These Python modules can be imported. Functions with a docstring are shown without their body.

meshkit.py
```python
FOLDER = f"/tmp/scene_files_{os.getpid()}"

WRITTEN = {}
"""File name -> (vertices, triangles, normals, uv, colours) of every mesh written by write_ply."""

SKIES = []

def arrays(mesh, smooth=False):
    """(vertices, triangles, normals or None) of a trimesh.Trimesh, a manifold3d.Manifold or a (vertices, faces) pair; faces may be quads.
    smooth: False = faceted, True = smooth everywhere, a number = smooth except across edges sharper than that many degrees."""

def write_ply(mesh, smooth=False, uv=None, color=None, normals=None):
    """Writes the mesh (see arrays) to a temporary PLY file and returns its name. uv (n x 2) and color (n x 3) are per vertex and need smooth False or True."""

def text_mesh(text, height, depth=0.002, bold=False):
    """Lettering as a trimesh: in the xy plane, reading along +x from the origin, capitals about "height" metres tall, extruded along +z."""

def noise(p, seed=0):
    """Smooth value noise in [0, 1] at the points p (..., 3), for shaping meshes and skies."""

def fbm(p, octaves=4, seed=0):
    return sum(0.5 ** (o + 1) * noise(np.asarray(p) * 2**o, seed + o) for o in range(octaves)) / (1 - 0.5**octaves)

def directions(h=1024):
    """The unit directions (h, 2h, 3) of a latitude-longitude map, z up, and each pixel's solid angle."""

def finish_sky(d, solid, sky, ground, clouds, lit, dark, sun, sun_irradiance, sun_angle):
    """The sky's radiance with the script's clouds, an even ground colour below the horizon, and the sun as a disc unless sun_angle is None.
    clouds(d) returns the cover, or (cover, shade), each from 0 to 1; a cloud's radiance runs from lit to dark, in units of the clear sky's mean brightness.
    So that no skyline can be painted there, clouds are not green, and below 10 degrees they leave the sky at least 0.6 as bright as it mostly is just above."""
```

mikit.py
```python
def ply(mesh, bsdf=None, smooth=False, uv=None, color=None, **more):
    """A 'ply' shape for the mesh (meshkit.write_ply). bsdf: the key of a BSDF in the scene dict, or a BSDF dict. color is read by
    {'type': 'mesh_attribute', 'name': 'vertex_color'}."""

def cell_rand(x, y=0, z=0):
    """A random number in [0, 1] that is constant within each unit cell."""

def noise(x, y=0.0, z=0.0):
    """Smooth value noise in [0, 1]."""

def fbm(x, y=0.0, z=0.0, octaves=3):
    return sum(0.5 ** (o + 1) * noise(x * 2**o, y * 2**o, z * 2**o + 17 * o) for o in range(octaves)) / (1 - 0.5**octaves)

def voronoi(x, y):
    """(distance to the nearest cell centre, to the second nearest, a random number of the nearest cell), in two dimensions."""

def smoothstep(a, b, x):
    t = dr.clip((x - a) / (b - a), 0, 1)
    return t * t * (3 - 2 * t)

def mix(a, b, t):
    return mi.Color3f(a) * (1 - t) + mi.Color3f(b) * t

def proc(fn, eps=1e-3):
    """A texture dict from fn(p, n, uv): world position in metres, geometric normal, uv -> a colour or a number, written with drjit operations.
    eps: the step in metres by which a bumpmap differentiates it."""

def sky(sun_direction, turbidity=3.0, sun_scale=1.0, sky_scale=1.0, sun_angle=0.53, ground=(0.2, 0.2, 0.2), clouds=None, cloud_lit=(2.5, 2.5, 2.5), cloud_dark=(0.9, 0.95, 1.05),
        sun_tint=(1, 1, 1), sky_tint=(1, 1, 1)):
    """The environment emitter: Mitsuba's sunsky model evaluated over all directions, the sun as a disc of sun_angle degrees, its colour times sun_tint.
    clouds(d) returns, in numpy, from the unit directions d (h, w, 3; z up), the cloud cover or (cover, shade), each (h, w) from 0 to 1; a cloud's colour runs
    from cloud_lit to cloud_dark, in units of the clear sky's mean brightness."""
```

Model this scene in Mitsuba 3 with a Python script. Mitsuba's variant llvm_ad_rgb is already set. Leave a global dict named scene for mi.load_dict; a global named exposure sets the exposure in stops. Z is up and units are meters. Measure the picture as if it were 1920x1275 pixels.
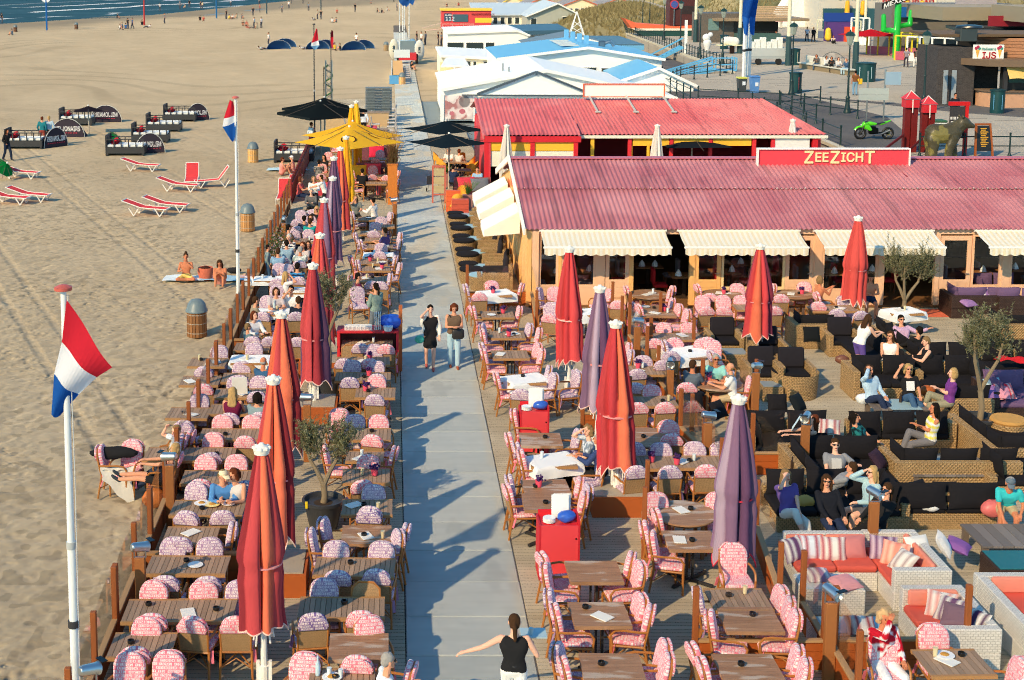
import math,random
import numpy as np,trimesh,manifold3d,drjit as dr,mitsuba as mi,mikit,meshkit
from mikit import proc,noise,fbm,voronoi,cell_rand,smoothstep,mix
T=mi.ScalarTransform4f
R=np.random.default_rng(7)
random.seed(7)
scene,labels={},{}
# ---- camera, sky, exposure
PITCH=math.atan(350/2650)
scene['camera']={'type':'perspective','fov':2*math.degrees(math.atan(960/2650)),'fov_axis':'x','near_clip':0.5,'far_clip':6000.0,'principal_point_offset_x':0.1171875,'principal_point_offset_y':0.2843137,'to_world':T().look_at(origin=[0,0,10.6],target=[0,math.cos(PITCH),10.6-math.sin(PITCH)],up=[0,0,1])}
EL,AZ=math.radians(31),math.radians(38)
scene['sky']=mikit.sky([-math.sin(AZ)*math.cos(EL),-math.cos(AZ)*math.cos(EL),math.sin(EL)],turbidity=3.0,sun_tint=(1.05,1.0,0.88),sky_tint=(0.66,1.06,1.16),sky_scale=1.7)
exposure=1.5
# ---- helpers
def C(r,g,b):
 """sRGB 0..255 -> linear"""
 return tuple(((v/255)/12.92 if v<10.3 else((v/255+0.055)/1.055)**2.4)for v in(r,g,b))
def join(*ms):
 ms=[m for m in(ms[0]if len(ms)==1 and isinstance(ms[0],list)else ms)]
 vs,fs,n=[],[],0
 for v,f in ms:
  vs.append(v);fs.append(np.asarray(f)+n);n+=len(v)
 return np.vstack(vs),np.vstack(fs)
def tri(v,f):
 v,f=np.asarray(v,float),np.asarray(f,int)
 if f.shape[1]==4:
  f=np.vstack([f[:,[0,1,2]],f[:,[0,2,3]]])
 return v,f
_BF=np.array([[0,2,3,1],[4,5,7,6],[0,1,5,4],[2,6,7,3],[0,4,6,2],[1,3,7,5]])
def box(x,y,z,sx,sy,sz,rz=0.0,bev=0.0):
 """box centred at x, y with its bottom at z"""
 if bev:
  h=np.array([sx,sy,sz])/2
  v=[]
  for a in range(3):
   for s in np.ndindex(2,2,2):
    p=h*(np.array(s)*2-1);q=p*1.0
    for k in range(3):
     if k!=a:q[k]-=math.copysign(bev,q[k])
    v.append(q)
  m=manifold3d.Manifold.hull_points(np.array(v)).to_mesh()
  v,f=np.array(m.vert_properties[:,:3],float),np.array(m.tri_verts)
 else:
  v=np.array([[a,b,c]for a in(-.5,.5)for b in(-.5,.5)for c in(-.5,.5)])*[sx,sy,sz]
  v,f=tri(v,np.array([[0,1,3,2],[4,6,7,5],[0,4,5,1],[2,3,7,6],[0,2,6,4],[1,5,7,3]]))
 return xf((v,f),(x,y,z+sz/2),rz)
def xf(m,t=(0,0,0),rz=0.0,rx=0.0,ry=0.0,s=1.0):
 if hasattr(m,'to_mesh'):q=m.to_mesh();m=(q.vert_properties[:,:3],np.array(q.tri_verts))
 v=np.asarray(m[0],float)*s
 for ang,(i,j)in((rx,(1,2)),(ry,(2,0)),(rz,(0,1))):
  if ang:
   c,n=math.cos(ang),math.sin(ang)
   a,b=v[:,i].copy(),v[:,j].copy()
   v=v.copy();v[:,i],v[:,j]=c*a-n*b,n*a+c*b
 return v+np.asarray(t,float),m[1]
def tube(p,r,n=8,caps=True):
 p=np.asarray(p,float);r=np.broadcast_to(np.asarray(r,float),(len(p),))
 t=np.gradient(p,axis=0);t/=np.linalg.norm(t,axis=1,keepdims=True)+1e-12
 a=np.cross(t[0],[0,0,1.]if abs(t[0,2])<.9 else[1.,0,0]);out=[]
 for k in range(len(p)):
  a=a-t[k]*(a@t[k]);a/=np.linalg.norm(a)+1e-12
  b=np.cross(t[k],a);w=np.arange(n)*2*np.pi/n
  out.append(p[k]+r[k]*(np.cos(w)[:,None]*a+np.sin(w)[:,None]*b))
 v=np.vstack(out);f=[]
 for k in range(len(p)-1):
  for i in range(n):
   j=(i+1)%n;f.append([k*n+i,k*n+j,(k+1)*n+j,(k+1)*n+i])
 f=tri(v,f)[1]
 if caps:
  c0,c1=len(v),len(v)+1
  v=np.vstack([v,p[0],p[-1]]);m=(len(p)-1)*n
  f=np.vstack([f,[[c0,(i+1)%n,i]for i in range(n)],[[c1,m+i,m+(i+1)%n]for i in range(n)]])
 return v,f
def bar(a,b,w,h=None):
 """square bar between two points, w wide and h high"""
 a,b=np.asarray(a,float),np.asarray(b,float);h=h or w
 t=(b-a)/np.linalg.norm(b-a);u=np.cross(t,[0,0,1.]if abs(t[2])<.95 else[0,1.,0]);u/=np.linalg.norm(u);n=np.cross(u,t)
 v=[p+u*i*w/2+n*j*h/2 for p in(a,b)for i in(-1,1)for j in(-1,1)]
 return tri(v,[[0,1,3,2],[4,6,7,5],[0,4,5,1],[2,3,7,6],[0,2,6,4],[1,5,7,3]])
def lathe(prof,n=16,c=(0,0,0)):
 prof=np.asarray(prof,float);w=np.arange(n)*2*np.pi/n
 v=np.vstack([np.stack([r*np.cos(w),r*np.sin(w),np.full(n,z)],1)for r,z in prof]);f=[]
 for k in range(len(prof)-1):
  for i in range(n):
   j=(i+1)%n;f.append([k*n+i,k*n+j,(k+1)*n+j,(k+1)*n+i])
 f=tri(v,f)[1];q=len(v);m=(len(prof)-1)*n
 v=np.vstack([v,[0,0,prof[0][1]],[0,0,prof[-1][1]]])
 f=np.vstack([f,[[q,(i+1)%n,i]for i in range(n)],[[q+1,m+i,m+(i+1)%n]for i in range(n)]])
 return v+np.asarray(c,float),f
def ball(c,r,n=10):
 a=np.linspace(-np.pi/2,np.pi/2,n//2+1)[1:-1]
 r=np.broadcast_to(r,(3,))
 m=lathe([(1e-4,-1)]+[(math.cos(t),math.sin(t))for t in a]+[(1e-4,1)],n)
 return m[0]*r+np.asarray(c,float),m[1]
def grid(fn,nu,nv,closed=False):
 """sheet of fn(u, v) -> point, u and v in 0..1"""
 u,v=np.meshgrid(np.linspace(0,1,nu),np.linspace(0,1,nv),indexing='ij')
 p=np.stack(np.broadcast_arrays(*fn(u,v)),-1).reshape(-1,3);f=[]
 i,j=np.meshgrid(np.arange(nu-1),np.arange(nv-1),indexing='ij');i,j=i.ravel(),j.ravel()
 return tri(p,np.stack([i*nv+j,(i+1)*nv+j,(i+1)*nv+j+1,i*nv+j+1],1))
def prism(poly,depth,plane='xz',at=0.0):
 """polygon (list or shapely) pushed `depth` along the axis its plane lacks, starting at `at`"""
 from shapely.geometry import Polygon
 g=poly if hasattr(poly,'exterior')else Polygon(poly)
 m=trimesh.creation.extrude_polygon(g,depth,engine='earcut');v,f=np.array(m.vertices),np.array(m.faces)
 if plane=='xz':v=np.stack([v[:,0],at+v[:,2],v[:,1]],1);f=f[:,::-1]
 elif plane=='yz':v=np.stack([at+v[:,2],v[:,0],v[:,1]],1)
 else:v=v+[0,0,at]
 return v,f
def pillow(w,h,t,n=8,sq=2.5):
 """cushion lying in the xy plane, t thick"""
 a=np.linspace(-1,1,n+1);x,y=np.meshgrid(a,a,indexing='ij')
 z=((1-np.abs(x)**sq)*(1-np.abs(y)**sq))**.45*t/2
 px=x*w/2*(1-.06*(1-y**2)*np.abs(x));py=y*h/2*(1-.06*(1-x**2)*np.abs(y))
 m=n+1;i,j=np.meshgrid(np.arange(n),np.arange(n),indexing='ij');i,j=i.ravel(),j.ravel()
 q=np.stack([i*m+j,(i+1)*m+j,(i+1)*m+j+1,i*m+j+1],1)
 up=np.stack([px,py,z],-1).reshape(-1,3);dn=np.stack([px,py,-z],-1).reshape(-1,3)
 return join(tri(up,q),tri(dn,q[:,::-1]))
def slab(w,d,h,r,n=4):
 """rounded cushion block, centred at the origin in x and y, bottom at z 0"""
 return box(0,0,0,w,d,h,bev=r)
def S(mesh,color=(.5,.5,.5),mat='matte',smooth=35,uv=None,jitter=0.0,**kw):
 if hasattr(mesh,'to_mesh'):
  m=mesh.to_mesh();mesh=(np.array(m.vert_properties[:,:3]),np.array(m.tri_verts))
 v,f=np.asarray(mesh[0],float),np.asarray(mesh[1],int)
 if uv is None and smooth not in(True,False):
  v,f,_=meshkit.arrays((v,f),smooth)
 if mat in PLAIN:return mikit.ply((v,f),mat,smooth=bool(smooth),uv=uv,**kw)
 if mat in PACKED and np.ndim(color)==1:return mikit.ply((v,f),mat,smooth=bool(smooth),uv=pack(color,len(v)),**kw)
 col=np.broadcast_to(np.asarray(color,float),(len(v),3))if np.ndim(color)==1 else np.asarray(color,float)
 return mikit.ply((v,f),mat+'_v' if mat in PACKED else mat,smooth=bool(smooth),uv=uv,color=col,**kw)
PACKED=('matte','satin','gloss','metal','cloth','paint','wood')
PLAIN=('cane','cane_y','tablewood','wicker_tan','wicker_white','wicker_dark','awning_mat','poster_mat','sand_mat','sea_mat','concrete','deck_mat','paving','tarmac','dune_mat','dark_brick','glass','roof_near','roof_red')
def pack(c,n):
 """one plain colour as a uv pair, so that Mitsuba can join the meshes of a material"""
 q=np.round(np.sqrt(np.clip(np.asarray(c,float),0,1))*1023)
 return np.tile([q[0]*1024+q[1],q[2]],(n,1))
def _unpack(p,n,uv):
 a=dr.floor(uv.x+.5);r=dr.floor(a/1024);g=a-r*1024
 return dr.square(mi.Color3f(r,g,dr.floor(uv.y+.5))/1023.0)
_n={}
def numbered(name):
 k=_n.get(name,-1)+1;_n[name]=k
 return name if k==0 else f'{name}_{k:03d}'
def tag(key,label,cat=None,group=None,kind=None):
 d={'label':label}
 if cat:d['category']=cat
 if group:d['group']=group
 if kind:d['kind']=kind
 labels[key]=d
def thing(name,label,cat,group=None,kind=None):
 k=numbered(name);tag(k,label,cat,group,kind);return k
def part(parent,sub,mesh,color=(.5,.5,.5),mat='matte',smooth=35,label=None,uv=None,kind=None):
 k=numbered(parent+'__'+sub);scene[k]=S(mesh,color,mat,smooth,uv)
 if label:labels[k]={'label':label}
 if kind:labels.setdefault(k,{})['kind']=kind
 return k
def solo(name,label,cat,mesh,color=(.5,.5,.5),mat='matte',smooth=35,group=None,kind=None,uv=None):
 k=numbered(name);scene[k]=S(mesh,color,mat,smooth,uv);tag(k,label,cat,group,kind);return k
def struct(name,mesh,color=(.5,.5,.5),mat='matte',smooth=35,label=None,uv=None):
 k=numbered(name);scene[k]=S(mesh,color,mat,smooth,uv);labels[k]={'kind':'structure','label':label or name.replace('_',' ')}
 return k
def proto(gid,parts):
 """a shapegroup; parts = [(sub, mesh, color, mat, smooth, uv)]"""
 g,cnt={'type':'shapegroup'},{}
 for p in parts:
  p=tuple(p)+((.5,.5,.5),'matte',35,None)[len(p)-2:]
  k=cnt.get(p[0],-1)+1;cnt[p[0]]=k
  g[p[0]if k==0 else f'{p[0]}_{k:03d}']=S(p[1],p[2],p[3],p[4],p[5])
 scene[gid]=g
def put(gid,name,label,cat,x,y,z=0.0,rz=0.0,group=None,s=1.0,kind=None,tilt=0.0):
 k=numbered(name)
 t=T().translate([x,y,z]).rotate([0,0,1],math.degrees(rz))
 if tilt:t=t.rotate([1,0,0],math.degrees(tilt))
 scene[k]={'type':'instance','group':{'type':'ref','id':gid},'to_world':t.scale(s if np.ndim(s)else[s,s,s])}
 tag(k,label,cat,group,kind);return k
def putpart(parent,sub,gid,x,y,z=0.0,rz=0.0,s=(1,1,1)):
 k=numbered(parent+'__'+sub)
 scene[k]={'type':'instance','group':{'type':'ref','id':gid},'to_world':T().translate([x,y,z]).rotate([0,0,1],math.degrees(rz)).scale(list(s))}
 return k
# ---- materials
VC={'type':'mesh_attribute','name':'vertex_color'}
def pr(color=VC,rough=.8,spec=.25,**kw):
 col=color if isinstance(color,dict)else{'type':'rgb','value':list(color)}
 return{'type':'principled','base_color':col,'roughness':rough,'specular':spec,**kw}
def two(b):return{'type':'twosided','bsdf':b}
def bump(fn,b,scale=1.0,eps=2e-3):return{'type':'bumpmap','tex':proc(fn,eps),'bsdf':b,'scale':scale}
M=scene
PC=proc(_unpack)
M['leaf']={'type':'principledthin','base_color':VC,'roughness':.55,'diff_trans':.7,'spec_trans':0.0}
M['flagcloth']={'type':'principledthin','base_color':VC,'roughness':.8,'diff_trans':.5,'spec_trans':0.0}
M['glass']={'type':'thindielectric','int_ior':1.5}
def _fab(p,n,uv):return .004*fbm(p.x*26,p.y*26,p.z*19,octaves=2)
def _paint(p,n,uv):return .0015*fbm(p.x*9,p.y*9,p.z*9,octaves=3)
def _grain(p,n,uv):return .0022*fbm(p.x*7+p.y*60,p.y*7+p.x*55,p.z*30,octaves=2)
for _s,_c in(('',PC),('_v',VC)):
 M['matte'+_s]=two(pr(_c,rough=.9,spec=.15))
 M['satin'+_s]=two(pr(_c,rough=.42,spec=.45))
 M['gloss'+_s]=two(pr(_c,rough=.18,spec=.5))
 M['metal'+_s]=two(pr(_c,rough=.35,metallic=1.0))
 M['cloth'+_s]=two(bump(_fab,pr(_c,rough=.95,spec=.1,sheen=.25),eps=4e-3))
 M['paint'+_s]=two(bump(_paint,pr(_c,rough=.5,spec=.4),eps=6e-3))
 M['wood'+_s]=two(bump(_grain,pr(_c,rough=.62,spec=.3),eps=3e-3))
# ---- sand, sea, path, decks, promenade, dune
SH_Y=np.array([-200.,200,228,262,279,320,372,600,1500]);SH_X=np.array([-230.,-80,-65,-48,-27,-18,-8,22,90])
def shore(x,y):return np.interp(y,SH_Y,SH_X)-x
def sand_z(x,y):
 d=shore(x,y)
 pt=np.stack([x,y,x*0],-1)
 z=-.07-.011*np.clip(d+3*(meshkit.fbm(pt/22.,2)-.5),0,None)+.26*np.exp(-((d-17)/4.5)**2)*np.clip((y-262)/18,0,1)
 near=np.clip((78-y)/40,0,1)*np.clip((-x-2.6)/.6,0,1)
 a=meshkit.noise(pt/[.24,.22,1],3);b=meshkit.noise(pt/[.17,.14,1],5);c=meshkit.fbm(pt/1.6,3,9)
 z=z+near*(-.04*np.clip((a-.55)/.25,0,1)-.02*(b-.5)+.05*(c-.5))
 under=(x>-4.25)&(y<108)
 return np.where(under,np.minimum(z,-.22),z)
def _knots(*segs):
 return np.unique(np.concatenate([np.linspace(a,b,int(n))for a,b,n in segs]))
_x=_knots((-900,-80,24),(-80,-16,60),(-16,-4,118),(-4,60,18),(60,900,12))
_y=_knots((8,60,440),(60,100,130),(100,260,90),(260,420,60),(420,3000,24))
_X,_Y=np.meshgrid(_x,_y,indexing='ij')
_m=grid(lambda u,v:(_X,_Y,sand_z(_X,_Y)),len(_x),len(_y))
def _sand_col(p,n,uv):
 d=(-(p.x+65)+(p.y-228)*.42)
 big=fbm(p.x*.11,p.y*.07,octaves=3);fine=fbm(p.x*2.3,p.y*2.3,octaves=3);mid=fbm(p.x*.8,p.y*.5,3.0,octaves=2)
 col=mix((.35,.275,.18),(.52,.42,.285),.50*big+.25*fine+.25*mid)
 dent_shade=.8*smoothstep(.60,.74,noise(p.x*4.6,p.y*4.6,7.0))*(.4+.6*smoothstep(.4,.6,fbm(p.x*.3,p.y*.2,6.0,octaves=2)))*(1-smoothstep(60.,120.,p.y))  # shade of the footprint dents, painted as darker sand colour
 col=col*(1-.30*dent_shade)
 ar=dr.sqrt(dr.square(p.x+20)+dr.square((p.y-150)*.8));trk=.6*smoothstep(.85,1.0,dr.abs(dr.sin(ar*.55+9*noise(p.x*.07,p.y*.05))))*smoothstep(.45,.6,noise(p.x*.06,p.y*.045,2.0))*smoothstep(80.,110.,p.y)
 col=col*(1-.25*trk)
 wet=smoothstep(-14,2,d+9*noise(p.x*.05,p.y*.05))
 return mix(col,(.19,.165,.13),.75*wet)
def _sand_h(p,n,uv):
 wx,wy=p.x+.12*noise(p.x*2.5,p.y*2.5,9.0),p.y+.12*noise(p.x*2.5,p.y*2.5,13.0)
 d,_,k=voronoi(wx/.27,wy/.25);e,_,q=voronoi(wx/.15+7,wy/.14)
 am=.25+.75*smoothstep(.38,.58,fbm(p.x*.28+.25*p.y,p.y*.16-.1*p.x,6.0,octaves=3));tr=p.x+.42*p.y;rut=(smoothstep(.985,1.,dr.sin(tr*1.1))+smoothstep(.985,1.,dr.sin(tr*1.1+1.1)))*smoothstep(.5,.6,noise(p.x*.08,p.y*.05,3.0))
 return-.04*rut-am*.055*(1-smoothstep(.08,.42,d))*smoothstep(.25,.5,k)-am*.025*(1-smoothstep(.05,.4,e))*smoothstep(.4,.6,q)+.02*noise(p.x*9,p.y*9,4.0)+.03*fbm(p.x*.9,p.y*.9,1.0,octaves=2)
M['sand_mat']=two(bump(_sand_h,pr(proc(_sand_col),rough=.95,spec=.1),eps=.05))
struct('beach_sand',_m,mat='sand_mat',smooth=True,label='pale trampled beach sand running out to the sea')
def _sea_col(p,n,uv):
 d=-(p.x+65)+(p.y-228)*.42
 w=noise(p.x*.035,p.y*.05)*10
 lines=smoothstep(.80,.97,dr.sin((d+w)*.33))*smoothstep(.35,.62,fbm(p.x*.22,p.y*.06,octaves=3))*smoothstep(2.,8.,d)*(1-smoothstep(50.,90.,d))
 edge=(1-smoothstep(0.,3.5,d+2.5*noise(p.x*.2,p.y*.2)))*.25
 return mix(mix((.010,.048,.062),(.035,.09,.108),fbm(p.x*.05,p.y*.11,octaves=3)),(.8,.82,.8),dr.minimum(lines+edge,1))
M['sea_mat']=two(bump(lambda p,n,uv:.12*noise(p.x*.5,p.y*.9)+.06*noise(p.x*1.4,p.y*2.2),pr(proc(_sea_col),rough=.5,spec=.12),eps=.1))
struct('sea',tri([[-3000,60,-.16],[200,60,-.16],[200,4000,-.16],[-3000,4000,-.16]],[[0,1,2,3]]),mat='sea_mat',smooth=False,label='grey blue sea with low breaking waves')
def _conc(p,n,uv):
 k=cell_rand(dr.floor((p.y-14.0)/1.3),3.0);g=fbm(p.x*1.3,p.y*9.,octaves=3);s=fbm(p.x*4,p.y*4,2.0,octaves=3)
 col=mix((.36,.395,.385),(.52,.555,.535),.45*k+.35*g+.20*s)
 col=col*(1-.10*smoothstep(.60,.72,fbm(p.x*1.7,p.y*1.1,12.0,octaves=3)))
 sandy=dr.maximum(smoothstep(.56,.72,fbm(p.x*.9,p.y*.35,5.0,octaves=3))*smoothstep(28,60,p.y),smoothstep(.75,.95,dr.abs(p.x-1.2))*smoothstep(.45,.65,fbm(p.x*2,p.y*.5,15.0,octaves=2))*.6)
 return mix(col,(.52,.44,.31),.6*sandy)
M['concrete']=two(bump(lambda p,n,uv:.004*fbm(p.x*6,p.y*22,octaves=2),pr(proc(_conc),rough=.85,spec=.2),eps=.01))
struct('beach_path',box(1.21,122,-.25,1.99,220,.24),(.12,.11,.1),label='concrete slab path through the beach terraces')
scene['g_slab']={'type':'shapegroup','s':S(box(0,0,0,1.96,1.285,.05,bev=.012),(.4,.4,.4),'concrete',False)}
for i in range(150):
 r=random.Random(i)
 k=numbered('beach_path__paving_slab')
 scene[k]={'type':'instance','group':{'type':'ref','id':'g_slab'},'to_world':T().translate([1.205+r.uniform(-.008,.008),14.65+1.3*i,-.045+r.uniform(0,.006)])}
def board_col(tones,pitch,along):
 def f(p,n,uv):
  q,w=(p.y,p.x)if along=='x' else(p.x,p.y)
  k=dr.floor(q/pitch);r=cell_rand(k,dr.floor(w/2.4+.37*k),5.0)
  e=dr.abs(q/pitch-k-.5)
  gap=smoothstep(.42,.5,e)
  g=fbm(w*1.6,q*28,octaves=3);st=fbm(p.x*.7,p.y*.7,8.0,octaves=3)
  col=mix(mix(tones[0],tones[1],.45*r+.55*g),tones[2],.55*smoothstep(.45,.7,st))
  return mix(col,(.03,.027,.022),.85*gap)
 return f
def board_h(pitch,along):
 def f(p,n,uv):
  q=p.y if along=='x' else p.x
  e=dr.abs(q/pitch-dr.floor(q/pitch)-.5)
  return-.02*smoothstep(.40,.5,e)
 return f
M['deck_mat']=two(bump(board_h(.118,'x'),pr(proc(board_col([(.34,.285,.20),(.52,.445,.325),(.60,.53,.41)],.118,'x')),rough=.8,spec=.2),eps=.006))
def deck(x0,y0,x1,y1,label,z=0.0):
 k=struct('deck',box((x0+x1)/2,(y0+y1)/2,-.2,x1-x0,y1-y0,.2+z),mat='deck_mat',smooth=False,label=label)
deck(-4.36,12,.205,108,'weathered board deck between the sand and the path',.008)
deck(2.205,12,42,42.55,'pale board deck in front of the striped awnings',.008)
deck(2.205,42.56,4.6,90,'narrow board deck beside the path and the side blinds',.004)
deck(4.6,54.2,24,65.0,'board deck in front of the red and yellow pavilion',.004)
def _prom(p,n,uv):
 g=fbm(p.x*.25,p.y*.25,octaves=3);f=fbm(p.x*2.5,p.y*2.5,3.0,octaves=2)
 cx,cy=p.x/.6,p.y/.6
 gap=dr.maximum(smoothstep(.46,.5,dr.abs(cx-dr.floor(cx)-.5)),smoothstep(.46,.5,dr.abs(cy-dr.floor(cy)-.5)))
 slot=smoothstep(.86,.9,cell_rand(dr.floor(p.x/2.2),dr.floor(p.y/1.1),2.0))*(1-smoothstep(.10,.16,dr.abs(p.y/1.1-dr.floor(p.y/1.1)-.5)))
 return mix(mix((.30,.27,.225),(.40,.365,.31),.6*g+.4*f),(.11,.10,.09),dr.maximum(.25*gap,.7*slot))
M['paving']=two(pr(proc(_prom),rough=.85,spec=.2))
def _tar(p,n,uv):return mix((.075,.075,.08),(.115,.112,.115),fbm(p.x*.7,p.y*.7,octaves=3))
M['tarmac']=two(bump(lambda p,n,uv:.004*noise(p.x*30,p.y*30),pr(proc(_tar),rough=.9,spec=.2),eps=.01))
from shapely.geometry import Polygon
PROM=[(22.2,69.2),(24.6,66.6),(60,66.6),(60,20),(300,20),(300,900),(120,900),(46,300),(34,225),(29.9,180),(28.3,137),(28.3,117),(22.3,115),(19.3,109),(19.3,90.5),(22.2,88)]
struct('promenade',prism(PROM,1.55,'xy',-.25),mat='paving',smooth=False,label='sand coloured paved promenade above the beach')
struct('tarmac_ramp',prism([(19.5,90.7),(22.4,88.2),(22.4,70.2),(26.3,69.0),(29.6,84),(28.4,97),(25.6,101.0),(19.5,101.2)],.004,'xy',1.302),mat='tarmac',smooth=False,label='dark tarmac slope down from the promenade')
struct('kiosk_apron',prism([(28.2,97.4),(33.8,88.0),(35.1,86.0),(43.5,78.5),(60,80.5),(60,100),(37,100),(33.6,91.5)],.004,'xy',1.302),mat='tarmac',smooth=False,label='dark paving round the ice cream kiosk')
struct('promenade_kerb',join(box(23.4,67.9,1.3,.001,.001,.001),bar((22.25,69.2,1.34),(24.65,66.6,1.34),.35,.16),bar((22.25,69.2,1.34),(22.25,88,1.34),.35,.16),bar((22.2,88.0,1.34),(19.3,90.5,1.34),.35,.16),bar((28.3,117,1.34),(29.9,180,1.34),.35,.16)),C(200,190,165),'paint',label='pale stone kerb along the promenade edge')
struct('slope_path',prism([(18.7,112),(28.2,118),(28.2,150),(24.5,150)],.3,'xy',.4),mat='tarmac',smooth=False,label='dark cobbled slope below the promenade railing')
def _dune(p,n,uv):
 a=fbm(p.x*.35,p.y*.18,octaves=3);b=noise(p.x*2.4,p.y*.5,p.z*1.5)
 return mix(mix((.20,.17,.085),(.40,.33,.18),.55*a+.45*b),(.10,.115,.05),.6*smoothstep(.5,.66,fbm(p.x*.13,p.y*.1,4.0,octaves=3)))
M['dune_mat']=two(bump(lambda p,n,uv:.5*noise(p.x*1.3,p.y*.5,p.z),pr(proc(_dune),rough=.95,spec=.1),eps=.06))
def dune_z(x,y):
 pt=np.stack([x,y,0*x],-1)
 t=1.3*np.exp(-(((x-33)/8.5)**4+((y-208)/27)**4))+5.2*np.clip((x-47-(y-200)*.06)/9,0,1)**1.2*np.clip((y-196)/22,0,1)*np.clip((430-y)/60,0,1)*np.clip((150-x)/40,0,1)
 t2=3.1*np.exp(-(((x-35)/9.5)**2+((y-206)/26)**2))
 return-.4+t+t2+.9*(meshkit.fbm(pt/7.,3,4)-.5)*np.clip(t+t2,0,1)
struct('dune',grid(lambda u,v:(22+150*u**1.6,170+270*v,dune_z(22+150*u**1.6,170+270*v)),90,110),mat='dune_mat',smooth=True,label='dune covered in dry beach grass behind the pavilions')
_v,_c=[],[]
_r=np.random.default_rng(3)
for _ in range(9000):
 x,y=(_r.normal(35,7),_r.normal(203,18))if _r.random()<.6 else(_r.uniform(50,110),_r.uniform(205,300))
 z=float(dune_z(np.array(x),np.array(y)))
 if z<.5:continue
 h,l=_r.uniform(.35,.8),_r.normal(0,.25);w=_r.uniform(.1,.22)
 _v+=[[x-w,y,z-.1],[x+w,y,z-.1],[x+l,y+.1,z+h]];_c+=[np.array([.36,.29,.14])*_r.uniform(.55,1.25)]*3
_v,_c=np.array(_v),np.array(_c)
k=numbered('dune_grass');scene[k]=mikit.ply((_v,np.arange(len(_v)).reshape(-1,3)),'leaf',color=_c);tag(k,'dry straw coloured dune grass','grass',kind='stuff')
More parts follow.
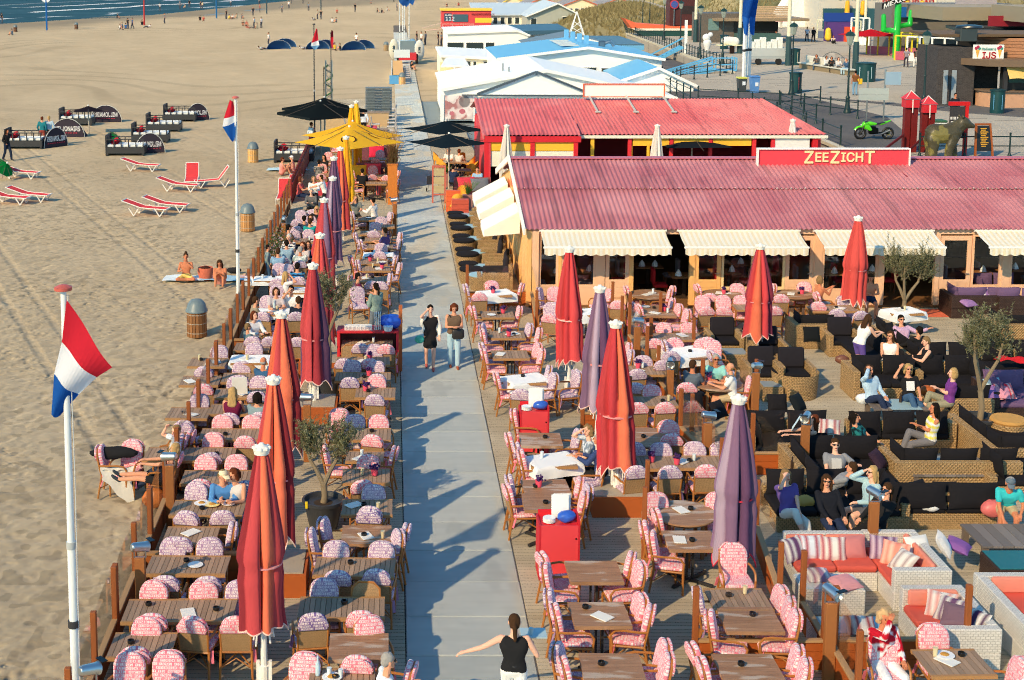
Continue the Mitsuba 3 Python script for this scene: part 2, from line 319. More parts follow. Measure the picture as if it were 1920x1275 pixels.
# ---- buildings
def corrugated(p00,p10,p01,p11,wave=.19,amp=.022,rows=2,thick=0.0):
 """corrugated sheet between the eave p00-p10 and the ridge p01-p11; waves run along the eave"""
 p00,p10,p01,p11=(np.asarray(p,float)for p in(p00,p10,p01,p11))
 n=np.cross(p10-p00,p01-p00);n/=np.linalg.norm(n)
 L=max(np.linalg.norm(p10-p00),np.linalg.norm(p11-p01));nu=int(L/wave*6)
 def fn(u,v):
  q=(p00*(1-u[...,None])+p10*u[...,None])*(1-v[...,None])+(p01*(1-u[...,None])+p11*u[...,None])*v[...,None]
  q=q+n*(amp*np.sin(u*L/wave*2*np.pi))[...,None]
  return q[...,0],q[...,1],q[...,2]
 return grid(fn,nu,rows)
def sheet(pts):return tri(pts,[[0,1,2,3]])
def slabq(p,t):
 """a quad given by four corners, thickened downwards by t"""
 p=np.asarray(p,float);b=p-[0,0,t]
 return tri(np.vstack([p,b]),[[0,1,2,3],[7,6,5,4],[0,4,5,1],[1,5,6,2],[2,6,7,3],[3,7,4,0]])
RED=C(214,62,76);PEACH=C(238,192,156);ORANGE=C(240,186,118);CREAM=C(244,238,226)
b=thing('beach_pavilion','long cream beach pavilion with a pinkish red corrugated roof and striped awnings','building')
ex,ey,ez,ry,rz_=4.07,42.45,2.52,48.2,3.86
def roof_mat(base,fade):
 def f(p,n,uv):
  st=fbm(p.x*3.2,p.y*.22,octaves=3);pt=fbm(p.x*.35,p.y*.5,3.0,octaves=3);sh=cell_rand(dr.floor(p.x/.92),dr.floor(p.y/2.9))
  c=mix(base,fade,.25*st+.45*smoothstep(.35,.7,pt)+.25*sh)
  return c*(1-.25*smoothstep(.60,.75,fbm(p.x*5,p.y*.5,8.0,octaves=3)))
 return two(pr(proc(f),rough=.55,spec=.3))
M['roof_near']=roof_mat((.42,.115,.145),(.62,.27,.29));M['roof_red']=roof_mat((.66,.105,.115),(.82,.27,.25))
roofcol=C(190,112,120)
rf=part(b,'roof',join(corrugated((ex,ey-.1,ez-.05),(30,ey-.1,ez-.05),(ex,45.4,ez+.55*(rz_-ez)-.03),(30,45.4,ez+.55*(rz_-ez)-.03),.152),corrugated((ex,45.3,ez+.53*(rz_-ez)+.012),(30,45.3,ez+.53*(rz_-ez)+.012),(ex,ry,rz_),(30,ry,rz_),.152),corrugated((30,54,2.6),(ex,54,2.6),(30,ry,rz_),(ex,ry,rz_),.152)),mat='roof_near',smooth=60)
part(rf,'ridge_cap',join(bar((ex,ry-.12,rz_-.005),(30,ry-.12,rz_-.005),.3,.03),bar((ex,ry+.12,rz_-.005),(30,ry+.12,rz_-.005),.3,.03)),C(192,96,108),'satin')
part(rf,'screws',join([box(x,45.32,ez+.55*(rz_-ez)+.0,.03,.03,.03)for x in np.arange(4.3,26,.456)]),C(220,190,185),'satin',False,kind='stuff')
part(b,'barge_board',join(bar((4.02,42.2,2.42),(4.02,ry,rz_-.02),.06,.22),bar((4.02,ry,rz_-.02),(4.02,54,2.5),.06,.22)),C(248,244,236),'paint')
part(b,'gable_wall',prism([(42.75,.0),(54,0),(54,2.4),(48.2,3.65),(42.75,2.4)],.1,'yz',4.25),ORANGE,'paint')
for i,y in enumerate(np.arange(43.3,53.6,.55)):
 part(b,'wall_board',box(4.215,y,.02,.06,.5,2.3+.2*(5.5-abs(y-48.2))),ORANGE if i%2 else C(243,194,130),'paint',False)
for k,(y,zt)in enumerate([(48.9,3.5),(49.9,3.25),(50.9,3.02),(51.9,2.8)]):
 part(b,'gable_panel',box(4.19,y,zt-.75,.03,.7,.34),C(222,110,62),'paint')
for x in np.arange(4.2,27,1.2):
 pass
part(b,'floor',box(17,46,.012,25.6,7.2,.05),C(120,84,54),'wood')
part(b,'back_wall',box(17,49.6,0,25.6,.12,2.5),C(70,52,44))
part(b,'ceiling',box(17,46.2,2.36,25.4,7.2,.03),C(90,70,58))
part(b,'front_beam',box(17,42.62,2.28,25.7,.16,.17),PEACH,'paint')
for x0,x1,h in((4.12,4.28,2.4),(4.285,4.50,2.4)):
 part(b,'corner_post',box((x0+x1)/2,42.62,0,x1-x0-.01,.3,h),ORANGE if x0<4.2 else PEACH,'paint')
def window(x0,x1,sill,col=PEACH,wall=True,pane='pane'):
 w=part(b,'window',join(box((x0+x1)/2,42.6,sill,x1-x0,.08,.07),box((x0+x1)/2,42.6,2.2,x1-x0,.08,.07),box(x0+.035,42.6,sill+.07,.07,.08,2.13-sill),box(x1-.035,42.6,sill+.07,.07,.08,2.13-sill)),col,'paint')
 part(w,pane,sheet([[x0+.07,42.6,sill+.07],[x1-.07,42.6,sill+.07],[x1-.07,42.6,2.2],[x0+.07,42.6,2.2]]),(.8,.8,.8),'glass',False)
 if wall:part(b,'sill_wall',box((x0+x1)/2,42.62,.012,x1-x0,.12,sill-.014),col,'paint')
def post(x0,x1,col=PEACH):part(b,'post',box((x0+x1)/2,42.61,.012,x1-x0-.004,.15,2.27),col,'paint')
def bx1(px):return round(((px-735)/2650)*43.43,2)
window(4.51,bx1(1047),.62);post(bx1(1047),bx1(1053),ORANGE);window(bx1(1053),bx1(1117),.62);post(bx1(1117),bx1(1134))
def door(x0,x1,col,y=42.6,ang=0):
 d=part(b,'door',xf(join(box((x1-x0)/2,0,.05,x1-x0,.06,.10),box((x1-x0)/2,0,.75,x1-x0,.06,.1),box((x1-x0)/2,0,2.08,x1-x0,.06,.14),box(.06,0,.15,.12,.06,1.93),box(x1-x0-.06,0,.15,.12,.06,1.93)),(x0,y,0),ang),col,'paint')
 for i in range(4):part(d,'plank',xf(box((x1-x0)/2,.0,.152+i*.15,x1-x0-.25,.03,.145),(x0,y,0),ang),col,'paint')
 part(d,'pane',xf(sheet([[.12,0,.85],[x1-x0-.12,0,.85],[x1-x0-.12,0,2.08],[.12,0,2.08]]),(x0,y,0),ang),(.8,.8,.8),'glass',False)
 part(d,'handle',xf(join(tube([(x1-x0-.07,-.09,1.05),(x1-x0-.2,-.09,1.05)],.014,6),tube([(x1-x0-.07,-.03,1.05),(x1-x0-.07,-.09,1.05)],.012,6)),(x0,y,0),ang),C(210,210,205),'metal')
door(bx1(1135),bx1(1180),PEACH);post(bx1(1180),bx1(1188),ORANGE)
post(bx1(1293),bx1(1303),ORANGE);door(bx1(1303),bx1(1352),ORANGE);window(bx1(1353),bx1(1413),.55,C(243,214,160));post(bx1(1413),bx1(1424),C(243,214,160));window(bx1(1425),bx1(1472),.55,C(243,214,160))
door(bx1(1473),bx1(1526),PEACH);post(bx1(1526),bx1(1541));window(bx1(1541),bx1(1646),.5);post(bx1(1646),bx1(1658));door(bx1(1762),bx1(1820),PEACH);post(bx1(1752),bx1(1761))
window(bx1(1821),bx1(1878),.62);post(bx1(1878),bx1(1893));window(bx1(1893),bx1(1990),.62)
window(bx1(1761),bx1(1822),2.19,wall=False)if False else None
for x0,x1 in((bx1(1740),bx1(1760)),(bx1(1764),bx1(1818))):pass
door_mat=solo('door_mat','terracotta door mat on the boards by the open pavilion door','mat',box(16.35,41.7,.010,1.5,.9,.02),C(205,105,80),'cloth')
for i,(x,y,red)in enumerate([(5.4,44.0,0),(6.5,44.3,1),(9.2,43.6,1),(8.3,45.0,0),(10.6,44.2,1),(11.6,45.4,1),(13.8,44.0,0),(15.1,44.3,1),(18.6,44.2,0),(19.8,44.6,0)]):
 t=thing('indoor_table',f'dim dining table inside the pavilion, {["first","second","third","fourth","fifth","sixth","seventh","eighth","ninth","tenth"][sorted([5.4,6.5,9.2,8.3,10.6,11.6,13.8,15.1,18.6,19.8]).index(x)]} from the left','table')
 part(t,'tabletop',box(x,y,.74,.9,.8,.03),C(150,100,60),'wood');part(t,'leg',join(box(x,y,.06,.1,.1,.68),box(x,y,.062,.5,.5,.03)),C(60,45,35))
 for s in(-.2,.22):
  n=solo('napkin',f'white folded napkin standing on the dim indoor table number {i + 1}','napkin',lathe([(.11,0),(.08,.1),(.015,.2)],6,(x+s,y-.1,.77)),C(235,240,245),'cloth',group=f'napkins on indoor table {i + 1}')
  labels[n]['label']=('left' if s<0 else 'right')+' white napkin on '+labels[t]['label'][4:]
 for s in(-1,1):
  c=thing('indoor_chair','','chair',f'chairs at indoor table {i + 1}');labels[c]['label']=('left ' if s<0 else 'right ')+('red' if red else 'grey')+' chair at the '+labels[t]['label'][4:]
  col=C(176,40,46)if red else C(120,110,118)
  part(c,'seat',box(x+s*.75,y,.40,.44,.44,.1,bev=.03),col,'cloth');part(c,'backrest',box(x+s*.98,y,.50,.08,.44,.5,bev=.03),col,'cloth')
  for a in(-.18,.18):
   for q in(-.18,.18):part(c,'leg',box(x+s*.75+a,y+q,.06,.04,.04,.34),C(120,70,40),'wood')
def stripes(p,n,uv):
 k=uv.x*1.0-dr.floor(uv.x*1.0)
 return mix((.83,.80,.70),(.80,.62,.33),.55*smoothstep(.42,.5,k)*(1-smoothstep(.92,1.0,k)))
M['awning_mat']=two(pr(proc(stripes),rough=.85,spec=.15))
for i,(p0,p1)in enumerate([(1012,1243),(1268,1492),(1522,1742),(1822,2010)]):
 x0,x1=bx1(p0),bx1(p1);y0,z0,y1,z1=42.40,2.40,41.35,2.13
 a=thing('striped_awning',['cream and yellow striped awning at the left end of the pavilion','cream and yellow striped awning over the open folding doors, second from the left','cream and yellow striped awning behind the olive tree, third from the left','cream and yellow striped awning at the far right edge'][i],'awning','striped awnings along the pavilion front')
 def uvd(m):return np.stack([m[0][:,0]/.155,m[0][:,2]],1)
 m=grid(lambda u,v:(x0+(x1-x0)*u,y0+(y1-y0)*v,z0+(z1-z0)*v-.03*np.sin(np.pi*v)),40,5);part(a,'canopy',m,(1,1,1),'awning_mat',True,uv=uvd(m))
 nx=int((x1-x0)/.31)*8
 m=grid(lambda u,v:(x0+(x1-x0)*u,y1-.02+.015*np.sin(u*70)*v,z1-.05-v*(.17+.055*np.abs(np.sin(u*(x1-x0)/.31*np.pi)))),nx,3);part(a,'valance',m,(1,1,1),'awning_mat',True,uv=uvd(m))
 part(a,'front_bar',box((x0+x1)/2,y1,z1-.055,x1-x0+.06,.06,.06,bev=.012),C(250,248,240),'satin')
 part(a,'roller',tube([(x0-.05,y0+.02,z0+.02),(x1+.05,y0+.02,z0+.02)],.05,8),C(235,230,220),'satin')
 for x in(x0+.1,x1-.1):part(a,'arm',bar((x,y0,z0-.12),(x,y1,z1-.06),.04,.04),C(240,238,230),'satin')
for i,(ya,zt)in enumerate([(44.6,2.62),(46.9,2.75),(49.4,2.75)]):
 a=thing('side_awning',['cream box awning on the gable side, nearest the front','cream box awning in the middle of the gable side','cream box awning at the back of the gable side'][i],'awning','cream awnings on the gable side')
 xi,xo,zo,ln=4.1,2.95,zt-.62,1.75
 part(a,'canopy',grid(lambda u,v:(xi+(xo-xi)*v,ya+ln*u,zt+(zo-zt)*v),12,4),CREAM,'cloth',True)
 part(a,'valance',grid(lambda u,v:(xo+.01*np.sin(u*40)*v,ya+ln*u,zo-v*(.20+.04*np.abs(np.sin(u*18)))),60,3),CREAM,'cloth',True)
 part(a,'side',tri([[xi,ya,zt],[xo,ya,zo],[xo,ya,zo-.2],[xi,ya,zo-.1]],[[0,1,2,3]]),CREAM,'cloth',False)
 part(a,'frame',join(bar((xi,ya+.02,zo),(xo,ya+.02,zo),.03),bar((xi,ya+ln-.02,zo),(xo,ya+ln-.02,zo),.03)),C(245,240,230),'satin')
g=thing('roof_sign','long red roof sign with cream letters on the near pavilion','sign')
sx0,sx1,sy=12.42,17.53,47.55
part(g,'board',box((sx0+sx1)/2,sy,3.66,sx1-sx0,.14,.58),C(226,70,82),'satin')
part(g,'frame',join(box((sx0+sx1)/2,sy-.03,4.24,sx1-sx0+.06,.24,.035),box((sx0+sx1)/2,sy-.03,3.63,sx1-sx0+.06,.24,.035),box(sx0-.015,sy-.03,3.665,.035,.24,.575),box(sx1+.015,sy-.03,3.665,.035,.24,.575)),C(245,240,235),'satin')
def word(txt,h,x,y,z,bold=True,depth=.02):
 m=meshkit.text_mesh(txt,h,depth,bold);v=np.array(m.vertices)
 return(np.stack([x+v[:,0],y-v[:,2],z+v[:,1]],1),np.array(m.faces)),float(v[:,0].max())
cx=13.95
for ch,hh in(('Z',.40),('EE',.30),('Z',.40),('ICH',.30),('T',.40)):
 zb=3.77 if hh>.35 else 3.82
 m2,w=word(ch,hh,cx,sy-.075,zb,True,.02);m2[0][:,2]=zb+(m2[0][:,2]-zb)*1.02
 out=m2[0]-[0,0,0]
 part(g,'letter',m2,C(250,225,170),'satin',False)
 sh=(np.stack([(m2[0][:,0]-cx-w/2)*1.04+cx+w/2+.012,m2[0][:,1]+.006,(m2[0][:,2]-zb-hh/2)*1.10+zb+hh/2-.012],1),m2[1])
 part(g,'letter_edge',sh,C(150,70,60),'satin',False)
 cx+=w+.035
for x in(13.0,15.0,17.0):part(g,'bracket',join(bar((x,sy,3.66),(x+.1,46.4,3.46),.05),box(x,sy,3.5,.06,.06,.16)),C(150,62,70),'satin')
b=thing('red_pavilion','red and yellow pavilion with a bright red corrugated roof','building')
RY,GY=C(226,84,92),65.0
ridge=[(4.25,71,3.67),(18.64,71,3.67)]
part(b,'roof',join(corrugated((8.6,64.9,2.60),(20.1,64.9,2.60),(8.6,71,3.67),(18.64,71,3.67),.19),corrugated((4.2,64.0,2.68),(8.6,64.0,2.68),(4.2,71,3.67),(8.6,71,3.67),.19),corrugated((20.1,77,2.6),(4.25,77,2.6),(18.64,71,3.67),(4.25,71,3.67),.19),corrugated((20.1,64.95,2.60),(20.1,77,2.6),(18.66,71,3.67),(18.64,71.02,3.67),.19)),mat='roof_red',smooth=60)
part(b,'fascia',box(6.4,63.98,2.36,4.45,.08,.27),C(214,40,52),'paint')
part(b,'gutter',join(box(14.4,64.86,2.43,11.5,.12,.13),*[box(x,64.79,2.42,.03,.02,.15)for x in np.arange(9.4,20,1.55)]),C(240,232,215),'satin')
part(b,'barge_board',join(bar((4.18,63.9,2.6),(4.18,71,3.62),.06,.2),bar((8.6,64.5,2.72),(8.6,66.5,3.05),.08,.06)),C(225,120,120),'paint')
part(b,'wall',join(box(12.1,74,.1,15.5,.15,2.4),box(4.45,69,.1,.12,10,2.5),box(19.9,70,.1,.12,9.5,2.4)),RED,'paint')
part(b,'floor',box(12.1,70,.0,15.4,8,.06),C(90,60,50),'wood');part(b,'ceiling',box(12.1,69.5,2.42,15.3,8.4,.03),C(80,50,46))
def q2(px,Y=65.0):return round((px-735)/2650*(Y*math.cos(PITCH)+9.0*math.sin(PITCH)),2)
YEL=C(246,190,60)
for px0,px1 in((918,995),(1001,1077)):
 x0,x1=q2(px0,64.1),q2(px1,64.1)
 part(b,'yellow_panel',box((x0+x1)/2,64.1,1.95,x1-x0,.06,.40),YEL,'paint');part(b,'shutter',box((x0+x1)/2,64.12,1.22,x1-x0-.04,.05,.70),C(236,236,218),'cloth')
for px in(912,998,1079):part(b,'post',box(q2(px,64.1),64.08,.0,.2,.18,2.36),C(214,40,52),'paint')
for px in(1110,1180,1258,1331,1413,1448):part(b,'post',box(q2(px),65.0,.0,.16,.16,2.43),C(220,50,60)if px>1150 else YEL,'paint')
for px0,px1 in((1186,1228),(1232,1254),(1262,1328),(1336,1408)):x0,x1=q2(px0),q2(px1);part(b,'yellow_panel',box((x0+x1)/2,65.02,2.05,x1-x0,.06,.36),YEL,'paint')
part(b,'door',join(box(q2(1183),65.02,.05,.12,.08,2.0),box(q2(1215),65.02,.05,.12,.08,2.0),box(q2(1199),65.02,.05,.7,.08,.8)),YEL,'paint')
part(b,'white_panel',box(q2(1484),65.0,.0,q2(1520)-q2(1455),.08,2.4),C(235,232,230),'paint')
part(b,'post',box(q2(1527),65.0,.0,.24,.2,2.42),C(205,34,44),'paint')
part(b,'red_frame',join(box(q2(1347),65.05,1.3,1.1,.08,.14),box(q2(1332),65.05,.1,.14,.08,1.2),box(q2(1371),65.05,.1,.14,.08,1.2),box(q2(1428),65.04,1.05,.9,.06,.2)),C(226,60,66),'paint')
m,w=word('OPEN',.16,q2(1424),65.1,1.78,True,.03)
solo('open_sign','pink neon sign reading OPEN in a dark pavilion window','sign',m,C(255,120,150),'satin',False)
scene['neon']=None;del scene['neon']
g=thing('blank_roof_sign','blank white roof sign with an orange frame seen from behind','sign')
x0,x1=9.62,13.62
part(g,'board',box((x0+x1)/2,70.6,3.82,x1-x0,.08,.62),C(250,246,238),'satin')
part(g,'frame',join(box((x0+x1)/2,70.57,4.42,x1-x0+.1,.16,.05),box((x0+x1)/2,70.57,3.78,x1-x0+.1,.16,.05),box(x0-.02,70.57,3.83,.05,.16,.59),box(x1+.02,70.57,3.83,.05,.16,.59)),C(222,110,70),'satin')
for x in(x0+.25,(x0+x1)/2+.1,x1-.05):part(g,'strut',join(bar((x,70.5,3.85),(x+.12,68.4,3.33),.07),box(x+.14,68.35,3.26,.26,.2,.06)),C(190,190,185),'satin')
WHITE=C(246,246,242)
def gable(name,label,x0,x1,xr,y0,y1,ze0,ze1,zr,roof,wall,over=.3,windows=(),base=0.0,ridge_y1=None,trim=None,fascia=.2):
 """house whose gable faces the camera: ridge runs along y"""
 b=thing(name,label,'building')
 part(b,'wall',prism([(x0+.2,base),(x1-.2,base),(x1-.2,ze1-.05),(xr,zr-.12),(x0+.2,ze0-.05)],y1-y0,'xz',y0),wall,'paint')
 part(b,'roof',join(slabq([[x0,y0-over,ze0],[xr,y0-over,zr],[xr,y1,zr],[x0,y1,ze0]],.08),slabq([[xr,y0-over,zr],[x1,y0-over,ze1],[x1,y1,ze1],[xr,y1,zr]],.08)),roof,'satin',False)
 part(b,'barge_board',join(bar((x0,y0-over-.03,ze0-.06),(xr,y0-over-.03,zr-.06),.06,fascia),bar((xr,y0-over-.03,zr-.06),(x1,y0-over-.03,ze1-.06),.06,fascia)),trim or WHITE,'paint')
 for(a,c,z0,z1)in windows:
  w=part(b,'window',join(box((a+c)/2,y0-.03,z0-.06,c-a+.1,.06,.06),box((a+c)/2,y0-.03,z1,c-a+.1,.06,.06),box(a-.03,y0-.03,z0,.05,.06,z1-z0),box(c+.03,y0-.03,z0,.05,.06,z1-z0)),WHITE,'paint')
  part(w,'pane',box((a+c)/2,y0-.012,z0,c-a,.02,z1-z0),(.03,.045,.05),'gloss',False)
 return b
b=gable('white_tent','white tent pavilion with a grey trussed front gable and a poster wall',3.25,18.85,10.2,93.3,107,2.15,1.6,3.42,C(244,246,246),WHITE,.35)
part(b,'truss',join(bar((5.6,92.7,1.85),(9.5,92.7,3.32),.14),bar((9.5,92.7,3.32),(13.3,92.7,1.78),.14),bar((4.6,92.75,1.78),(13.6,92.75,1.72),.09),box(9.5,92.7,3.1,.12,.06,.16)),C(150,158,160),'metal')
part(b,'front_gable',prism([(5.4,1.8),(9.5,3.2),(13.3,1.8)],.1,'xz',92.85),C(248,250,250),'cloth')
part(b,'post',join(box(3.3,93.0,0,.22,.22,1.85),box(5.42,93.1,0,.12,.2,1.85)),WHITE,'paint')
part(b,'flue',join(tube([(7.7,98,2.7),(7.7,98,3.5)],.06,8),tube([(8.0,96.5,2.6),(8.0,96.5,3.35)],.06,8)),C(190,192,190),'metal')
def poster(p,n,uv):
 a=fbm(uv.x*4,uv.y*3,octaves=2);b_=noise(uv.x*7+3,uv.y*5);d1=dr.sqrt(dr.square(uv.x-.7)+dr.square((uv.y-.75)*.8));d2=dr.sqrt(dr.square(uv.x-.62)+dr.square(uv.y-.33));d3=dr.sqrt(dr.square(uv.x-.25)+dr.square(uv.y-.25))
 col=mix((.80,.66,.64),(.45,.20,.20),smoothstep(.42,.7,a));col=mix(col,(.86,.82,.80),smoothstep(.5,.62,b_)*.7)
 col=mix(col,(.10,.10,.11),smoothstep(.22,.18,d1)*.75);col=mix(col,(.55,.16,.20),smoothstep(.12,.10,d2));return mix(col,(.55,.18,.22),smoothstep(.10,.08,d3))
M['poster_mat']=two(pr(proc(poster),rough=.4,spec=.3))
m=sheet([[3.5,92.96,.16],[5.35,92.96,.16],[5.35,92.96,1.72],[3.5,92.96,1.72]])
part(b,'poster',m,(1,1,1),'poster_mat',False,uv=np.array([[0,0],[1,0],[1,1],[0,1.]]),label='large printed poster of drinks on a lounge table')
gable('blue_roof_pavilion','long white pavilion with a wide light blue gable roof',8.2,21.3,15.3,110.5,124.5,3.0,2.95,3.88,C(108,178,220),WHITE,.5,[(9.3,9.85,1.0,2.2),(10.1,10.65,1.0,2.2),(10.9,11.45,1.1,2.2),(11.7,12.3,1.1,2.2),(12.6,13.1,1.2,2.2),(13.3,13.8,1.2,2.2),(14.2,16.0,.9,2.25),(16.4,17.0,.9,2.2),(17.3,17.9,1.0,2.2),(18.2,18.8,1.0,2.2),(19.5,20.5,1.0,2.35)])
b=thing('roof_vent_row','row of four tall light blue vent fins on the blue roof','roof vent')
for i in range(4):part(b,'fin',box(15.15+.25*i,123.0-2.4*i,3.6,.35,.5,1.0-.04*i),C(110,180,224),'paint')
b=thing('skylight','pale stepped roof lights on the blue roof','skylight')
for i in range(4):part(b,'pane',xf(box(0,0,0,1.5,1.3,.05),(14.2,113.5+2.2*i,3.80)),C(205,210,205),'satin')
b=thing('roof_fan','small metal extractor with a bent pipe on the blue roof','extractor')
part(b,'motor',box(17.2,116,3.55,.5,.5,.5,bev=.06),C(150,155,160),'metal');part(b,'duct',tube([(17.4,116,3.8),(17.9,116,4.0),(18.2,116,3.6)],.14,8),C(190,195,195),'metal')
b=thing('extractor_duct','big white curved extractor duct at the right end of the blue roof pavilion','duct')
part(b,'duct',tube([(18.6,109.7,1.6),(18.6,109.7,2.2),(19.0,109.7,2.55),(19.7,109.7,2.55),(20.1,109.7,2.3)],.28,10),C(225,228,226),'satin')
gable('small_blue_gable','small white gable with a light blue roof behind the tent',16.3,21.7,18.95,100.5,109,2.15,1.75,3.05,C(108,178,220),WHITE,.35)
gable('white_lean_to','low white terrace house with yellow and blue windows beside the path',4.2,9.2,4.4,125,138,2.2,2.0,2.25,C(248,248,246),C(250,240,215),.4,[(4.75,5.05,1.0,1.7),(5.45,5.8,1.0,1.7),(6.1,6.4,1.0,1.7),(6.6,6.95,1.0,1.7),(7.2,7.45,1.0,1.7),(8.1,8.4,1.0,1.7)])
b=thing('white_veranda','white veranda roof with cream panels at the edge of the path','building')
part(b,'roof',slabq([[3.9,113,2.2],[6.2,113,2.2],[6.2,121,2.3],[4.6,121,2.3]],.12),WHITE,'satin',False)
part(b,'wall',join(box(7.0,113.2,0,1.8,.1,2.1),box(5.2,120,0,2.2,.1,2.0)),C(245,220,170),'paint')
for x in(5.0,5.9,6.9,7.9):part(b,'post',box(x,113.0,0,.14,.14,2.2),WHITE,'paint')
gable('white_flat_house','white house with a strip of windows behind the veranda',6.0,15.4,13.9,158,172,2.55,2.3,2.85,C(250,250,250),WHITE,.3,[(6.2,8.0,.5,1.45),(8.3,10.2,.5,1.45),(10.5,11.4,.5,1.45)])
b=thing('dark_flat_roof','flat slate blue roof with a light blue edge behind the blue roof','building')
part(b,'roof',box(20.6,150,2.10,9.4,16,.12),C(80,110,128),'satin',False);part(b,'fascia',box(20.6,141.9,1.65,9.4,.12,.45),C(112,180,222),'paint');part(b,'wall',box(20.6,149,0,9.0,13,1.66),C(245,222,176),'paint')
b=thing('slate_hall','low hall with a slate blue roof and a white wall','building')
part(b,'roof',slabq([[13.0,168,2.2],[21,168,2.4],[21,180,2.6],[13.0,180,2.4]],.5),C(62,96,118),'satin',False);part(b,'wall',box(17,175,0,7.6,10,1.9),WHITE,'paint')
gable('slate_gable','white gable with a slate roof carrying a lattice mast',13.4,21.4,18.3,138.5,150,2.2,2.4,3.15,C(110,122,130),WHITE,.4)
b=thing('lattice_mast','white pyramid lattice mast on a slate gable roof','mast')
part(b,'leg',join([tube([(19.55+.75*i,150+.6*j,2.7),(19.55,150,5.2)],.055,5)for i in(-1,1)for j in(-1,1)]),WHITE,'paint');part(b,'brace',join([tube([(19.55-w,149.5,z),(19.55+w*.7,149.6,z+.7)],.035,4)for w,z in((.7,2.8),(.5,3.5))]+[tube([(19.55+w,149.5,z),(19.55-w*.7,149.6,z+.7)],.035,4)for w,z in((.7,2.8),(.5,3.5))]),WHITE,'paint')
gable('grey_gable_house','grey boarded house with a pale gable in front of the yellow houses',20.3,29.3,25.2,216,236,2.1,2.0,4.1,C(196,208,214),C(176,178,168),.6,[(21.2,22.0,.6,1.8),(26.0,26.8,.5,2.0),(27.6,28.6,.4,2.0)])
b=thing('long_pale_house','long pale house with a blue grey roof behind the lifeguard post','building')
part(b,'roof',slabq([[12.8,224,2.0],[25,224,2.1],[25,236,3.6],[12.8,236,3.6]],.15),C(198,212,220),'satin',False);part(b,'wall',box(18.6,230,0,11.5,11,1.95),C(240,234,215),'paint')
for i in range(6):w=part(b,'window',box(15.2+1.15*i,224.45,.5,.8,.06,1.2),WHITE,'paint');part(w,'pane',box(15.2+1.15*i,224.41,.58,.6,.04,1.0),(.03,.045,.05),'gloss',False)
for i,(x,w,rc,y,h)in enumerate([(29.2,7.5,C(212,110,80),275,3.4),(36.2,7.5,C(200,104,76),272,3.3),(42.8,8.2,C(204,108,80),268,3.5),(25.0,5,C(235,205,90),292,3.2)]):
 gable('yellow_beach_house',['cream beach house with a terracotta edged gable, leftmost of three','cream beach house with a terracotta edged gable, middle of three','cream beach house with a terracotta edged gable, rightmost by the dune','yellow edged beach house at the far end of the row'][i],x-w/2,x+w/2,x,y,y+14,1.9,1.9,h,C(150,140,132),C(248,226,188),.3,[(x-2.2+k*1.1,x-1.6+k*1.1,.5,1.4)for k in range(4)],trim=rc)
b=thing('lifeguard_post','red lifeguard post with a yellow roof edge and white numerals','building')
part(b,'wall',box(11.4,219.5,.15,7.6,4,2.75),C(214,74,78),'paint');part(b,'roof_edge',box(11.4,219.4,2.9,7.9,4.4,.3),C(245,205,80),'paint')
part(b,'window',box(10.5,217.42,1.2,2.3,.06,1.15),C(70,100,115),'gloss',False);part(b,'notice_panel',box(8.55,217.42,1.3,1.1,.05,1.2),C(52,78,104),'paint')
m,w=word('ALARM',.24,8.1,217.38,2.1);part(b,'lettering',m,C(240,240,240),'matte',False);m,w=word('112',.55,8.15,217.38,1.4);part(b,'numerals',m,C(210,225,235),'matte',False)
m,w=word('REDDINGS BRIGADE',.26,12.2,217.45,2.2);part(b,'lettering',m,C(120,40,46),'matte',False)
part(b,'rail',join(bar((7.7,216.6,.9),(12.5,216.6,.9),.06),*[bar((x,216.6,0),(x,216.6,.9),.05)for x in(7.7,9.3,10.9,12.4)],bar((7.6,216.4,.2),(5.0,216.4,-.1),.08),bar((7.6,216.4,1.1),(4.6,216.4,.3),.06)),C(220,190,180),'satin')
solo('yellow_notice','yellow sign board with a red wheel in front of the lifeguard post','sign',box(13.2,205,1.6,2.4,.06,.7),C(250,205,60),'satin',False)
# ---- city print cushions, chairs, tables
FONT=dict(zip('ABCDEFGHIJKLMNOPQRSTUVWXYZ','7E1111117E 7F49494936 3E41414122 7F4141221C 7F49494941 7F09090901 3E4149497A 7F0808087F 00417F4100 2040413F01 7F08142241 7F40404040 7F020C027F 7F0408107F 3E4141413E 7F09090906 3E4151215E 7F09192946 4649494931 01017F0101 3F4040403F 1F2040201F 3F4038403F 6314081463 0708700807 6151494543'.split()))
ROWS=['FIRENZE MOSKVA LONDON PORTO PISA CHICAGO TOKIO','MILANO FRANKFURT SAN FRANCISCO BARCELONA VENEZIA','NEW YORK BRUXELLES SEVILLA AMSTERDAM MADRID ROMA','CHICAGO LOS ANGELES LISBOA BERLIN PARIS TOLEDO','VENICE LONDON MOSKVA SAN FRANCISCO FIRENZE PISA','PORTO MILANO TOKIO BUDAPEST AMSTERDAM FRANKFURT','BARCELONA CHICAGO MADRID PISA NEW YORK SEVILLA','LISBOA FIRENZE LONDON HAMBURG MILANO MOSKVA ROMA']
_glyph=[int(FONT[c][2*i:2*i+2],16)if c in FONT else 0 for c in 'ABCDEFGHIJKLMNOPQRSTUVWXYZ ' for i in range(5)]
_text=[ord(c)-65 if c!=' ' else 26 for r in ROWS for c in(r+' '+r)[:64]]
GLY,TXT=mi.UInt32(_glyph),mi.UInt32(_text)
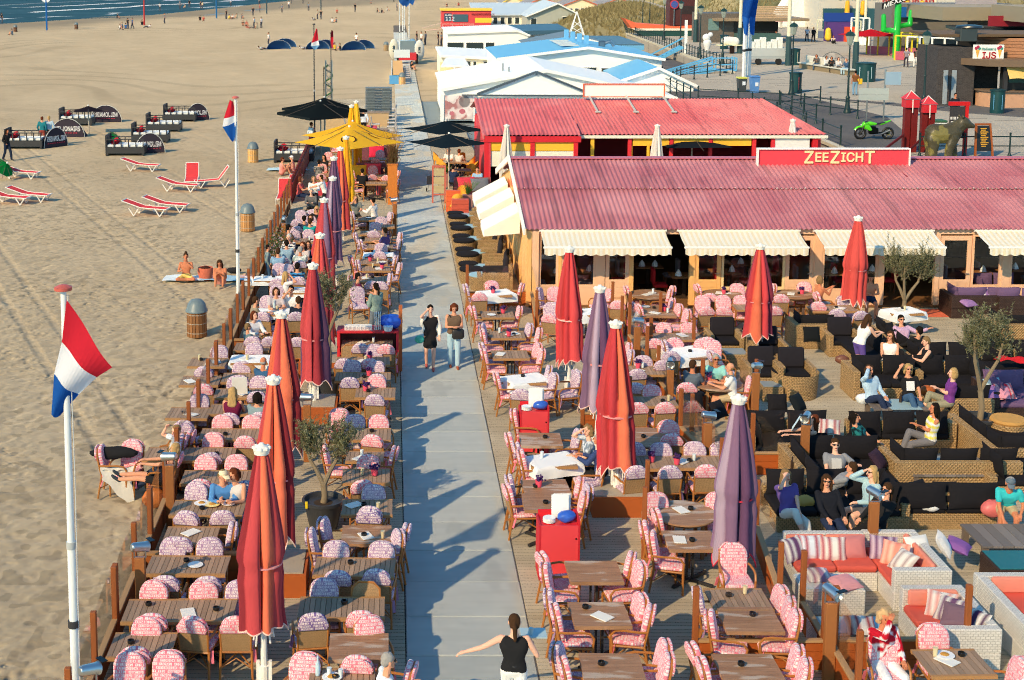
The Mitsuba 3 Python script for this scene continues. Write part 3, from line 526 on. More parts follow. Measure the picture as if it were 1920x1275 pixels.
def city_print(p,n,uv):
 ln=dr.floor(uv.y/.052);rr=cell_rand(ln,11.0);wd=.026+.018*rr
 u=uv.x/wd+40+17*rr*10;ch=dr.floor(u);a=mi.Int32(dr.floor((u-ch)*6));b=mi.Int32(dr.floor((uv.y/.052-ln)*9.0))
 row=mi.UInt32(mi.Int32(ln+800)%8);col=mi.UInt32(mi.Int32(ch)%48)
 g=dr.gather(mi.UInt32,TXT,row*64+col);inside=(a<6)&(b>0)&(b<8)
 bits=dr.gather(mi.UInt32,GLY,g*5+mi.UInt32(dr.clip(a,0,4)))|dr.gather(mi.UInt32,GLY,g*5+mi.UInt32(dr.clip(a-1,0,4)))
 on=((bits>>mi.UInt32(dr.clip(7-b,0,6)))&1)>0
 bold=smoothstep(.6,.61,cell_rand(ln,dr.floor(u/9),2.0))*.25
 return dr.select(inside&on,1.0,bold*.6+.05)
_cl=lambda p,n,uv:.006*fbm(p.x*14,p.y*14,p.z*14,octaves=2)
M['cushion']=two({'type':'blendbsdf','weight':proc(city_print),'a':pr(rough=.9,spec=.1),'b':pr((.80,.68,.70),rough=.9,spec=.1)})
def puff(outline,t,inset=.03,bulge=.35):
 """padded slab from an outline in the xz plane, t thick along y, with planar uv"""
 o=np.asarray(outline,float);c=o.mean(0);n=len(o)
 d=o-c;L=np.linalg.norm(d,axis=1,keepdims=True);ins=c+d*(1-inset/L)
 v,uv=[],[]
 for q,y in((ins,-t/2),(o,-t/4),(o,t/4),(ins,t/2)):
  v.append(np.stack([q[:,0],np.full(n,y),q[:,1]],1))
 v.append([[c[0],-t/2*(1+bulge),c[1]],[c[0],t/2*(1+bulge),c[1]]])
 f=[]
 for k in range(3):
  for i in range(n):j=(i+1)%n;f+=[[k*n+i,k*n+j,(k+1)*n+j],[k*n+i,(k+1)*n+j,(k+1)*n+i]]
 for i in range(n):j=(i+1)%n;f+=[[4*n,j,i],[4*n+1,3*n+i,3*n+j]]
 v=np.vstack(v)
 return v,np.array(f),v[:,[0,2]]
def rounded(w0,w1,h,r):
 """outline of a chair back: w0 wide at the bottom, w1 at its widest, h high, top corners of radius r"""
 p=[(-w0/2,0),(w0/2,0),(w1/2,h*.45),(w1/2,h-r)]
 p+=[(w1/2-r+r*math.cos(a),h-r+r*math.sin(a))for a in np.linspace(.2,np.pi/2,5)]
 return p+[(-x,y)for x,y in p[:1:-1]]
def chair_parts(cush,frame=(.40,.15,.035),weave=(.36,.23,.12)):
 tilt=math.radians(11);P_=[]
 def lean(m):return xf(m,(0,-.25,.44),rx=tilt)
 for s in(-1,1):
  P_.append(('leg',tube([(s*.255,.25,0),(s*.262,.245,.45)],[.019,.021],6),frame,'satin'))
  P_.append(('leg',tube([(s*.25,-.33,0),(s*.235,-.25,.44)],[.019,.021],6),frame,'satin'))
  P_.append(('arm',tube([(s*.262,.245,.45),(s*.268,.26,.58),(s*.275,.20,.665),(s*.28,.08,.685),(s*.27,-.16,.675),(s*.235,-.29,.665)],.020,6),frame,'satin'))
 P_.append(('back_frame',lean(tube([(-.225,0,0),(-.235,0,.28),(-.22,0,.44),(-.12,0,.535),(.12,0,.535),(.22,0,.44),(.235,0,.28),(.225,0,0)],.019,6)),frame,'satin'))
 P_.append(('seat_rail',join(tube([(-.26,.25,.41),(.26,.25,.41)],.018,6),tube([(-.245,-.25,.42),(.245,-.25,.42)],.018,6),tube([(-.258,.25,.41),(-.24,-.25,.42)],.018,6),tube([(.258,.25,.41),(.24,-.25,.42)],.018,6),box(0,0,.40,.5,.48,.025)),frame,'satin'))
 P_.append(('stretcher',join(tube([(-.25,.24,.2),(0,.0,.30),(-.24,-.29,.2)],.012,5),tube([(.25,.24,.2),(0,0,.30),(.24,-.29,.2)],.012,5),tube([(-.24,-.30,.18),(0,-.27,.33),(.24,-.30,.18)],.012,5)),frame,'satin'))
 o=rounded(.44,.45,.525,.16)
 v,f,uv=puff(o,.022,.01,0);P_.append(('wicker_back',lean((v,f)),weave,'cane',True,uv))
 if cush:
  v,f,uv=puff(rounded(.43,.465,.56,.20),.085);P_.append(('back_cushion',lean((v+[0,.058,.02],f)),cush,'cushion',True,uv))
  q=rounded(.455,.48,.235,.19);v,f,uv=puff(q,.05);P_.append(('cushion_hood',lean((v+[0,-.030,.345],f)),cush,'cushion',True,uv+[3.1,.35]))
  v,f,uv=puff(rounded(.50,.52,.50,.05),.075);v=np.stack([v[:,0],v[:,2]-.24,.465-v[:,1]*.9],1);P_.append(('seat_cushion',(v,f),cush,'cushion',True,uv+[1.7,0]))
  P_.append(('tie',join(bar((-.27,.2,.44),(-.30,.24,.22),.05,.008),bar((.27,-.2,.44),(.29,-.26,.26),.05,.008)),cush,'cloth',False))
 else:
  P_.append(('seat',box(0,0,.425,.48,.46,.03,bev=.01),weave,'cane',False,None))
 return P_
def _cane(p,n,uv):
 a=dr.abs(dr.sin(uv.x*210));b=dr.abs(dr.sin(uv.y*60))
 return mix((.10,.052,.022),(.46,.29,.145),.25+.6*a+.15*b*noise(uv.x*40,uv.y*9))
M['cane']=two(pr(proc(_cane),rough=.6,spec=.3))
PINK,LILAC,CUSH_SHADED,REDC=(.80,.20,.27),(.37,.22,.38),(.20,.12,.32),(.72,.10,.12)  # the dark violet stands for lilac cushions, shade painted into the colour
for k,c in(('p',PINK),('l',LILAC),('n',CUSH_SHADED),('b',None)):proto('g_chair_'+k,chair_parts(c))
def pedestal():
 return[('column',join(box(-.05,0,.06,.035,.05,.64),box(.05,0,.06,.035,.05,.64),box(0,0,.68,.34,.3,.03)),(.03,.03,.032),'satin'),('foot',bar((-.34,-.30,.035),(.34,.30,.05),.05,.045),(.03,.03,.032),'satin'),('foot',bar((-.34,.30,.035),(.34,-.30,.05),.05,.045),(.03,.03,.032),'satin')]
WT=[(.36,.22,.12),(.40,.25,.15),(.32,.20,.125)]
def slat_table(w,d,tone):
 n=max(6,round(w/.085));ps=[]
 c=np.array(tone)
 for i in range(n):
  ps.append(('slat',box(-w/2+(i+.5)*w/n,0,.715,w/n-.008,d-.10,.03),c*(.85+.3*((i*7)%5)/4),'wood',False))
 ps+=[('rim',join(box(0,d/2-.025,.695,w,.05,.052),box(0,-d/2+.025,.695,w,.05,.052),box(0,0,.69,w-.1,d-.1,.012)),np.array([.42,.22,.09]),'wood',False)]
 return ps+pedestal()
def plank_table(w,d):
 ps=[]
 for i in range(6):ps.append(('plank',box(0,-d/2+.085+(i+.5)*(d-.17)/6,.716,w-.16,(d-.17)/6-.003,.03),np.array([.43,.235,.13])*(.9+.2*((i*5)%4)/3),'tablewood',False))
 ps.append(('rim',join(box(0,d/2-.04,.69,w,.08,.058),box(0,-d/2+.04,.69,w,.08,.058),box(w/2-.04,0,.69,.08,d-.161,.057),box(-w/2+.04,0,.69,.08,d-.161,.057)),(.46,.28,.16),'tablewood',False))
 return ps+pedestal()
def _tw(p,n,uv):
 g=fbm(p.x*3,p.y*46,octaves=3);wear=smoothstep(.56,.74,fbm(p.x*2.2,p.y*9,6.0,octaves=3))
 return mix(mix((.26,.125,.06),(.44,.245,.135),g),(.58,.49,.40),.65*wear)
M['tablewood']=two(pr(proc(_tw),rough=.5,spec=.35))
for k,(w,d)in dict(s9=(.92,.78),s13=(1.32,.74),s7=(.76,.62)).items():proto('g_table_'+k,slat_table(w,d,(.36,.24,.16)))
proto('g_table_pk',plank_table(.86,.80))
def round_table(r):return[('tabletop',lathe([(r-.02,.705),(r,.715),(r,.738),(r-.01,.745)],28),(.42,.235,.12),'tablewood',40),('apron',lathe([(r-.12,.64),(r-.12,.704)],20),(.34,.18,.08),'wood',40)]+[('leg',box(r*.5*a,r*.5*b,0,.06,.06,.66),(.36,.19,.08),'wood',False)for a in(-1,1)for b in(-1,1)]
proto('g_table_rd',round_table(.60))
def cloth_mesh(w,d,seed,rot=0.0,drop=.30):
 rr=np.random.default_rng(seed)
 def fn(u,v):
  x,y=(u-.5)*(w+2*drop),(v-.5)*(d+2*drop)
  ox,oy=np.clip(np.abs(x)-w/2,0,None),np.clip(np.abs(y)-d/2,0,None)
  dd=np.hypot(ox,oy);fold=1+.05*np.sin(9*(x+1.3*y)+seed)
  px=np.clip(x,-w/2,w/2)+np.sign(x)*np.minimum(ox,.02+.10*ox)*fold;py=np.clip(y,-d/2,d/2)+np.sign(y)*np.minimum(oy,.02+.10*oy)*fold
  return px+.012*np.sin(14*py+seed)*np.minimum(oy+ox,.2)*5,py+.012*np.sin(13*px+seed)*np.minimum(ox+oy,.2)*5,.753-.96*np.maximum(ox,oy)-.0*dd+.004*np.sin(12*x+7*y+seed)
 return xf(grid(fn,26,26),rz=rot)
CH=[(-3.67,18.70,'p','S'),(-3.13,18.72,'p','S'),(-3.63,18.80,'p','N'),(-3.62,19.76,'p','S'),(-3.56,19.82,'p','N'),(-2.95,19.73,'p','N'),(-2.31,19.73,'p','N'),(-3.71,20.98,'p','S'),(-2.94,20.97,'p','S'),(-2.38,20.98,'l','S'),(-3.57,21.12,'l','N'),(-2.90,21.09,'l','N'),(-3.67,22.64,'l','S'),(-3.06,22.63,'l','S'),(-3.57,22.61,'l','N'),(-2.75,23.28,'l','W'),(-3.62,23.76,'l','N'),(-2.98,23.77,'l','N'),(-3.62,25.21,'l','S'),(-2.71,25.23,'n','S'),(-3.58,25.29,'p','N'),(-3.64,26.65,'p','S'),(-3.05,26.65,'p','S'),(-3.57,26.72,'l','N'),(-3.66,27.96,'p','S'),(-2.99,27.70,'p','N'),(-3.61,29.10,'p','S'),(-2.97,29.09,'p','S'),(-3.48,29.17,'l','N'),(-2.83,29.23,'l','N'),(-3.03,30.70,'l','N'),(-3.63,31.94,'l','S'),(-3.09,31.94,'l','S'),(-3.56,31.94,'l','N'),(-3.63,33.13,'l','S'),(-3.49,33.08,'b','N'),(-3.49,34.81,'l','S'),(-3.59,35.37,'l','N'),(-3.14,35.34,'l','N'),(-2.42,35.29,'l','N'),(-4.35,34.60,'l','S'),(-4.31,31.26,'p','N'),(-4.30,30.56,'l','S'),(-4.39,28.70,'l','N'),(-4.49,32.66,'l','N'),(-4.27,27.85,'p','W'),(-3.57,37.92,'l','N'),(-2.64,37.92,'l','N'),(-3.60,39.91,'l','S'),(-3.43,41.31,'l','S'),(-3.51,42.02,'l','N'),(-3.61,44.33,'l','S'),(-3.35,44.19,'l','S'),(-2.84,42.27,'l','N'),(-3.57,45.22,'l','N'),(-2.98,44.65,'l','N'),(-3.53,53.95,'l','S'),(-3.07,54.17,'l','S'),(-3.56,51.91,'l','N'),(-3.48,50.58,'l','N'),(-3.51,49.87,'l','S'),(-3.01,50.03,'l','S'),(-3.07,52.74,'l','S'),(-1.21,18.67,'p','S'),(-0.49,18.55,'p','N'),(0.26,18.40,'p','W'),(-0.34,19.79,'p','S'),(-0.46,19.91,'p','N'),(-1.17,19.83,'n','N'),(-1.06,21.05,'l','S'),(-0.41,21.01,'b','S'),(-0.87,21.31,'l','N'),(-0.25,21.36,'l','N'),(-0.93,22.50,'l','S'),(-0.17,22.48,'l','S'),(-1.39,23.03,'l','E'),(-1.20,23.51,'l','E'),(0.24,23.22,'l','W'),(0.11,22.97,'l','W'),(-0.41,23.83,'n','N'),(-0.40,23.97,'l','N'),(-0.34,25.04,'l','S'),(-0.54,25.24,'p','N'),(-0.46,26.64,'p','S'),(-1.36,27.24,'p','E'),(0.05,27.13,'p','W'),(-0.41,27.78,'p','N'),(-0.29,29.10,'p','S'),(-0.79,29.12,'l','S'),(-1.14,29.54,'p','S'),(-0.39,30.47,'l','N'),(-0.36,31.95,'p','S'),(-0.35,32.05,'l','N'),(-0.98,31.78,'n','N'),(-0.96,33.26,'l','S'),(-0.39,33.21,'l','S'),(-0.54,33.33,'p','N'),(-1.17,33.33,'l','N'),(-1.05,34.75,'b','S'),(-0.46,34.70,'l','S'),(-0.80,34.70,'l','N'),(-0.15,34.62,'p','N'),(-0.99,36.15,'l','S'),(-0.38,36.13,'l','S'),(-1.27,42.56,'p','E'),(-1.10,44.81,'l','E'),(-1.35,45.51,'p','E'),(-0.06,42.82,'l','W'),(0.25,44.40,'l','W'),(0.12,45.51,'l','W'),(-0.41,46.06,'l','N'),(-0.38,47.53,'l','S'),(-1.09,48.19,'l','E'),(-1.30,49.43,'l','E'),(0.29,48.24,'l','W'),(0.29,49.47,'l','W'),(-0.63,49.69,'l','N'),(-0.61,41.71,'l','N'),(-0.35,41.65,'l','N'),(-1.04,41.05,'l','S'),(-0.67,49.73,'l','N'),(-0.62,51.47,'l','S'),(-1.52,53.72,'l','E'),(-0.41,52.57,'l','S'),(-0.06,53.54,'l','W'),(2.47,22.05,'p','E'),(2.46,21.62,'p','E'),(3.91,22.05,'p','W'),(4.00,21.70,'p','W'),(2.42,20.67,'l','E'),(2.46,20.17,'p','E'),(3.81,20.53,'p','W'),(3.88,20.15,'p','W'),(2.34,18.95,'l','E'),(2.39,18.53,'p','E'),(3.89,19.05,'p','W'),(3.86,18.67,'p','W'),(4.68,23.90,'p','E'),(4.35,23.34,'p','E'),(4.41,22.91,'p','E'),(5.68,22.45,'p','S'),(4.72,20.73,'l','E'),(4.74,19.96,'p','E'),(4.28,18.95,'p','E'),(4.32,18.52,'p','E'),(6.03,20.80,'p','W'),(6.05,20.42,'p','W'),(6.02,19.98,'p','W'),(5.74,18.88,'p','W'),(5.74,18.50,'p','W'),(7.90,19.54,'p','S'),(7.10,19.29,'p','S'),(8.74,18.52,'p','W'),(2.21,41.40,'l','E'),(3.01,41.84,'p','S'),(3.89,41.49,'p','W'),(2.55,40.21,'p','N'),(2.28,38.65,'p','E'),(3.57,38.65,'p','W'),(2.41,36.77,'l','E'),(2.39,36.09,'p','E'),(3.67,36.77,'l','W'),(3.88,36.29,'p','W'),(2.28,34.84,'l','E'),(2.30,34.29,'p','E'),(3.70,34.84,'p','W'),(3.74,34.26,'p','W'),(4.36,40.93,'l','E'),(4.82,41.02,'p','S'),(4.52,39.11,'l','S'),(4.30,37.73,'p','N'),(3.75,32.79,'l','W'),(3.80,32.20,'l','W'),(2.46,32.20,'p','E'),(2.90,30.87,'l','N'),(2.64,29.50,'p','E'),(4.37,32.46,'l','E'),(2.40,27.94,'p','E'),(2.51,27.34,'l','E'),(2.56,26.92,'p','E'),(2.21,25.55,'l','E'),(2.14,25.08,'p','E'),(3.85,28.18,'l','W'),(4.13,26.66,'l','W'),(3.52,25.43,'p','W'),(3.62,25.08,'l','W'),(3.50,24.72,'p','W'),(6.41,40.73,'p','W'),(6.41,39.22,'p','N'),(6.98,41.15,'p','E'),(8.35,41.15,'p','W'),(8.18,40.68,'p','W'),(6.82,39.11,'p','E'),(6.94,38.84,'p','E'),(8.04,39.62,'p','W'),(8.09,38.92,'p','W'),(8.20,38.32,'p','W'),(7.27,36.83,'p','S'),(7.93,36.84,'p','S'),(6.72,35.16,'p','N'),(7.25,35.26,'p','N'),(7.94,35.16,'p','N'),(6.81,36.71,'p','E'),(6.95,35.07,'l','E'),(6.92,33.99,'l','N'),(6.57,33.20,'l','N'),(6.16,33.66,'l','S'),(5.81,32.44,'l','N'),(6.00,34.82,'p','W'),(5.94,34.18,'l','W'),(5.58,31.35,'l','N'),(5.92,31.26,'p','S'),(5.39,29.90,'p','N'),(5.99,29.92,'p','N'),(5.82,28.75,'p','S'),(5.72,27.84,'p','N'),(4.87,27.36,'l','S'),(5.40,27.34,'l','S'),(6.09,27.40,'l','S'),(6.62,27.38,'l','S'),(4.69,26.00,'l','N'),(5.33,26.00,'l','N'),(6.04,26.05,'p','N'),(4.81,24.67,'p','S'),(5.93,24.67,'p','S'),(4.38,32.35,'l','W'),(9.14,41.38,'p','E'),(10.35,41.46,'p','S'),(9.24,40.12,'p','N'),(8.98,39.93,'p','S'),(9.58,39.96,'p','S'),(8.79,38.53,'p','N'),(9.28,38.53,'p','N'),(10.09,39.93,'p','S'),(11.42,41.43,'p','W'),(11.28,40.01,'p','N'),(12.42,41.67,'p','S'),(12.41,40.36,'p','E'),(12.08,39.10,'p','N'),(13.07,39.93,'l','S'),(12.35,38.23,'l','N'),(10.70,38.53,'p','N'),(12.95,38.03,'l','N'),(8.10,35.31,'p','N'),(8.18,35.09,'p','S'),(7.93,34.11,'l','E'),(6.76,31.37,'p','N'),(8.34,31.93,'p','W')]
TB=[(-3.62,19.37,'s9','B'),(-3.62,20.47,'s9','B'),(-2.86,20.49,'s9','B'),(-3.35,22.11,'s13','B'),(-3.47,23.31,'s9','B'),(-3.33,24.54,'s13','B'),(-3.37,26.09,'s13','B'),(-3.61,27.37,'s9','B'),(-3.36,28.56,'s13','B'),(-3.38,30.22,'s13','B'),(-3.41,31.39,'s13','B'),(-3.58,32.61,'s9','B'),(-3.52,34.19,'c','B'),(-3.58,35.32,'s9','B'),(-3.30,38.98,'c','B'),(-2.80,41.61,'c','B'),(-3.80,43.16,'c','B'),(-3.02,49.16,'s9','B'),(-3.27,55.00,'s9','B'),(-4.54,33.90,'s9','S'),(-4.52,32.36,'s9','S'),(-4.45,29.96,'s9','S'),(-4.50,27.36,'s9','S'),(-0.69,18.31,'s9','P'),(-0.48,19.33,'pk','P'),(-0.77,20.57,'s13','P'),(-0.61,22.03,'s13','P'),(-0.44,23.34,'pk','P'),(-0.45,24.58,'s9','P'),(-0.50,26.14,'s9','P'),(-0.54,27.23,'s7','P'),(-0.48,28.56,'s9','P'),(-0.38,31.42,'s9','P'),(-0.69,32.68,'s13','P'),(-0.71,34.03,'s13','P'),(-0.64,35.64,'s13','P'),(-0.62,43.10,'s9','P'),(-0.51,44.58,'s9','P'),(-0.59,45.62,'s9','P'),(-0.45,46.77,'c','P'),(-0.42,48.16,'s9','P'),(-0.51,49.38,'s9','P'),(-0.70,50.60,'s9','P'),(-0.28,51.95,'s7','P'),(-0.85,53.45,'s9','P'),(3.28,21.86,'pk','R'),(3.15,20.35,'pk','R'),(3.09,18.72,'pk','R'),(2.90,25.55,'pk','R'),(2.83,24.83,'pk','R'),(3.18,27.02,'c','R'),(3.08,28.24,'pk','R'),(3.17,32.52,'c','R'),(2.97,34.59,'s9','R'),(3.06,36.49,'s9','R'),(2.95,38.66,'s9','R'),(3.11,41.27,'c','R'),(7.52,38.85,'pk','I'),(7.29,39.31,'pk','I'),(7.64,41.10,'rd','I'),(7.50,36.30,'s13','I'),(7.53,34.84,'rc','I'),(6.07,33.21,'s9','I'),(5.93,30.80,'s9','I'),(5.32,28.41,'rd','I'),(4.98,26.89,'s9','I'),(5.87,26.91,'s13','I'),(5.23,24.33,'rd','I'),(5.11,23.11,'pk','I'),(5.38,20.85,'s9','I'),(5.39,20.18,'pk','I'),(5.00,18.70,'pk','I'),(9.82,41.15,'rd','I'),(11.96,41.11,'rd','I'),(10.46,39.50,'s13','I'),(12.55,39.34,'s13','I'),(14.48,39.08,'c','I'),(7.64,32.19,'rd','I'),(7.94,18.86,'s9','I'),(5.43,38.92,'c','I')]
ORD=['first','second','third','fourth','fifth','sixth','seventh','eighth','ninth','tenth','eleventh','twelfth','thirteenth','fourteenth','fifteenth','sixteenth','seventeenth','eighteenth','nineteenth','twentieth','twenty-first','twenty-second','twenty-third','twenty-fourth','twenty-fifth','twenty-sixth','twenty-seventh']
COLN=dict(B='beach-side table',S='sand table',P='path-side table',R='right-deck table',I='inner table')
GRP=dict(B='tables along the beach fence',S='tables on the sand',P='tables on the left of the path',R='tables on the right of the path',I='tables on the inner terrace')
KND=dict(s9='slatted wooden table',s13='wide slatted wooden table',s7='small slatted table',pk='square worn wooden table',rd='round wooden table',c='table under a white cloth',rc='round table under a white cloth')
tables=[]
for col in 'BSPRI':
 ts=sorted([t for t in TB if t[3]==col],key=lambda t:t[1])
 for i,(x,y,k,_)in enumerate(ts):
  ref=f'the {ORD[i]} {COLN[col]}'
  kk=dict(c='s9',rc='rd').get(k,k);rz=R.normal(0,.02)
  nm='round_table' if kk=='rd' else 'terrace_table'
  put('g_table_'+kk,nm,f'{KND[k].replace(" table", "") if k in ("c", "rc") else KND[k].replace(" table", "")} table, {ORD[i]} from the front of {dict(B="the beach-side row", S="those on the sand", P="the row left of the path", R="the row right of the path", I="the inner terrace")[col]}'.replace('table under a white cloth table','cloth covered table').replace('under a white cloth','cloth covered').replace('table cloth covered table','cloth covered table'),'table',x,y,.008,rz,GRP[col])
  if k in('c','rc'):
   solo('tablecloth',f'white tablecloth hanging from {ref} from the front','tablecloth',xf(cloth_mesh(1.0 if k=='c' else 1.15,.72 if k=='c' else 1.0,i+ord(col),.35 if col in 'RI' else 0,.16 if col in 'BP' else .24),(x,y,.01)),(.84,.87,.88),'cloth',True,group='white tablecloths')
  tables.append((x,y,ref,col,k))
  r=random.Random(i*31+ord(col));ax,ay=x+r.uniform(-.2,.2),y+r.uniform(-.1,.22)
  if r.random()<.85:solo('ashtray',f'small black ashtray on {ref} from the front','ashtray',lathe([(.045,0),(.052,.012),(.05,.05),(.038,.052),(.036,.02)],10,(ax,ay,.765)),(.012,.012,.013),'gloss',50,group='black ashtrays')
  if r.random()<(.75 if y>33 else .25):
   solo('menu_card',f'folded white menu lying on {ref} from the front','menu',xf(box(0,0,0,.21,.3,.012),(x+r.uniform(-.25,.25),y+r.uniform(-.18,.1),.765),r.uniform(-1,1)),C(236,234,226),'paint',False,group='menus on the tables')
  if r.random()<(.7 if y>33 else .2):
   solo('drinking_glass',f'pale drinking glass on {ref} from the front','glass',lathe([(.03,0),(.038,.13),(.03,.125)],9,(x+r.uniform(-.3,.3),y+r.uniform(-.2,.2),.765)),C(214,200,160)if r.random()<.5 else C(220,230,232),'gloss',50,group='glasses on the tables')
  if r.random()<(.45 if y>36 else .08):
   solo('plate',f'white plate on {ref} from the front','plate',lathe([(.08,0),(.13,.016),(.125,.02)],14,(x+r.uniform(-.3,.3),y+r.uniform(-.2,.2),.765)),C(240,238,232),'gloss',50,group='plates on the tables')
  if col in 'RI' and y>25.5 and r.random()<.5 or(col=='P' and r.random()<.12):
   fx,fy=x+r.uniform(-.28,.28),y+r.uniform(-.2,.2)
   f=thing('flower_pot',f'pink pot of dark violet flowers on {ref} from the front','flower pot','pink pots on the tables')
   part(f,'pot',lathe([(.05,0),(.07,.12),(.074,.13),(.06,.128)],12,(fx,fy,.765)),C(232,84,110),'satin',50)
   part(f,'flowers',join([ball((fx+r.gauss(0,.04),fy+r.gauss(0,.04),.765+.16+r.uniform(-.03,.04)),r.uniform(.018,.032),6)for _ in range(22)]),C(70,45,96),'matte',60)
DIR=dict(N=0.0,S=math.pi,E=-math.pi/2,W=math.pi/2)
CNAME=dict(p='pink city-print',l='lilac city-print',n='dark violet city-print',b='bare rattan')  # n chairs: cushion colour darkened as if standing in shade
SIDE=dict(N='near',S='far',E='left',W='right')
used,seats={},[]
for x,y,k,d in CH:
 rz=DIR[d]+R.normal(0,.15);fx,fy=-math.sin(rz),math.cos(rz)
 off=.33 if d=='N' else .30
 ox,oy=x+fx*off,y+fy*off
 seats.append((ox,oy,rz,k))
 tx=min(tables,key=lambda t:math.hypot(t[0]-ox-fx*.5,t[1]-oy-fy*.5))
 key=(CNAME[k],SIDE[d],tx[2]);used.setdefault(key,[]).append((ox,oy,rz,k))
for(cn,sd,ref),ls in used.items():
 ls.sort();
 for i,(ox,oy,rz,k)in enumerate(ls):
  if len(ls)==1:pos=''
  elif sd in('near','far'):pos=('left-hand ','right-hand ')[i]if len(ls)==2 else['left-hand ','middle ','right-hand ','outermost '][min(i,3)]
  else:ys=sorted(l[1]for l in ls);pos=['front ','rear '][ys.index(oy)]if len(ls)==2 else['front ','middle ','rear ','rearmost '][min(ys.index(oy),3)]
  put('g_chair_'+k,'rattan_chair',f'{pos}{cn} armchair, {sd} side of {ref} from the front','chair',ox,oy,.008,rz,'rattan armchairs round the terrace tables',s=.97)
# ---- closed parasols
def folded(h0,h1,rmax,cols,seed,tie=.45,nf=8,waist=.86):
 """closed canopy from its top h1 down to its hem h0; panels alternate in colour"""
 rr=np.random.default_rng(seed);na,nz=nf*8,26;ph=rr.uniform(0,6.28,nf)
 v,c,f=[],[],[]
 for j in range(nz):
  t=j/(nz-1);z=h1+(h0-h1)*t
  base=.085+(rmax-.085)*min(1,t/.62)**.85
  if t>.62:base*=1-.10*math.sin((t-.62)/.38*math.pi)
  base*=1-(1-waist)*math.exp(-((t-tie-.2)/.045)**2)
  for i in range(na):
   a=i/na*2*np.pi;k=int(i/na*nf);w=(i/na*nf-k)
   fold=abs(math.sin(w*math.pi))**.7;dp=.30+.20*math.sin(ph[k]+2.6*t);r=base*(1.02-dp+dp*fold+.16*math.sin(a+ph[0]+t*2.5)*t+.08*math.sin(2*a+ph[1])*t+.05*math.sin(9*t+ph[k])*t)
   sw=.35*t*math.sin(ph[k]);zz=z-(.16+.14*math.sin(ph[k]*2))*(1-abs(2*w-1))*max(0,t-.78)/.22
   v.append([r*math.cos(a+sw*.3),r*math.sin(a+sw*.3),zz]);c.append(np.array(cols[k%len(cols)])*(1.06-.12*((k*5)%3)))
 for j in range(nz-1):
  for i in range(na):n_=(i+1)%na;f.append([j*na+i,(j+1)*na+i,(j+1)*na+n_,j*na+n_])
 v,f=tri(v,f)
 return(v,f),np.array(c)
DRED,CRED,ORNG,VIO,DVIO,LVIO=C(152,54,62),C(200,78,82),C(230,116,86),C(134,102,130),C(98,68,98),C(188,164,184)
YLW=C(250,190,48)
def parasol(x,y,h,cols,label,seed,hem=.95,rmax=.36,lean=(0,0),block=None,pole=C(238,236,230),trim=None):
 p=thing('closed_parasol',label,'parasol','closed parasols')
 sx,sy=lean;sh=lambda m:(m[0]+np.outer(np.clip(m[0][:,2],0,None)/h,[sx,sy,0])+[x,y,0],m[1])
 z0=.42 if block else .0
 part(p,'pole',sh(tube([(0,0,z0),(0,0,.9),(0,0,h-.2)],[.055,.045,.04],10)),pole,'satin')
 part(p,'sleeve',sh(join(tube([(0,0,z0),(0,0,z0+.32)],.075,10),box(.09,0,z0+.05,.05,.06,.34),box(-.09,0,z0+.05,.05,.06,.34))),pole,'satin')
 m,c=folded(hem,h-.13,rmax,cols,seed);part(p,'canopy',sh(m),c,'cloth',True)
 part(p,'hem',sh(tube(np.vstack([m[0][-64:],m[0][-64:-63]])*[1.01,1.01,1],.012,4,False)),trim or C(240,205,190),'cloth')
 if hem>.5:part(p,'struts',sh(join([tube([(.1*math.cos(a),.1*math.sin(a),hem+.05),(.15*math.cos(a),.15*math.sin(a),hem-.22-.05*(i%3))],.014,5)for i,a in enumerate(np.arange(8)*.785)])),C(240,238,232),'satin',kind='stuff')
 part(p,'strap',sh(lathe([(rmax*.80,hem+(h-hem)*.338),(rmax*.80,hem+(h-hem)*.347)],20)),trim or C(225,150,150),'cloth')
 part(p,'finial',sh(join(lathe([(.11,h-.17),(.125,h-.09),(.10,h-.06),(.05,h-.04),(.03,h-.01)],12),*[ball((.115*math.cos(a),.115*math.sin(a),h-.08),.03,6)for a in np.arange(8)*.785])),C(240,238,228),'satin')
 if block:
  b=thing('parasol_base',f'stone slab in a wooden box holding {block}','parasol base','wooden boxed parasol bases')
  part(b,'side',join(box(x,y-.5,.009,1.1,.05,.40),box(x,y+.5,.009,1.1,.05,.40),box(x-.525,y,.009,.05,.95,.40),box(x+.525,y,.009,.05,.95,.40)),C(176,92,44),'wood');part(b,'slab',box(x,y,.03,.99,.94,.40),C(168,158,142),'paint')
 return p
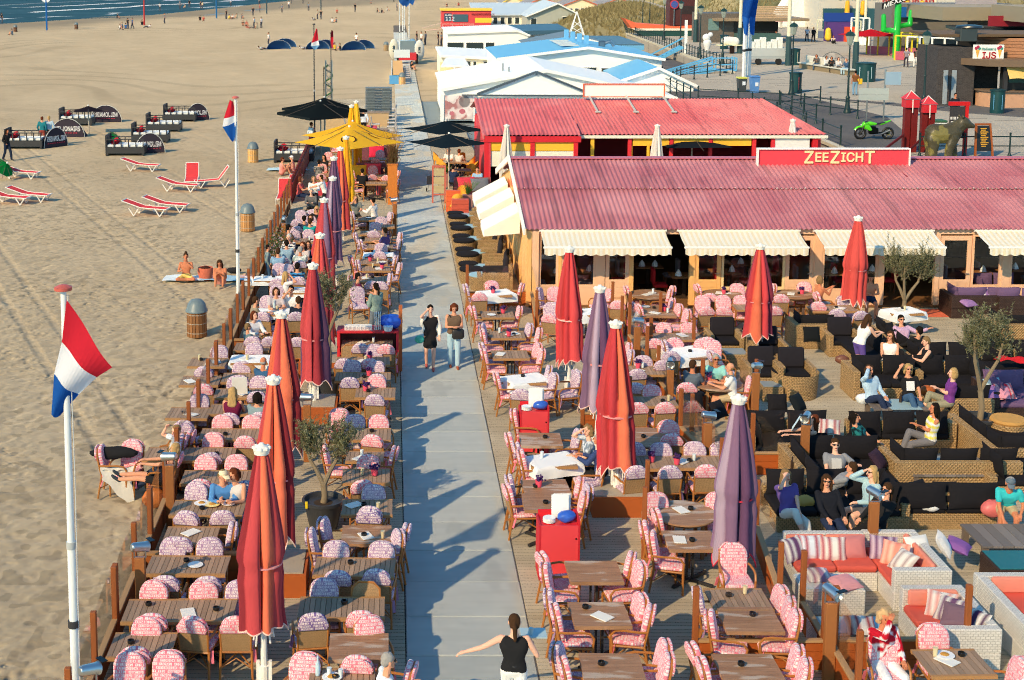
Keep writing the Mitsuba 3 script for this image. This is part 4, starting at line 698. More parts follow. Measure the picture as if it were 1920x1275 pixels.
PU=[(-1.88,19.61,[DRED,CRED,ORNG,CRED],'dark red and orange closed parasol nearest the camera on the beach side',1,None),(-1.99,23.00,[CRED,ORNG,ORNG,DRED],'orange and red closed parasol, second from the front on the beach side',2,'the second beach-side parasol'),(-2.20,27.41,[ORNG,CRED,ORNG,DRED],'orange and red closed parasol, third from the front on the beach side',3,None),(-1.82,31.90,[CRED,CRED,DRED,DVIO],'crimson closed parasol with a violet back beside the olive tree',4,'the crimson beach-side parasol'),(-1.84,35.50,[ORNG,ORNG,CRED,CRED],'bright orange closed parasol under a white disc finial',5,'the bright orange parasol'),(-1.99,40.90,[CRED,CRED,VIO,CRED],'slim crimson closed parasol behind the bright orange one',6,None),(-1.91,45.02,[VIO,LVIO,DVIO,VIO],'nearer of the two violet closed parasols in the left row',7,None),(-2.06,49.67,[DVIO,VIO,DVIO,VIO],'farther of the two violet closed parasols in the left row',8,None),(-1.93,52.24,[CRED,C(220,70,60),ORNG,CRED],'coral red closed parasol in front of the yellow one',9,None),(-1.82,55.57,[YLW,YLW,C(226,150,40),YLW],'tall yellow closed parasol between the open yellow ones',10,None),(-1.95,67.71,[YLW,C(240,176,44)],'yellow closed parasol, left of the pair by the lounger stack',11,None),(-1.77,69.76,[YLW,C(252,200,70)],'yellow closed parasol, right of the pair by the lounger stack',12,None)]
for x,y,cols,lab,sd,blk in PU:parasol(x,y,3.72,cols,lab,sd,hem=.98 if sd<9 else .6,rmax=.37 if sd<7 else .33,block=blk)
parasol(4.38,33.88,3.7,[C(214,78,80),C(204,68,72)],'bright red closed parasol standing by the white cloth tables',21,.9,.36,(-.05,0),trim=C(240,190,180))
parasol(4.45,29.60,3.72,[VIO,LVIO,DVIO,VIO],'tall violet closed parasol left of the red and orange one',22,1.1,.35)
parasol(4.39,26.43,3.78,[C(204,72,76),C(200,68,74),ORNG,C(190,60,68)],'red and orange closed parasol on the boxed slab right of the path',23,.92,.40,(-.1,0),'the red and orange parasol right of the path')
parasol(5.8,22.78,3.45,[LVIO,VIO,DVIO,VIO],'faded violet closed parasol with red trim nearest the camera',24,.75,.36,(-.03,0),trim=C(216,60,80))
parasol(9.7,36.55,3.22,[C(206,74,78),ORNG,C(200,70,76),C(150,62,80)],'patched red and orange closed parasol in front of the pavilion',25,.85,.40)
parasol(13.35,39.84,3.37,[C(214,82,78),C(220,88,82)],'red closed parasol beside the olive tree at the pavilion',26,.95,.36)
parasol(5.16,63.15,3.3,[C(232,224,214),C(220,210,200)],'white closed parasol left of the red pavilion shutters',27,.5,.33,trim=C(225,215,205))
parasol(11.94,63.15,3.3,[C(234,224,216),C(222,212,204)],'white closed parasol in front of the red pavilion door',28,.5,.36,trim=C(225,215,205))
parasol(18.64,65.31,3.3,[C(238,232,228),C(224,218,214)],'white closed parasol at the right end of the red pavilion',29,.5,.34,trim=C(225,215,205))
# ---- glass wind screens
def screen(x0,y0,x1,y1,label,h=1.25,panel=.48,col=C(166,84,36),posts=(1,1),arc=.12):
 s=thing('wind_screen',label,'wind screen','glass wind screens on wooden posts')
 a=np.array([x0,y0]);b=np.array([x1,y1]);L=np.linalg.norm(b-a);u=(b-a)/L;rz=math.atan2(u[1],u[0]);tz=.008
 loc=lambda m:xf(m,(x0,y0,tz),rz)
 pc=C(150,84,44)
 for k,t in enumerate((0,L)):
  if posts[k]:part(s,'post',loc(box(t,0,0,.085,.085,h+.08,bev=.008)),pc,'wood')
 n=max(1,round((panel-.06)/.14))
 for i in range(n):part(s,'board',loc(box(L/2,0,.02+i*(panel-.04)/n,L-.087,.03,(panel-.04)/n-.006)),col,'wood',False)
 part(s,'rail',loc(box(L/2,0,panel-.018,L-.087,.10,.04,bev=.006)),C(176,140,100),'wood')
 k=9;xs=np.linspace(.045,L-.045,k);top=h+arc*(1-((xs-L/2)/(L/2))**2)
 v=np.vstack([np.stack([xs,0*xs,0*xs+panel+.024],1),np.stack([xs,0*xs,top],1)])
 part(s,'pane',loc(tri(v,[[i,i+1,k+i+1,k+i]for i in range(k-1)])),(.8,.85,.82),'glass',False)
 return s
ys=np.arange(17.6,61,1.62)
for i in range(len(ys)-1):
 x0,x1=-4.28-.004*i,-4.28-.004*(i+1)
 screen(x0,ys[i],x1,ys[i+1]-.1*(i%2),f'glass wind screen along the beach fence, {ORD[i]} bay from the front',col=C(140,86,48),posts=(1,i%2))
SC=[((4.54,20.03),(6.50,20.03),'glass screen behind the nearest inner tables, left of the post cluster'),((6.64,20.05),(8.64,20.10),'glass screen behind the woman in the red floral blouse'),((6.53,18.65),(6.56,20.01),'glass screen running from the post cluster towards the camera'),((6.51,20.15),(6.53,21.34),'glass screen between the inner tables and the white lounge'),((6.25,21.65),(6.58,24.40),'glass screen behind the faded violet parasol'),((4.49,24.05),(4.78,25.41),'short screen beside the round table in the middle'),((7.45,28.16),(8.59,28.16),'orange boarded screen below the reading woman'),((7.28,32.14),(8.54,32.14),'orange boarded screen behind the men at the round table'),((6.46,26.65),(6.48,29.49),'glass screen beside the violet parasol and the sofas'),((6.55,32.06),(6.47,33.33),'short glass screen left of the men at the round table'),((6.52,35.14),(6.46,37.48),'glass screen right of the tall violet parasol'),((6.41,38.44),(6.42,40.19),'glass screen behind the tall violet parasol'),((6.71,38.91),(7.57,38.91),'low boarded screen behind the long inner table'),((6.78,36.04),(7.90,36.04),'boarded screen behind the round white cloth'),((4.29,30.76),(5.34,30.76),'orange boarded screen behind the red and orange parasol'),((4.10,39.09),(4.30,42.67),'glass screen at the pavilion corner'),((2.31,42.46),(4.25,42.67),'boarded screen between the wicker seats and the first pink chairs'),((6.31,29.85),(6.49,28.32),'glass screen beside the lamp post in the middle terrace')]
for a,b_,lab in SC:screen(*a,*b_,lab)
for x0,x1,yy,lab in[(-4.2,-2.6,22.95,'first'),(-4.2,-2.3,36.6,'second'),(-4.2,-2.3,47.5,'third')]:
 w=thing('board_partition',f'low board partition across the beach-side terrace, {lab} from the front','partition','low board partitions')
 part(w,'board',join(box((x0+x1)/2,yy,.02,x1-x0,.04,.27),box((x0+x1)/2,yy,.296,x1-x0,.04,.27)),C(160,88,40),'wood');part(w,'rail',box((x0+x1)/2,yy,.568,x1-x0,.12,.04),C(176,130,84),'wood')
def spot(x,y,z,yaw,label,col=C(228,230,228),pole=True,tall=None):
 s=thing('spotlight',label,'spotlight','silver spotlights on posts')
 if pole:part(s,'post',box(x,y,.008,.16,.12,z-.16,bev=.008),C(156,98,54),'wood')
 part(s,'housing',xf(join(xf(lathe([(.045,-.15),(.075,-.12),(.08,.09),(.095,.14),(.088,.145),(.07,.10)],14),rx=-1.75),),(x,y,z+.02),yaw),col,'metal',45)
 part(s,'bracket',join(bar((x-.09,y,z-.16),(x-.09,y,z+.03),.02),bar((x+.09,y,z-.16),(x+.09,y,z+.03),.02),bar((x-.09,y,z-.155),(x+.09,y,z-.155),.02)),C(190,192,190),'metal')
 part(s,'barn_door',xf(box(0,.19,.05,.17,.08,.01),(x,y,z+.04),yaw),C(60,60,62),'metal')
for a,yaw,lab in[((-3.98,21.28),-.9,'spotlight on the beach fence beside the fourth table'),((-3.95,17.39),-.8,'spotlight low by the near flagpole'),((-4.15,25.38),1.2,'spotlight on the fence by the couple seated on the sand'),((-3.88,49.87),0,'round spotlight on the far beach fence'),((6.31,35.42),-1.0,'pale blue spotlight behind the red and orange parasol'),((6.41,31.60),3.0,'spotlight left of the men at the round table'),((6.44,27.80),-1.3,'spotlight beside the violet parasol and sofas'),((8.32,31.34),-.8,'spotlight in front of the black cushioned armchairs'),((6.45,19.70),-2.6,'spotlight on the post cluster by the white lounge'),((8.40,23.59),-2.5,'spotlight beside the women on the long sofa'),((8.40,27.70),2.6,'spotlight near the reading woman'),((-1.80,28.98),1.0,'spotlight clamped by the crimson parasol pole'),((0.10,53.86),1.4,'pale spotlight on the orange post by the path')]:
 spot(*a,1.4,yaw,lab)
def cabinet(x,y,label,w=.62,d=.5,h=.98):
 c=thing('service_cabinet',label,'cabinet','red service cabinets')
 part(c,'side',join(box(x-w/2+.015,y,.03,.03,d,h),box(x+w/2-.015,y,.03,.03,d,h+.10)),C(196,34,46),'paint');part(c,'door',box(x,y-d/2+.012,.03,w-.064,.022,h),C(222,66,72),'satin');part(c,'top',box(x,y,h-.02,w-.064,d-.05,.025),C(210,40,50),'paint');part(c,'back',box(x,y+d/2-.012,.03,w-.064,.02,h+.08),C(210,40,50),'paint')
 part(c,'knob',ball((x+w/2-.07,y-d/2-.012,h-.2),.018,6),C(60,20,20),'satin')
 r=random.Random(label)
 solo('blue_bag','crumpled blue and white bag on '+label,'bag',(lambda m:(m[0]+.03*(meshkit.noise(m[0]*14,2)[:,None]-.5),m[1]))(xf(grid(lambda u,v:(.16*np.sin(np.pi*v)*np.cos(2*np.pi*u),.12*np.sin(np.pi*v)*np.sin(2*np.pi*u),.10-.10*np.cos(np.pi*v)),16,10),(x+.14,y-.05,h+.01))),C(52,96,196),'gloss',50)
 mn=thing('menu_stack','stack of white menus standing on '+label,'menus');part(mn,'menu',join([xf(box(0,0,0,.30,.012,.40),(x+.05+.02*i,y+.12+.03*i,h+.01),rx=-.15)for i in range(3)]),C(240,240,236),'paint')
 p_=thing('plate_pile','pile of white plates on '+label,'plates');part(p_,'plate',join([lathe([(.06,0),(.11,.015),(.11,.02)],16,(x-.16,y-.06,h+.01+.022*i))for i in range(4)]),C(245,245,242),'gloss',50)
cabinet(3.06,29.51,'the red cabinet behind the small front table')
cabinet(2.87,23.38,'the nearer red cabinet right of the path',.70,.55)
c=thing('serving_shelf','open red serving shelf with trays on the path side of the left deck','shelf')
x,y=-0.62,35.72
part(c,'post',join(*[box(x+sx,y+sy,.008,.07,.07,1.12)for sx in(-.76,.76)for sy in(-.25,.25)]),C(214,44,56),'paint');part(c,'shelf',join(box(x,y,1.08,1.6,.6,.05),box(x,y,.42,1.5,.52,.04)),C(205,44,54),'paint');part(c,'back',box(x,y+.27,.06,1.5,.02,.9),C(70,20,24),'paint')
part(c,'corner_post',box(x+.84,y-.05,.008,.09,.09,1.75),C(188,104,60),'wood')
tr=thing('wire_tray','white wire cutlery tray on the red serving shelf','tray');part(tr,'rim',join(*[bar((x-.6,y-.2,1.14+k*.05),(x+.1,y-.2,1.14+k*.05),.012)for k in range(3)],*[bar((x-.6+i*.1,y-.2,1.135),(x-.6+i*.1,y-.2,1.27),.012)for i in range(8)]),C(235,235,232),'satin');part(tr,'cutlery',box(x-.25,y,1.135,.68,.3,.07),C(225,222,216),'cloth')
solo('menu_block','upright white menus in a holder on the red serving shelf','menus',join([box(x+.18+.045*i,y-.05,1.135,.02,.25,.42)for i in range(4)]),C(240,238,230),'paint')
solo('blue_bag','glossy blue plastic bag on the red serving shelf','bag',(lambda m:(m[0]+.06*(meshkit.noise(m[0]*9,4)[:,None]-.5),m[1]))(ball((x+.58,y,1.32),(.32,.2,.2),18)),C(44,92,205),'gloss',50)
solo('white_tub','white plastic tub beside the blue bag on the serving shelf','tub',lathe([(.10,0),(.13,.12),(.12,.12)],14,(x+.52,y-.24,1.135)),C(225,238,240),'satin',50)
solo('bucket','pale bucket on the lower board of the serving shelf','bucket',lathe([(.15,0),(.19,.28),(.18,.28)],14,(x+.45,y,.47)),C(215,210,190),'satin',50)
solo('red_lantern','small red lantern standing on the boards by the serving shelf','lantern',join(box(0.11,36.81,.01,.24,.2,.26,bev=.02),box(0.11,36.81,.27,.2,.16,.03)),C(196,20,34),'gloss')
# ---- people
_ico=trimesh.creation.icosphere(subdivisions=1).vertices
_ico0=trimesh.creation.icosphere(subdivisions=0).vertices
MF=manifold3d.Manifold
def blob(*sph,lo=False):
 """hull of spheres given as (centre, radius or radii)"""
 b=_ico0 if lo else _ico
 return MF.hull_points(np.vstack([np.asarray(c,float)+b*np.asarray(r,float)for c,r in sph]))
def fuse(ms,edge=0.0,it=0):
 m=MF.batch_boolean(ms,manifold3d.OpType.Add)
 if not edge:return m
 m=m.refine_to_length(edge).to_mesh();t=trimesh.Trimesh(m.vert_properties[:,:3],m.tri_verts,process=True)
 trimesh.smoothing.filter_taubin(t,.5,.52,iterations=it)
 return t
def ik(a,t,la,lb,hint):
 a,t,hint=(np.asarray(q,float)for q in(a,t,hint));d=t-a;L=np.linalg.norm(d);D=min(L,la+lb-.004);d=d/(L+1e-9);t=a+d*D
 c=np.clip((la*la+D*D-lb*lb)/(2*la*D+1e-9),-1,1);h=hint-d*(hint@d);h/=np.linalg.norm(h)+1e-9
 return a+d*la*c+h*la*math.sqrt(max(0,1-c*c)),t
def rotm(rx=0,ry=0,rz=0):
 c,s=math.cos,math.sin
 X=np.array([[1,0,0],[0,c(rx),-s(rx)],[0,s(rx),c(rx)]]);Y=np.array([[c(ry),0,s(ry)],[0,1,0],[-s(ry),0,c(ry)]]);Z=np.array([[c(rz),-s(rz),0],[s(rz),c(rz),0],[0,0,1]])
 return Z@Y@X
POSES={'sit':dict(z=.56,lean=-.08,feet=[(-.13,.46,.07),(.13,.46,.07)],hands=[(-.10,.34,.16),(.10,.34,.16)]),'table':dict(z=.56,lean=.12,feet=[(-.13,.42,.07),(.13,.42,.07)],hands=[(-.12,.44,.26),(.12,.44,.26)]),'face':dict(z=.56,lean=.05,feet=[(-.13,.46,.07),(.13,.44,.07)],hands=[(-.12,.36,.20),(.05,.17,.66)]),'brow':dict(z=.56,lean=-.15,feet=[(-.13,.80,.12),(.10,.84,.12)],hands=[(-.14,.25,.16),(.10,.12,.72)]),'cross':dict(z=.56,lean=-.12,feet=[(-.08,.52,.07),(.02,.56,.30)],hands=[(.06,.26,.28),(-.06,.24,.30)]),'lounge':dict(z=.50,lean=-.42,feet=[(-.13,.72,.08),(.13,.68,.08)],hands=[(-.16,.25,.12),(.16,.25,.12)]),'headhand':dict(z=.50,lean=-.25,feet=[(-.10,.62,.08),(.02,.58,.30)],hands=[(-.16,.25,.12),(.24,-.02,.70)]),'read':dict(z=.48,lean=-.5,feet=[(-.08,.86,.36),(.08,.88,.42)],hands=[(-.12,.36,.34),(.12,.36,.34)]),'stand':dict(z=.93,lean=.02,feet=[(-.10,.02,.07),(.10,-.02,.07)],hands=[(-.24,.04,-.04),(.24,.04,-.04)]),'walk':dict(z=.92,lean=.05,feet=[(-.08,.24,.07),(.08,-.24,.10)],hands=[(-.22,-.12,.0),(.22,.16,.02)]),'phone':dict(z=.93,lean=.02,feet=[(-.09,.10,.07),(.09,-.08,.07)],hands=[(-.08,.26,.22),(.08,.26,.22)]),'bend':dict(z=.92,lean=.75,feet=[(-.10,.0,.07),(.10,.0,.07)],hands=[(-.08,.60,.22),(.08,.60,.22)]),'floor':dict(z=.12,lean=.10,feet=[(-.12,.44,.06),(.12,.44,.06)],hands=[(-.08,.38,.30),(.08,.38,.30)]),'lotus':dict(z=.12,lean=.0,feet=[(.12,.24,.06),(-.12,.28,.06)],hands=[(-.05,.22,.50),(.16,.32,.26)],knee=(1.0,.2,.1)),'prone':dict(z=.12,lean=-1.25,feet=[(-.10,.80,.07),(.10,.80,.07)],hands=[(-.25,.10,.0),(.25,.10,.0)]),}
SKIN=C(224,160,128);SK2=C(206,132,98);SK3=C(238,184,158)
HAIRC=dict(dark=(.014,.010,.008),brown=(.06,.03,.015),auburn=(.13,.035,.015),blond=(.48,.31,.13),grey=(.36,.34,.32),sandy=(.24,.15,.07),white=(.6,.58,.55))
_pseed=[0]
def person(label,x,y,face,pose,shirt=((.6,.6,.6),'short'),pants=((.03,.03,.04),'long'),hair=('short','brown'),skin=SKIN,head=(0,0),z=.008,s=1.0,hands=None,feet=None,lean=None,shades=False,shoes=(.05,.04,.035),at='pelvis',fine=True,extra=None,group=None,drop=0.0):
 """x, y: where the head (at='head') or the pelvis stands; face: heading in degrees (0 = away from the camera, 90 = left)"""
 po=POSES[pose];_pseed[0]+=1;rr=np.random.default_rng(_pseed[0])
 z=z+drop;pel=np.array([0,0,po['z']]);lean=po['lean']if lean is None else lean
 Rt=rotm(rx=-lean);up=lambda v:pel+Rt@np.asarray(v,float)
 neck,chest,waist=up((0,-.01,.50)),up((0,0,.36)),up((0,.0,.16))
 sh=[up((-.175,-.01,.45)),up((.175,-.01,.45))];hip=[pel+[-.09,0,-.02],pel+[.09,0,-.02]]
 hd=Rt@np.array([0,.03,.17]);hd=hd*.5+np.array([0,.02,.165])*.5;hc=neck+hd
 Rh=rotm(rx=-head[1]-lean*.15,rz=math.radians(head[0]))
 hf=lambda v:hc+Rh@np.asarray(v,float)
 hands_=hands or po['hands'];feet_=feet or po['feet'];bones,slv,leg,tips=[],[],[],[]
 for i,sd in enumerate((-1,1)):
  tgt=hf(hands_[i][1:])if hands_[i][0]=='head' else pel+np.array(hands_[i])
  el,wr=ik(sh[i],tgt,.29,.25,(sd*.45,-.6,-.6)if tgt[2]<sh[i][2]else(sd*.7,.45,-.8));d=(wr-el)/np.linalg.norm(wr-el)
  bones+=[blob((sh[i],.050),(el,.037)),blob((el,.037),(wr,.025))];slv.append((sh[i],el,wr))
  side=np.cross(d,[0,0,1.]);side/=np.linalg.norm(side)+1e-9;nrm=np.cross(side,d)
  palm=wr+d*.05;tips.append(blob((wr,.024),(palm+side*.026+d*.03,.014),(palm-side*.026+d*.03,.014),(palm+side*.02,.017)))
  if fine:
   for k,(o,l)in enumerate(((-.028,.055),(-.010,.072),(.010,.068),(.027,.05))):
    a=palm+side*o+d*.035;b=a+d*l*.55-nrm*.008;c=b+d*l*.4-nrm*.022
    tips+=[blob((a,.0095),(b,.0088),lo=True),blob((b,.0088),(c,.0075),lo=True)]
   a=palm+side*(-sd)*.026-d*.01;tips.append(blob((a,.013),(a+side*(-sd)*.028+d*.035,.0095),lo=True))
  kh=po.get('knee');kn,an=ik(hip[i],np.array(feet_[i])+[0,0,0],.43,.42,(sd*kh[0],kh[1],kh[2])if kh else(sd*.12,1.0,.9))
  leg.append((hip[i],kn,an));bones+=[blob((hip[i],.082),(kn,.054)),blob((kn,.054),(kn*.6+an*.4+[0,-.02,0],.05),(an,.036))]
 bones+=[blob((pel+[-.07,0,.0],.10),(pel+[.07,0,.0],.10),(waist,(.125,.09,.09))),blob((waist,(.125,.09,.09)),(up((-.09,0,.34)),.10),(up((.09,0,.34)),.10),(up((-.14,-.01,.43)),.05),(up((.14,-.01,.43)),.05)),blob((neck+[0,0,-.03],.058),(hf((0,-.015,-.08)),.05))]
 skull=[blob((hf((0,-.012,.03)),(.076,.092,.088)),(hf((0,.03,-.055)),(.048,.045,.045)),(hf((0,.055,-.085)),(.026,.022,.02))),blob((hf((0,.088,.02)),.010),(hf((0,.104,-.022)),.0135)),blob((hf((-.077,-.005,-.005)),(.012,.022,.032))),blob((hf((.077,-.005,-.005)),(.012,.022,.032)))]
 body=fuse(bones,.05 if fine else .08,5)
 bm=MF(manifold3d.Mesh(np.asarray(body.vertices,np.float32),np.asarray(body.faces,np.uint32)))
 ok=bm.volume()>0.01
 bm=MF.batch_boolean(([bm]if ok else bones)+tips+skull,manifold3d.OpType.Add).to_mesh()
 sc=s;rz=math.radians(face);base=Rz=rotm(rz=rz)
 off=Rz@(hc*sc)if at=='head' else np.zeros(3)
 W=lambda v:(Rz@(np.asarray(v,float)*sc).T).T+[x-off[0],y-off[1],z]
 t=thing('person',label,'person',group)
 def add(sub,m,col,mat='matte',sm=50,lab=None):
  if hasattr(m,'to_mesh'):q=m.to_mesh();m=(q.vert_properties[:,:3],q.tri_verts)
  elif hasattr(m,'faces'):m=(np.asarray(m.vertices),np.asarray(m.faces))
  v=W(m[0]);part(t,sub,(v,m[1]),col,mat,sm,lab)
 add('body',(np.asarray(bm.vert_properties[:,:3]),np.asarray(bm.tri_verts)),skin,'satin' if False else 'matte',60)
 e=.05 if fine else .09
 if shirt:
  col,kind=shirt;g=.016
  cl=[blob((pel+[-.07,0,.02],.10+g),(pel+[.07,0,.02],.10+g),(waist,(.128+g,.095+g,.09)))]if kind!='crop' else[blob((waist,(.125+g,.09+g,.03)),(chest,.1))]
  cl+=[blob((waist,(.128+g,.095+g,.08)),(up((-.09,0,.34)),.10+g),(up((.09,0,.34)),.10+g),(up((-.145,-.01,.43)),(.05,.05+g,.05)),(up((.145,-.01,.43)),(.05,.05+g,.05)))]
  for a,b,c in slv:
   if kind=='short':cl.append(blob((a,.064),(a*.42+b*.58,.058)))
   if kind in('long','jacket'):cl+=[blob((a,.064),(b,.052)),blob((b,.052),(c*.92+b*.08,.042))]
  if kind=='dress':cl.append(blob((pel,(.16,.13,.10)),*[((l[0]*.35+l[1]*.65),.085)for l in leg]))
  m=fuse(cl,e,4);v=np.asarray(m.vertices);nn=np.asarray(m.vertex_normals)
  m=(v+nn*(.012*(meshkit.noise(v*16,_pseed[0])-.5))[:,None],np.asarray(m.faces))
  if callable(col):part(t,'shirt',(W(m[0]),m[1]),col(m[0],pel),'cloth',True)
  else:add('shirt',m,col,'cloth',60)
 if pants:
  col,kind=pants;g=.013;f=dict(long=1.0,short=.62,skirt=.6,mid=1.0)[kind]
  cl=[blob((pel+[-.07,0,.0],.102+g),(pel+[.07,0,.0],.102+g),(pel+Rt@[0,0,.10],(.125+g,.095+g,.05)))]
  for h_,k,a in leg:
   cl.append(blob((h_,.084+g),(h_*(1-min(f,.98))+k*min(f,.98),.060+g))if kind!='skirt' else blob((h_,.10),(h_*.35+k*.65,.095)))
   if kind in('long','mid'):q=.93 if kind=='long' else .45;cl.append(blob((k,.060+g),(k*(1-q)+a*q,.050+g)))
  if kind=='skirt':cl.append(blob(*[(l[0]*.4+l[1]*.6,.09)for l in leg],(pel,.12)))
  add('skirt' if kind=='skirt' else 'trousers' if kind=='long' else 'shorts',fuse(cl,e,4),col,'cloth',60)
 if shoes:
  for i,(h_,k,a)in enumerate(leg):
   d=a-k;f=np.array([0,1.0,0])if d[2]<-.25 else rotm(rx=.9)@(d/np.linalg.norm(d));f=f/np.linalg.norm(f)
   add('shoe',blob((a+[0,-.03,-.02],.038),(a+f*.10+[0,0,-.035],.035),(a+f*.16+[0,0,-.045],.026)),shoes,'satin',50)
 st,hcol=hair;hcol=HAIRC.get(hcol,hcol)
 hm=[]
 if st!='bald':hm.append(blob((hf((0,-.022,.048)),(.085,.092,.088)),(hf((0,-.062,-.01)),(.072,.05,.07))))
 if st=='long':hm+=[blob((hf((0,-.075,.0)),(.088,.045,.06)),(neck+Rt@[0,-.085,-.10],(.10,.03,.05))),blob((hf((-.072,-.01,.03)),(.026,.05,.05)),(hf((-.085,-.02,-.13)),(.026,.035,.05))),blob((hf((.072,-.01,.03)),(.026,.05,.05)),(hf((.085,-.02,-.13)),(.026,.035,.05)))]
 if st=='bob' or st=='curly':hm+=[blob((hf((-.072,-.02,.03)),(.036,.06,.06)),(hf((-.078,-.02,-.07)),(.036,.05,.05))),blob((hf((.072,-.02,.03)),(.036,.06,.06)),(hf((.078,-.02,-.07)),(.036,.05,.05))),blob((hf((0,-.075,0)),(.085,.05,.08)),(hf((0,-.07,-.08)),(.08,.04,.04)))]
 if st=='pony':hm+=[blob((hf((0,-.10,.03)),.03),(hf((0,-.15,-.02)),.034)),blob((hf((0,-.15,-.02)),.034),(hf((.01,-.13,-.20)),.022))]
 if st=='bun':hm.append(blob((hf((0,-.06,.14)),(.05,.045,.045))))
 if hm:
  m=fuse(hm,.03 if fine else .06,2);v=np.asarray(m.vertices);nn=np.asarray(m.vertex_normals);amp=.05 if st=='curly' else .018
  add('hair',(v+nn*(amp*(meshkit.noise(v*[34,34,17]if st!='curly' else v*26,3)-.5))[:,None],np.asarray(m.faces)),np.array(hcol),'cloth',70)
 if st=='bald':add('hair',blob((hf((0,-.05,-.005)),(.078,.055,.05))),hcol,'cloth')
 if extra and 'cap' in extra:add('cap',MF.batch_boolean([blob((hf((0,-.015,.065)),(.086,.098,.068))),blob((hf((0,.07,.06)),(.07,.03,.012)),(hf((0,.135,.045)),(.05,.02,.008)))],manifold3d.OpType.Add),extra['cap'],'cloth')
 if fine and not shades:add('eye',blob((hf((-.031,.076,.018)),.0095),lo=True),(.02,.015,.012),'gloss');add('eye',blob((hf((.031,.076,.018)),.0095),lo=True),(.02,.015,.012),'gloss')
 if fine:add('mouth',blob((hf((-.02,.079,-.052)),.007),(hf((.02,.079,-.052)),.007),(hf((0,.085,-.052)),.008),lo=True),C(170,84,76),'satin')
 if shades:add('sunglasses',MF.batch_boolean([blob((hf((-.034,.083,.018)),(.026,.012,.019))),blob((hf((.034,.083,.018)),(.026,.012,.019))),blob((hf((-.07,.05,.022)),.007),(hf((0,.092,.024)),.006)),blob((hf((.07,.05,.022)),.007),(hf((0,.092,.024)),.006))],manifold3d.OpType.Add),(.012,.011,.011),'gloss')
 if extra and 'print' in extra:add('shirt_print',xf(box(0,0,-.11,.19,.004,.22),tuple(up((0,.128,.28))),rx=-lean+.06),extra['print'],'matte',False)
 if extra and 'scarf' in extra:add('scarf',blob((neck+[0,.02,-.05],(.10,.09,.035)),(neck+[0,.0,-.01],(.085,.08,.03))),extra['scarf'],'cloth')
 if extra and 'strap' in extra:add('bag_strap',fuse([blob((sh[1]+[-.04,.07,.05],.012),(pel+[-.17,.10,.05],.012),lo=True)]),extra['strap'],'satin')
 if extra and 'belt' in extra:add('belt',blob((pel+Rt@[0,0,.10],(.152,.122,.022)),(pel+Rt@[0,0,.085],(.152,.122,.022))),extra['belt'],'satin')
 return t
def bands(c1,c2,w=.05):
 return lambda v,pel:np.where((np.floor(v[:,2:3]/w)%2)==0,np.array(c1),np.array(c2))
def floral(c1,c2,sc=11,th=.5):
 return lambda v,pel:np.where(meshkit.noise(v*sc,5)[:,None]>th,np.array(c1),np.array(c2))
Wh,Bk,Nv=C(240,238,234),(.02,.02,.022),C(44,56,84)
DENIM,LDENIM,KH=C(66,96,130),C(176,206,222),C(190,170,136)
H_=dict(at='head')
person('person in a white shirt with cropped grey hair at the bottom edge',-0.04,17.98,-75,'table',(C(220,230,240),'short'),(Nv,'long'),('short','grey'),shades=True,**H_)
person('person in a blue denim shirt and cream cap leaning over a plate of food',-3.10,24.92,190,'table',(C(84,140,200),'long'),(KH,'long'),('short','sandy'),extra={'cap':C(236,222,186)},lean=.32,head=(30,.3),**H_)
person('person with dark red hair and a pale grey vest beside the cream cap',-2.91,24.96,165,'table',(C(214,208,204),'none'),(C(70,120,140),'long'),('bob','auburn'),lean=.2,head=(-30,.3),**H_)
person('person in a white shirt shading the brow, sitting on the sand side of the fence',-4.33,27.35,100,'brow',(C(214,226,238),'short'),(C(52,62,84),'long'),('short','sandy'),SK3,head=(40,.1),**H_)
person('person in black with legs stretched on a chair, outside the beach fence',-4.27,26.73,92,'read',(Bk,'none'),(Bk,'short'),('long','blond'),feet=[(-.06,1.02,.50),(.06,1.02,.56)],shoes=(.03,.04,.05),**H_)
person('blond person in a maroon vest seen from behind, reading a menu',-3.48,29.93,-5,'table',(C(112,34,66),'none'),(Nv,'long'),('long','blond'),SKIN,**H_)
person('dark haired person in a grey top beside the menu reader',-2.90,29.55,-25,'table',(C(130,150,156),'short'),(Nv,'long'),('bob','dark'),**H_)
solo('menu_card','tall white menu with a photo of food held up at the ninth beach-side table','menu',join(xf(box(0,0,0,.34,.012,.46),(-3.46,31.20,.80),rx=.35),xf(box(.09,.008,.34,.10,.01,.08),(-3.46,31.20,.80),rx=.35)),C(240,238,232),'matte')
person('bald person in a blue shirt behind the second parasol',-3.02,32.29,-20,'table',(C(58,96,132),'short'),(Nv,'long'),('bald','grey'),SK2,**H_)
person('child with short fair hair in a grey top near the fence post',-3.76,36.00,-60,'sit',(C(104,124,132),'short'),(Nv,'long'),('short','sandy'),s=.88,**H_)
person('person with red-brown hair in a ruffled white jacket by the fence',-3.66,36.65,-140,'table',(C(236,236,238),'long'),(Nv,'long'),('bob','auburn'),SK3,**H_)
person('person in a beige jacket with brown hair at the fence, back half turned',-3.77,38.33,-70,'table',(C(150,138,120),'long'),(KH,'long'),('short','brown'),**H_)
person('person in a navy jacket seen from behind at the fourteenth table',-2.60,38.33,5,'table',(C(36,44,60),'long'),(Nv,'long'),('short','brown'),**H_)
person('person in a white shirt with a hand at the mouth, dark quiff',-2.89,39.58,175,'face',(Wh,'short'),(Nv,'long'),('short','dark'),**H_)
person('blond person in a white t-shirt in profile at the cloth covered table',-3.17,41.44,-75,'face',(Wh,'short'),(Nv,'long'),('long','blond'),**H_)
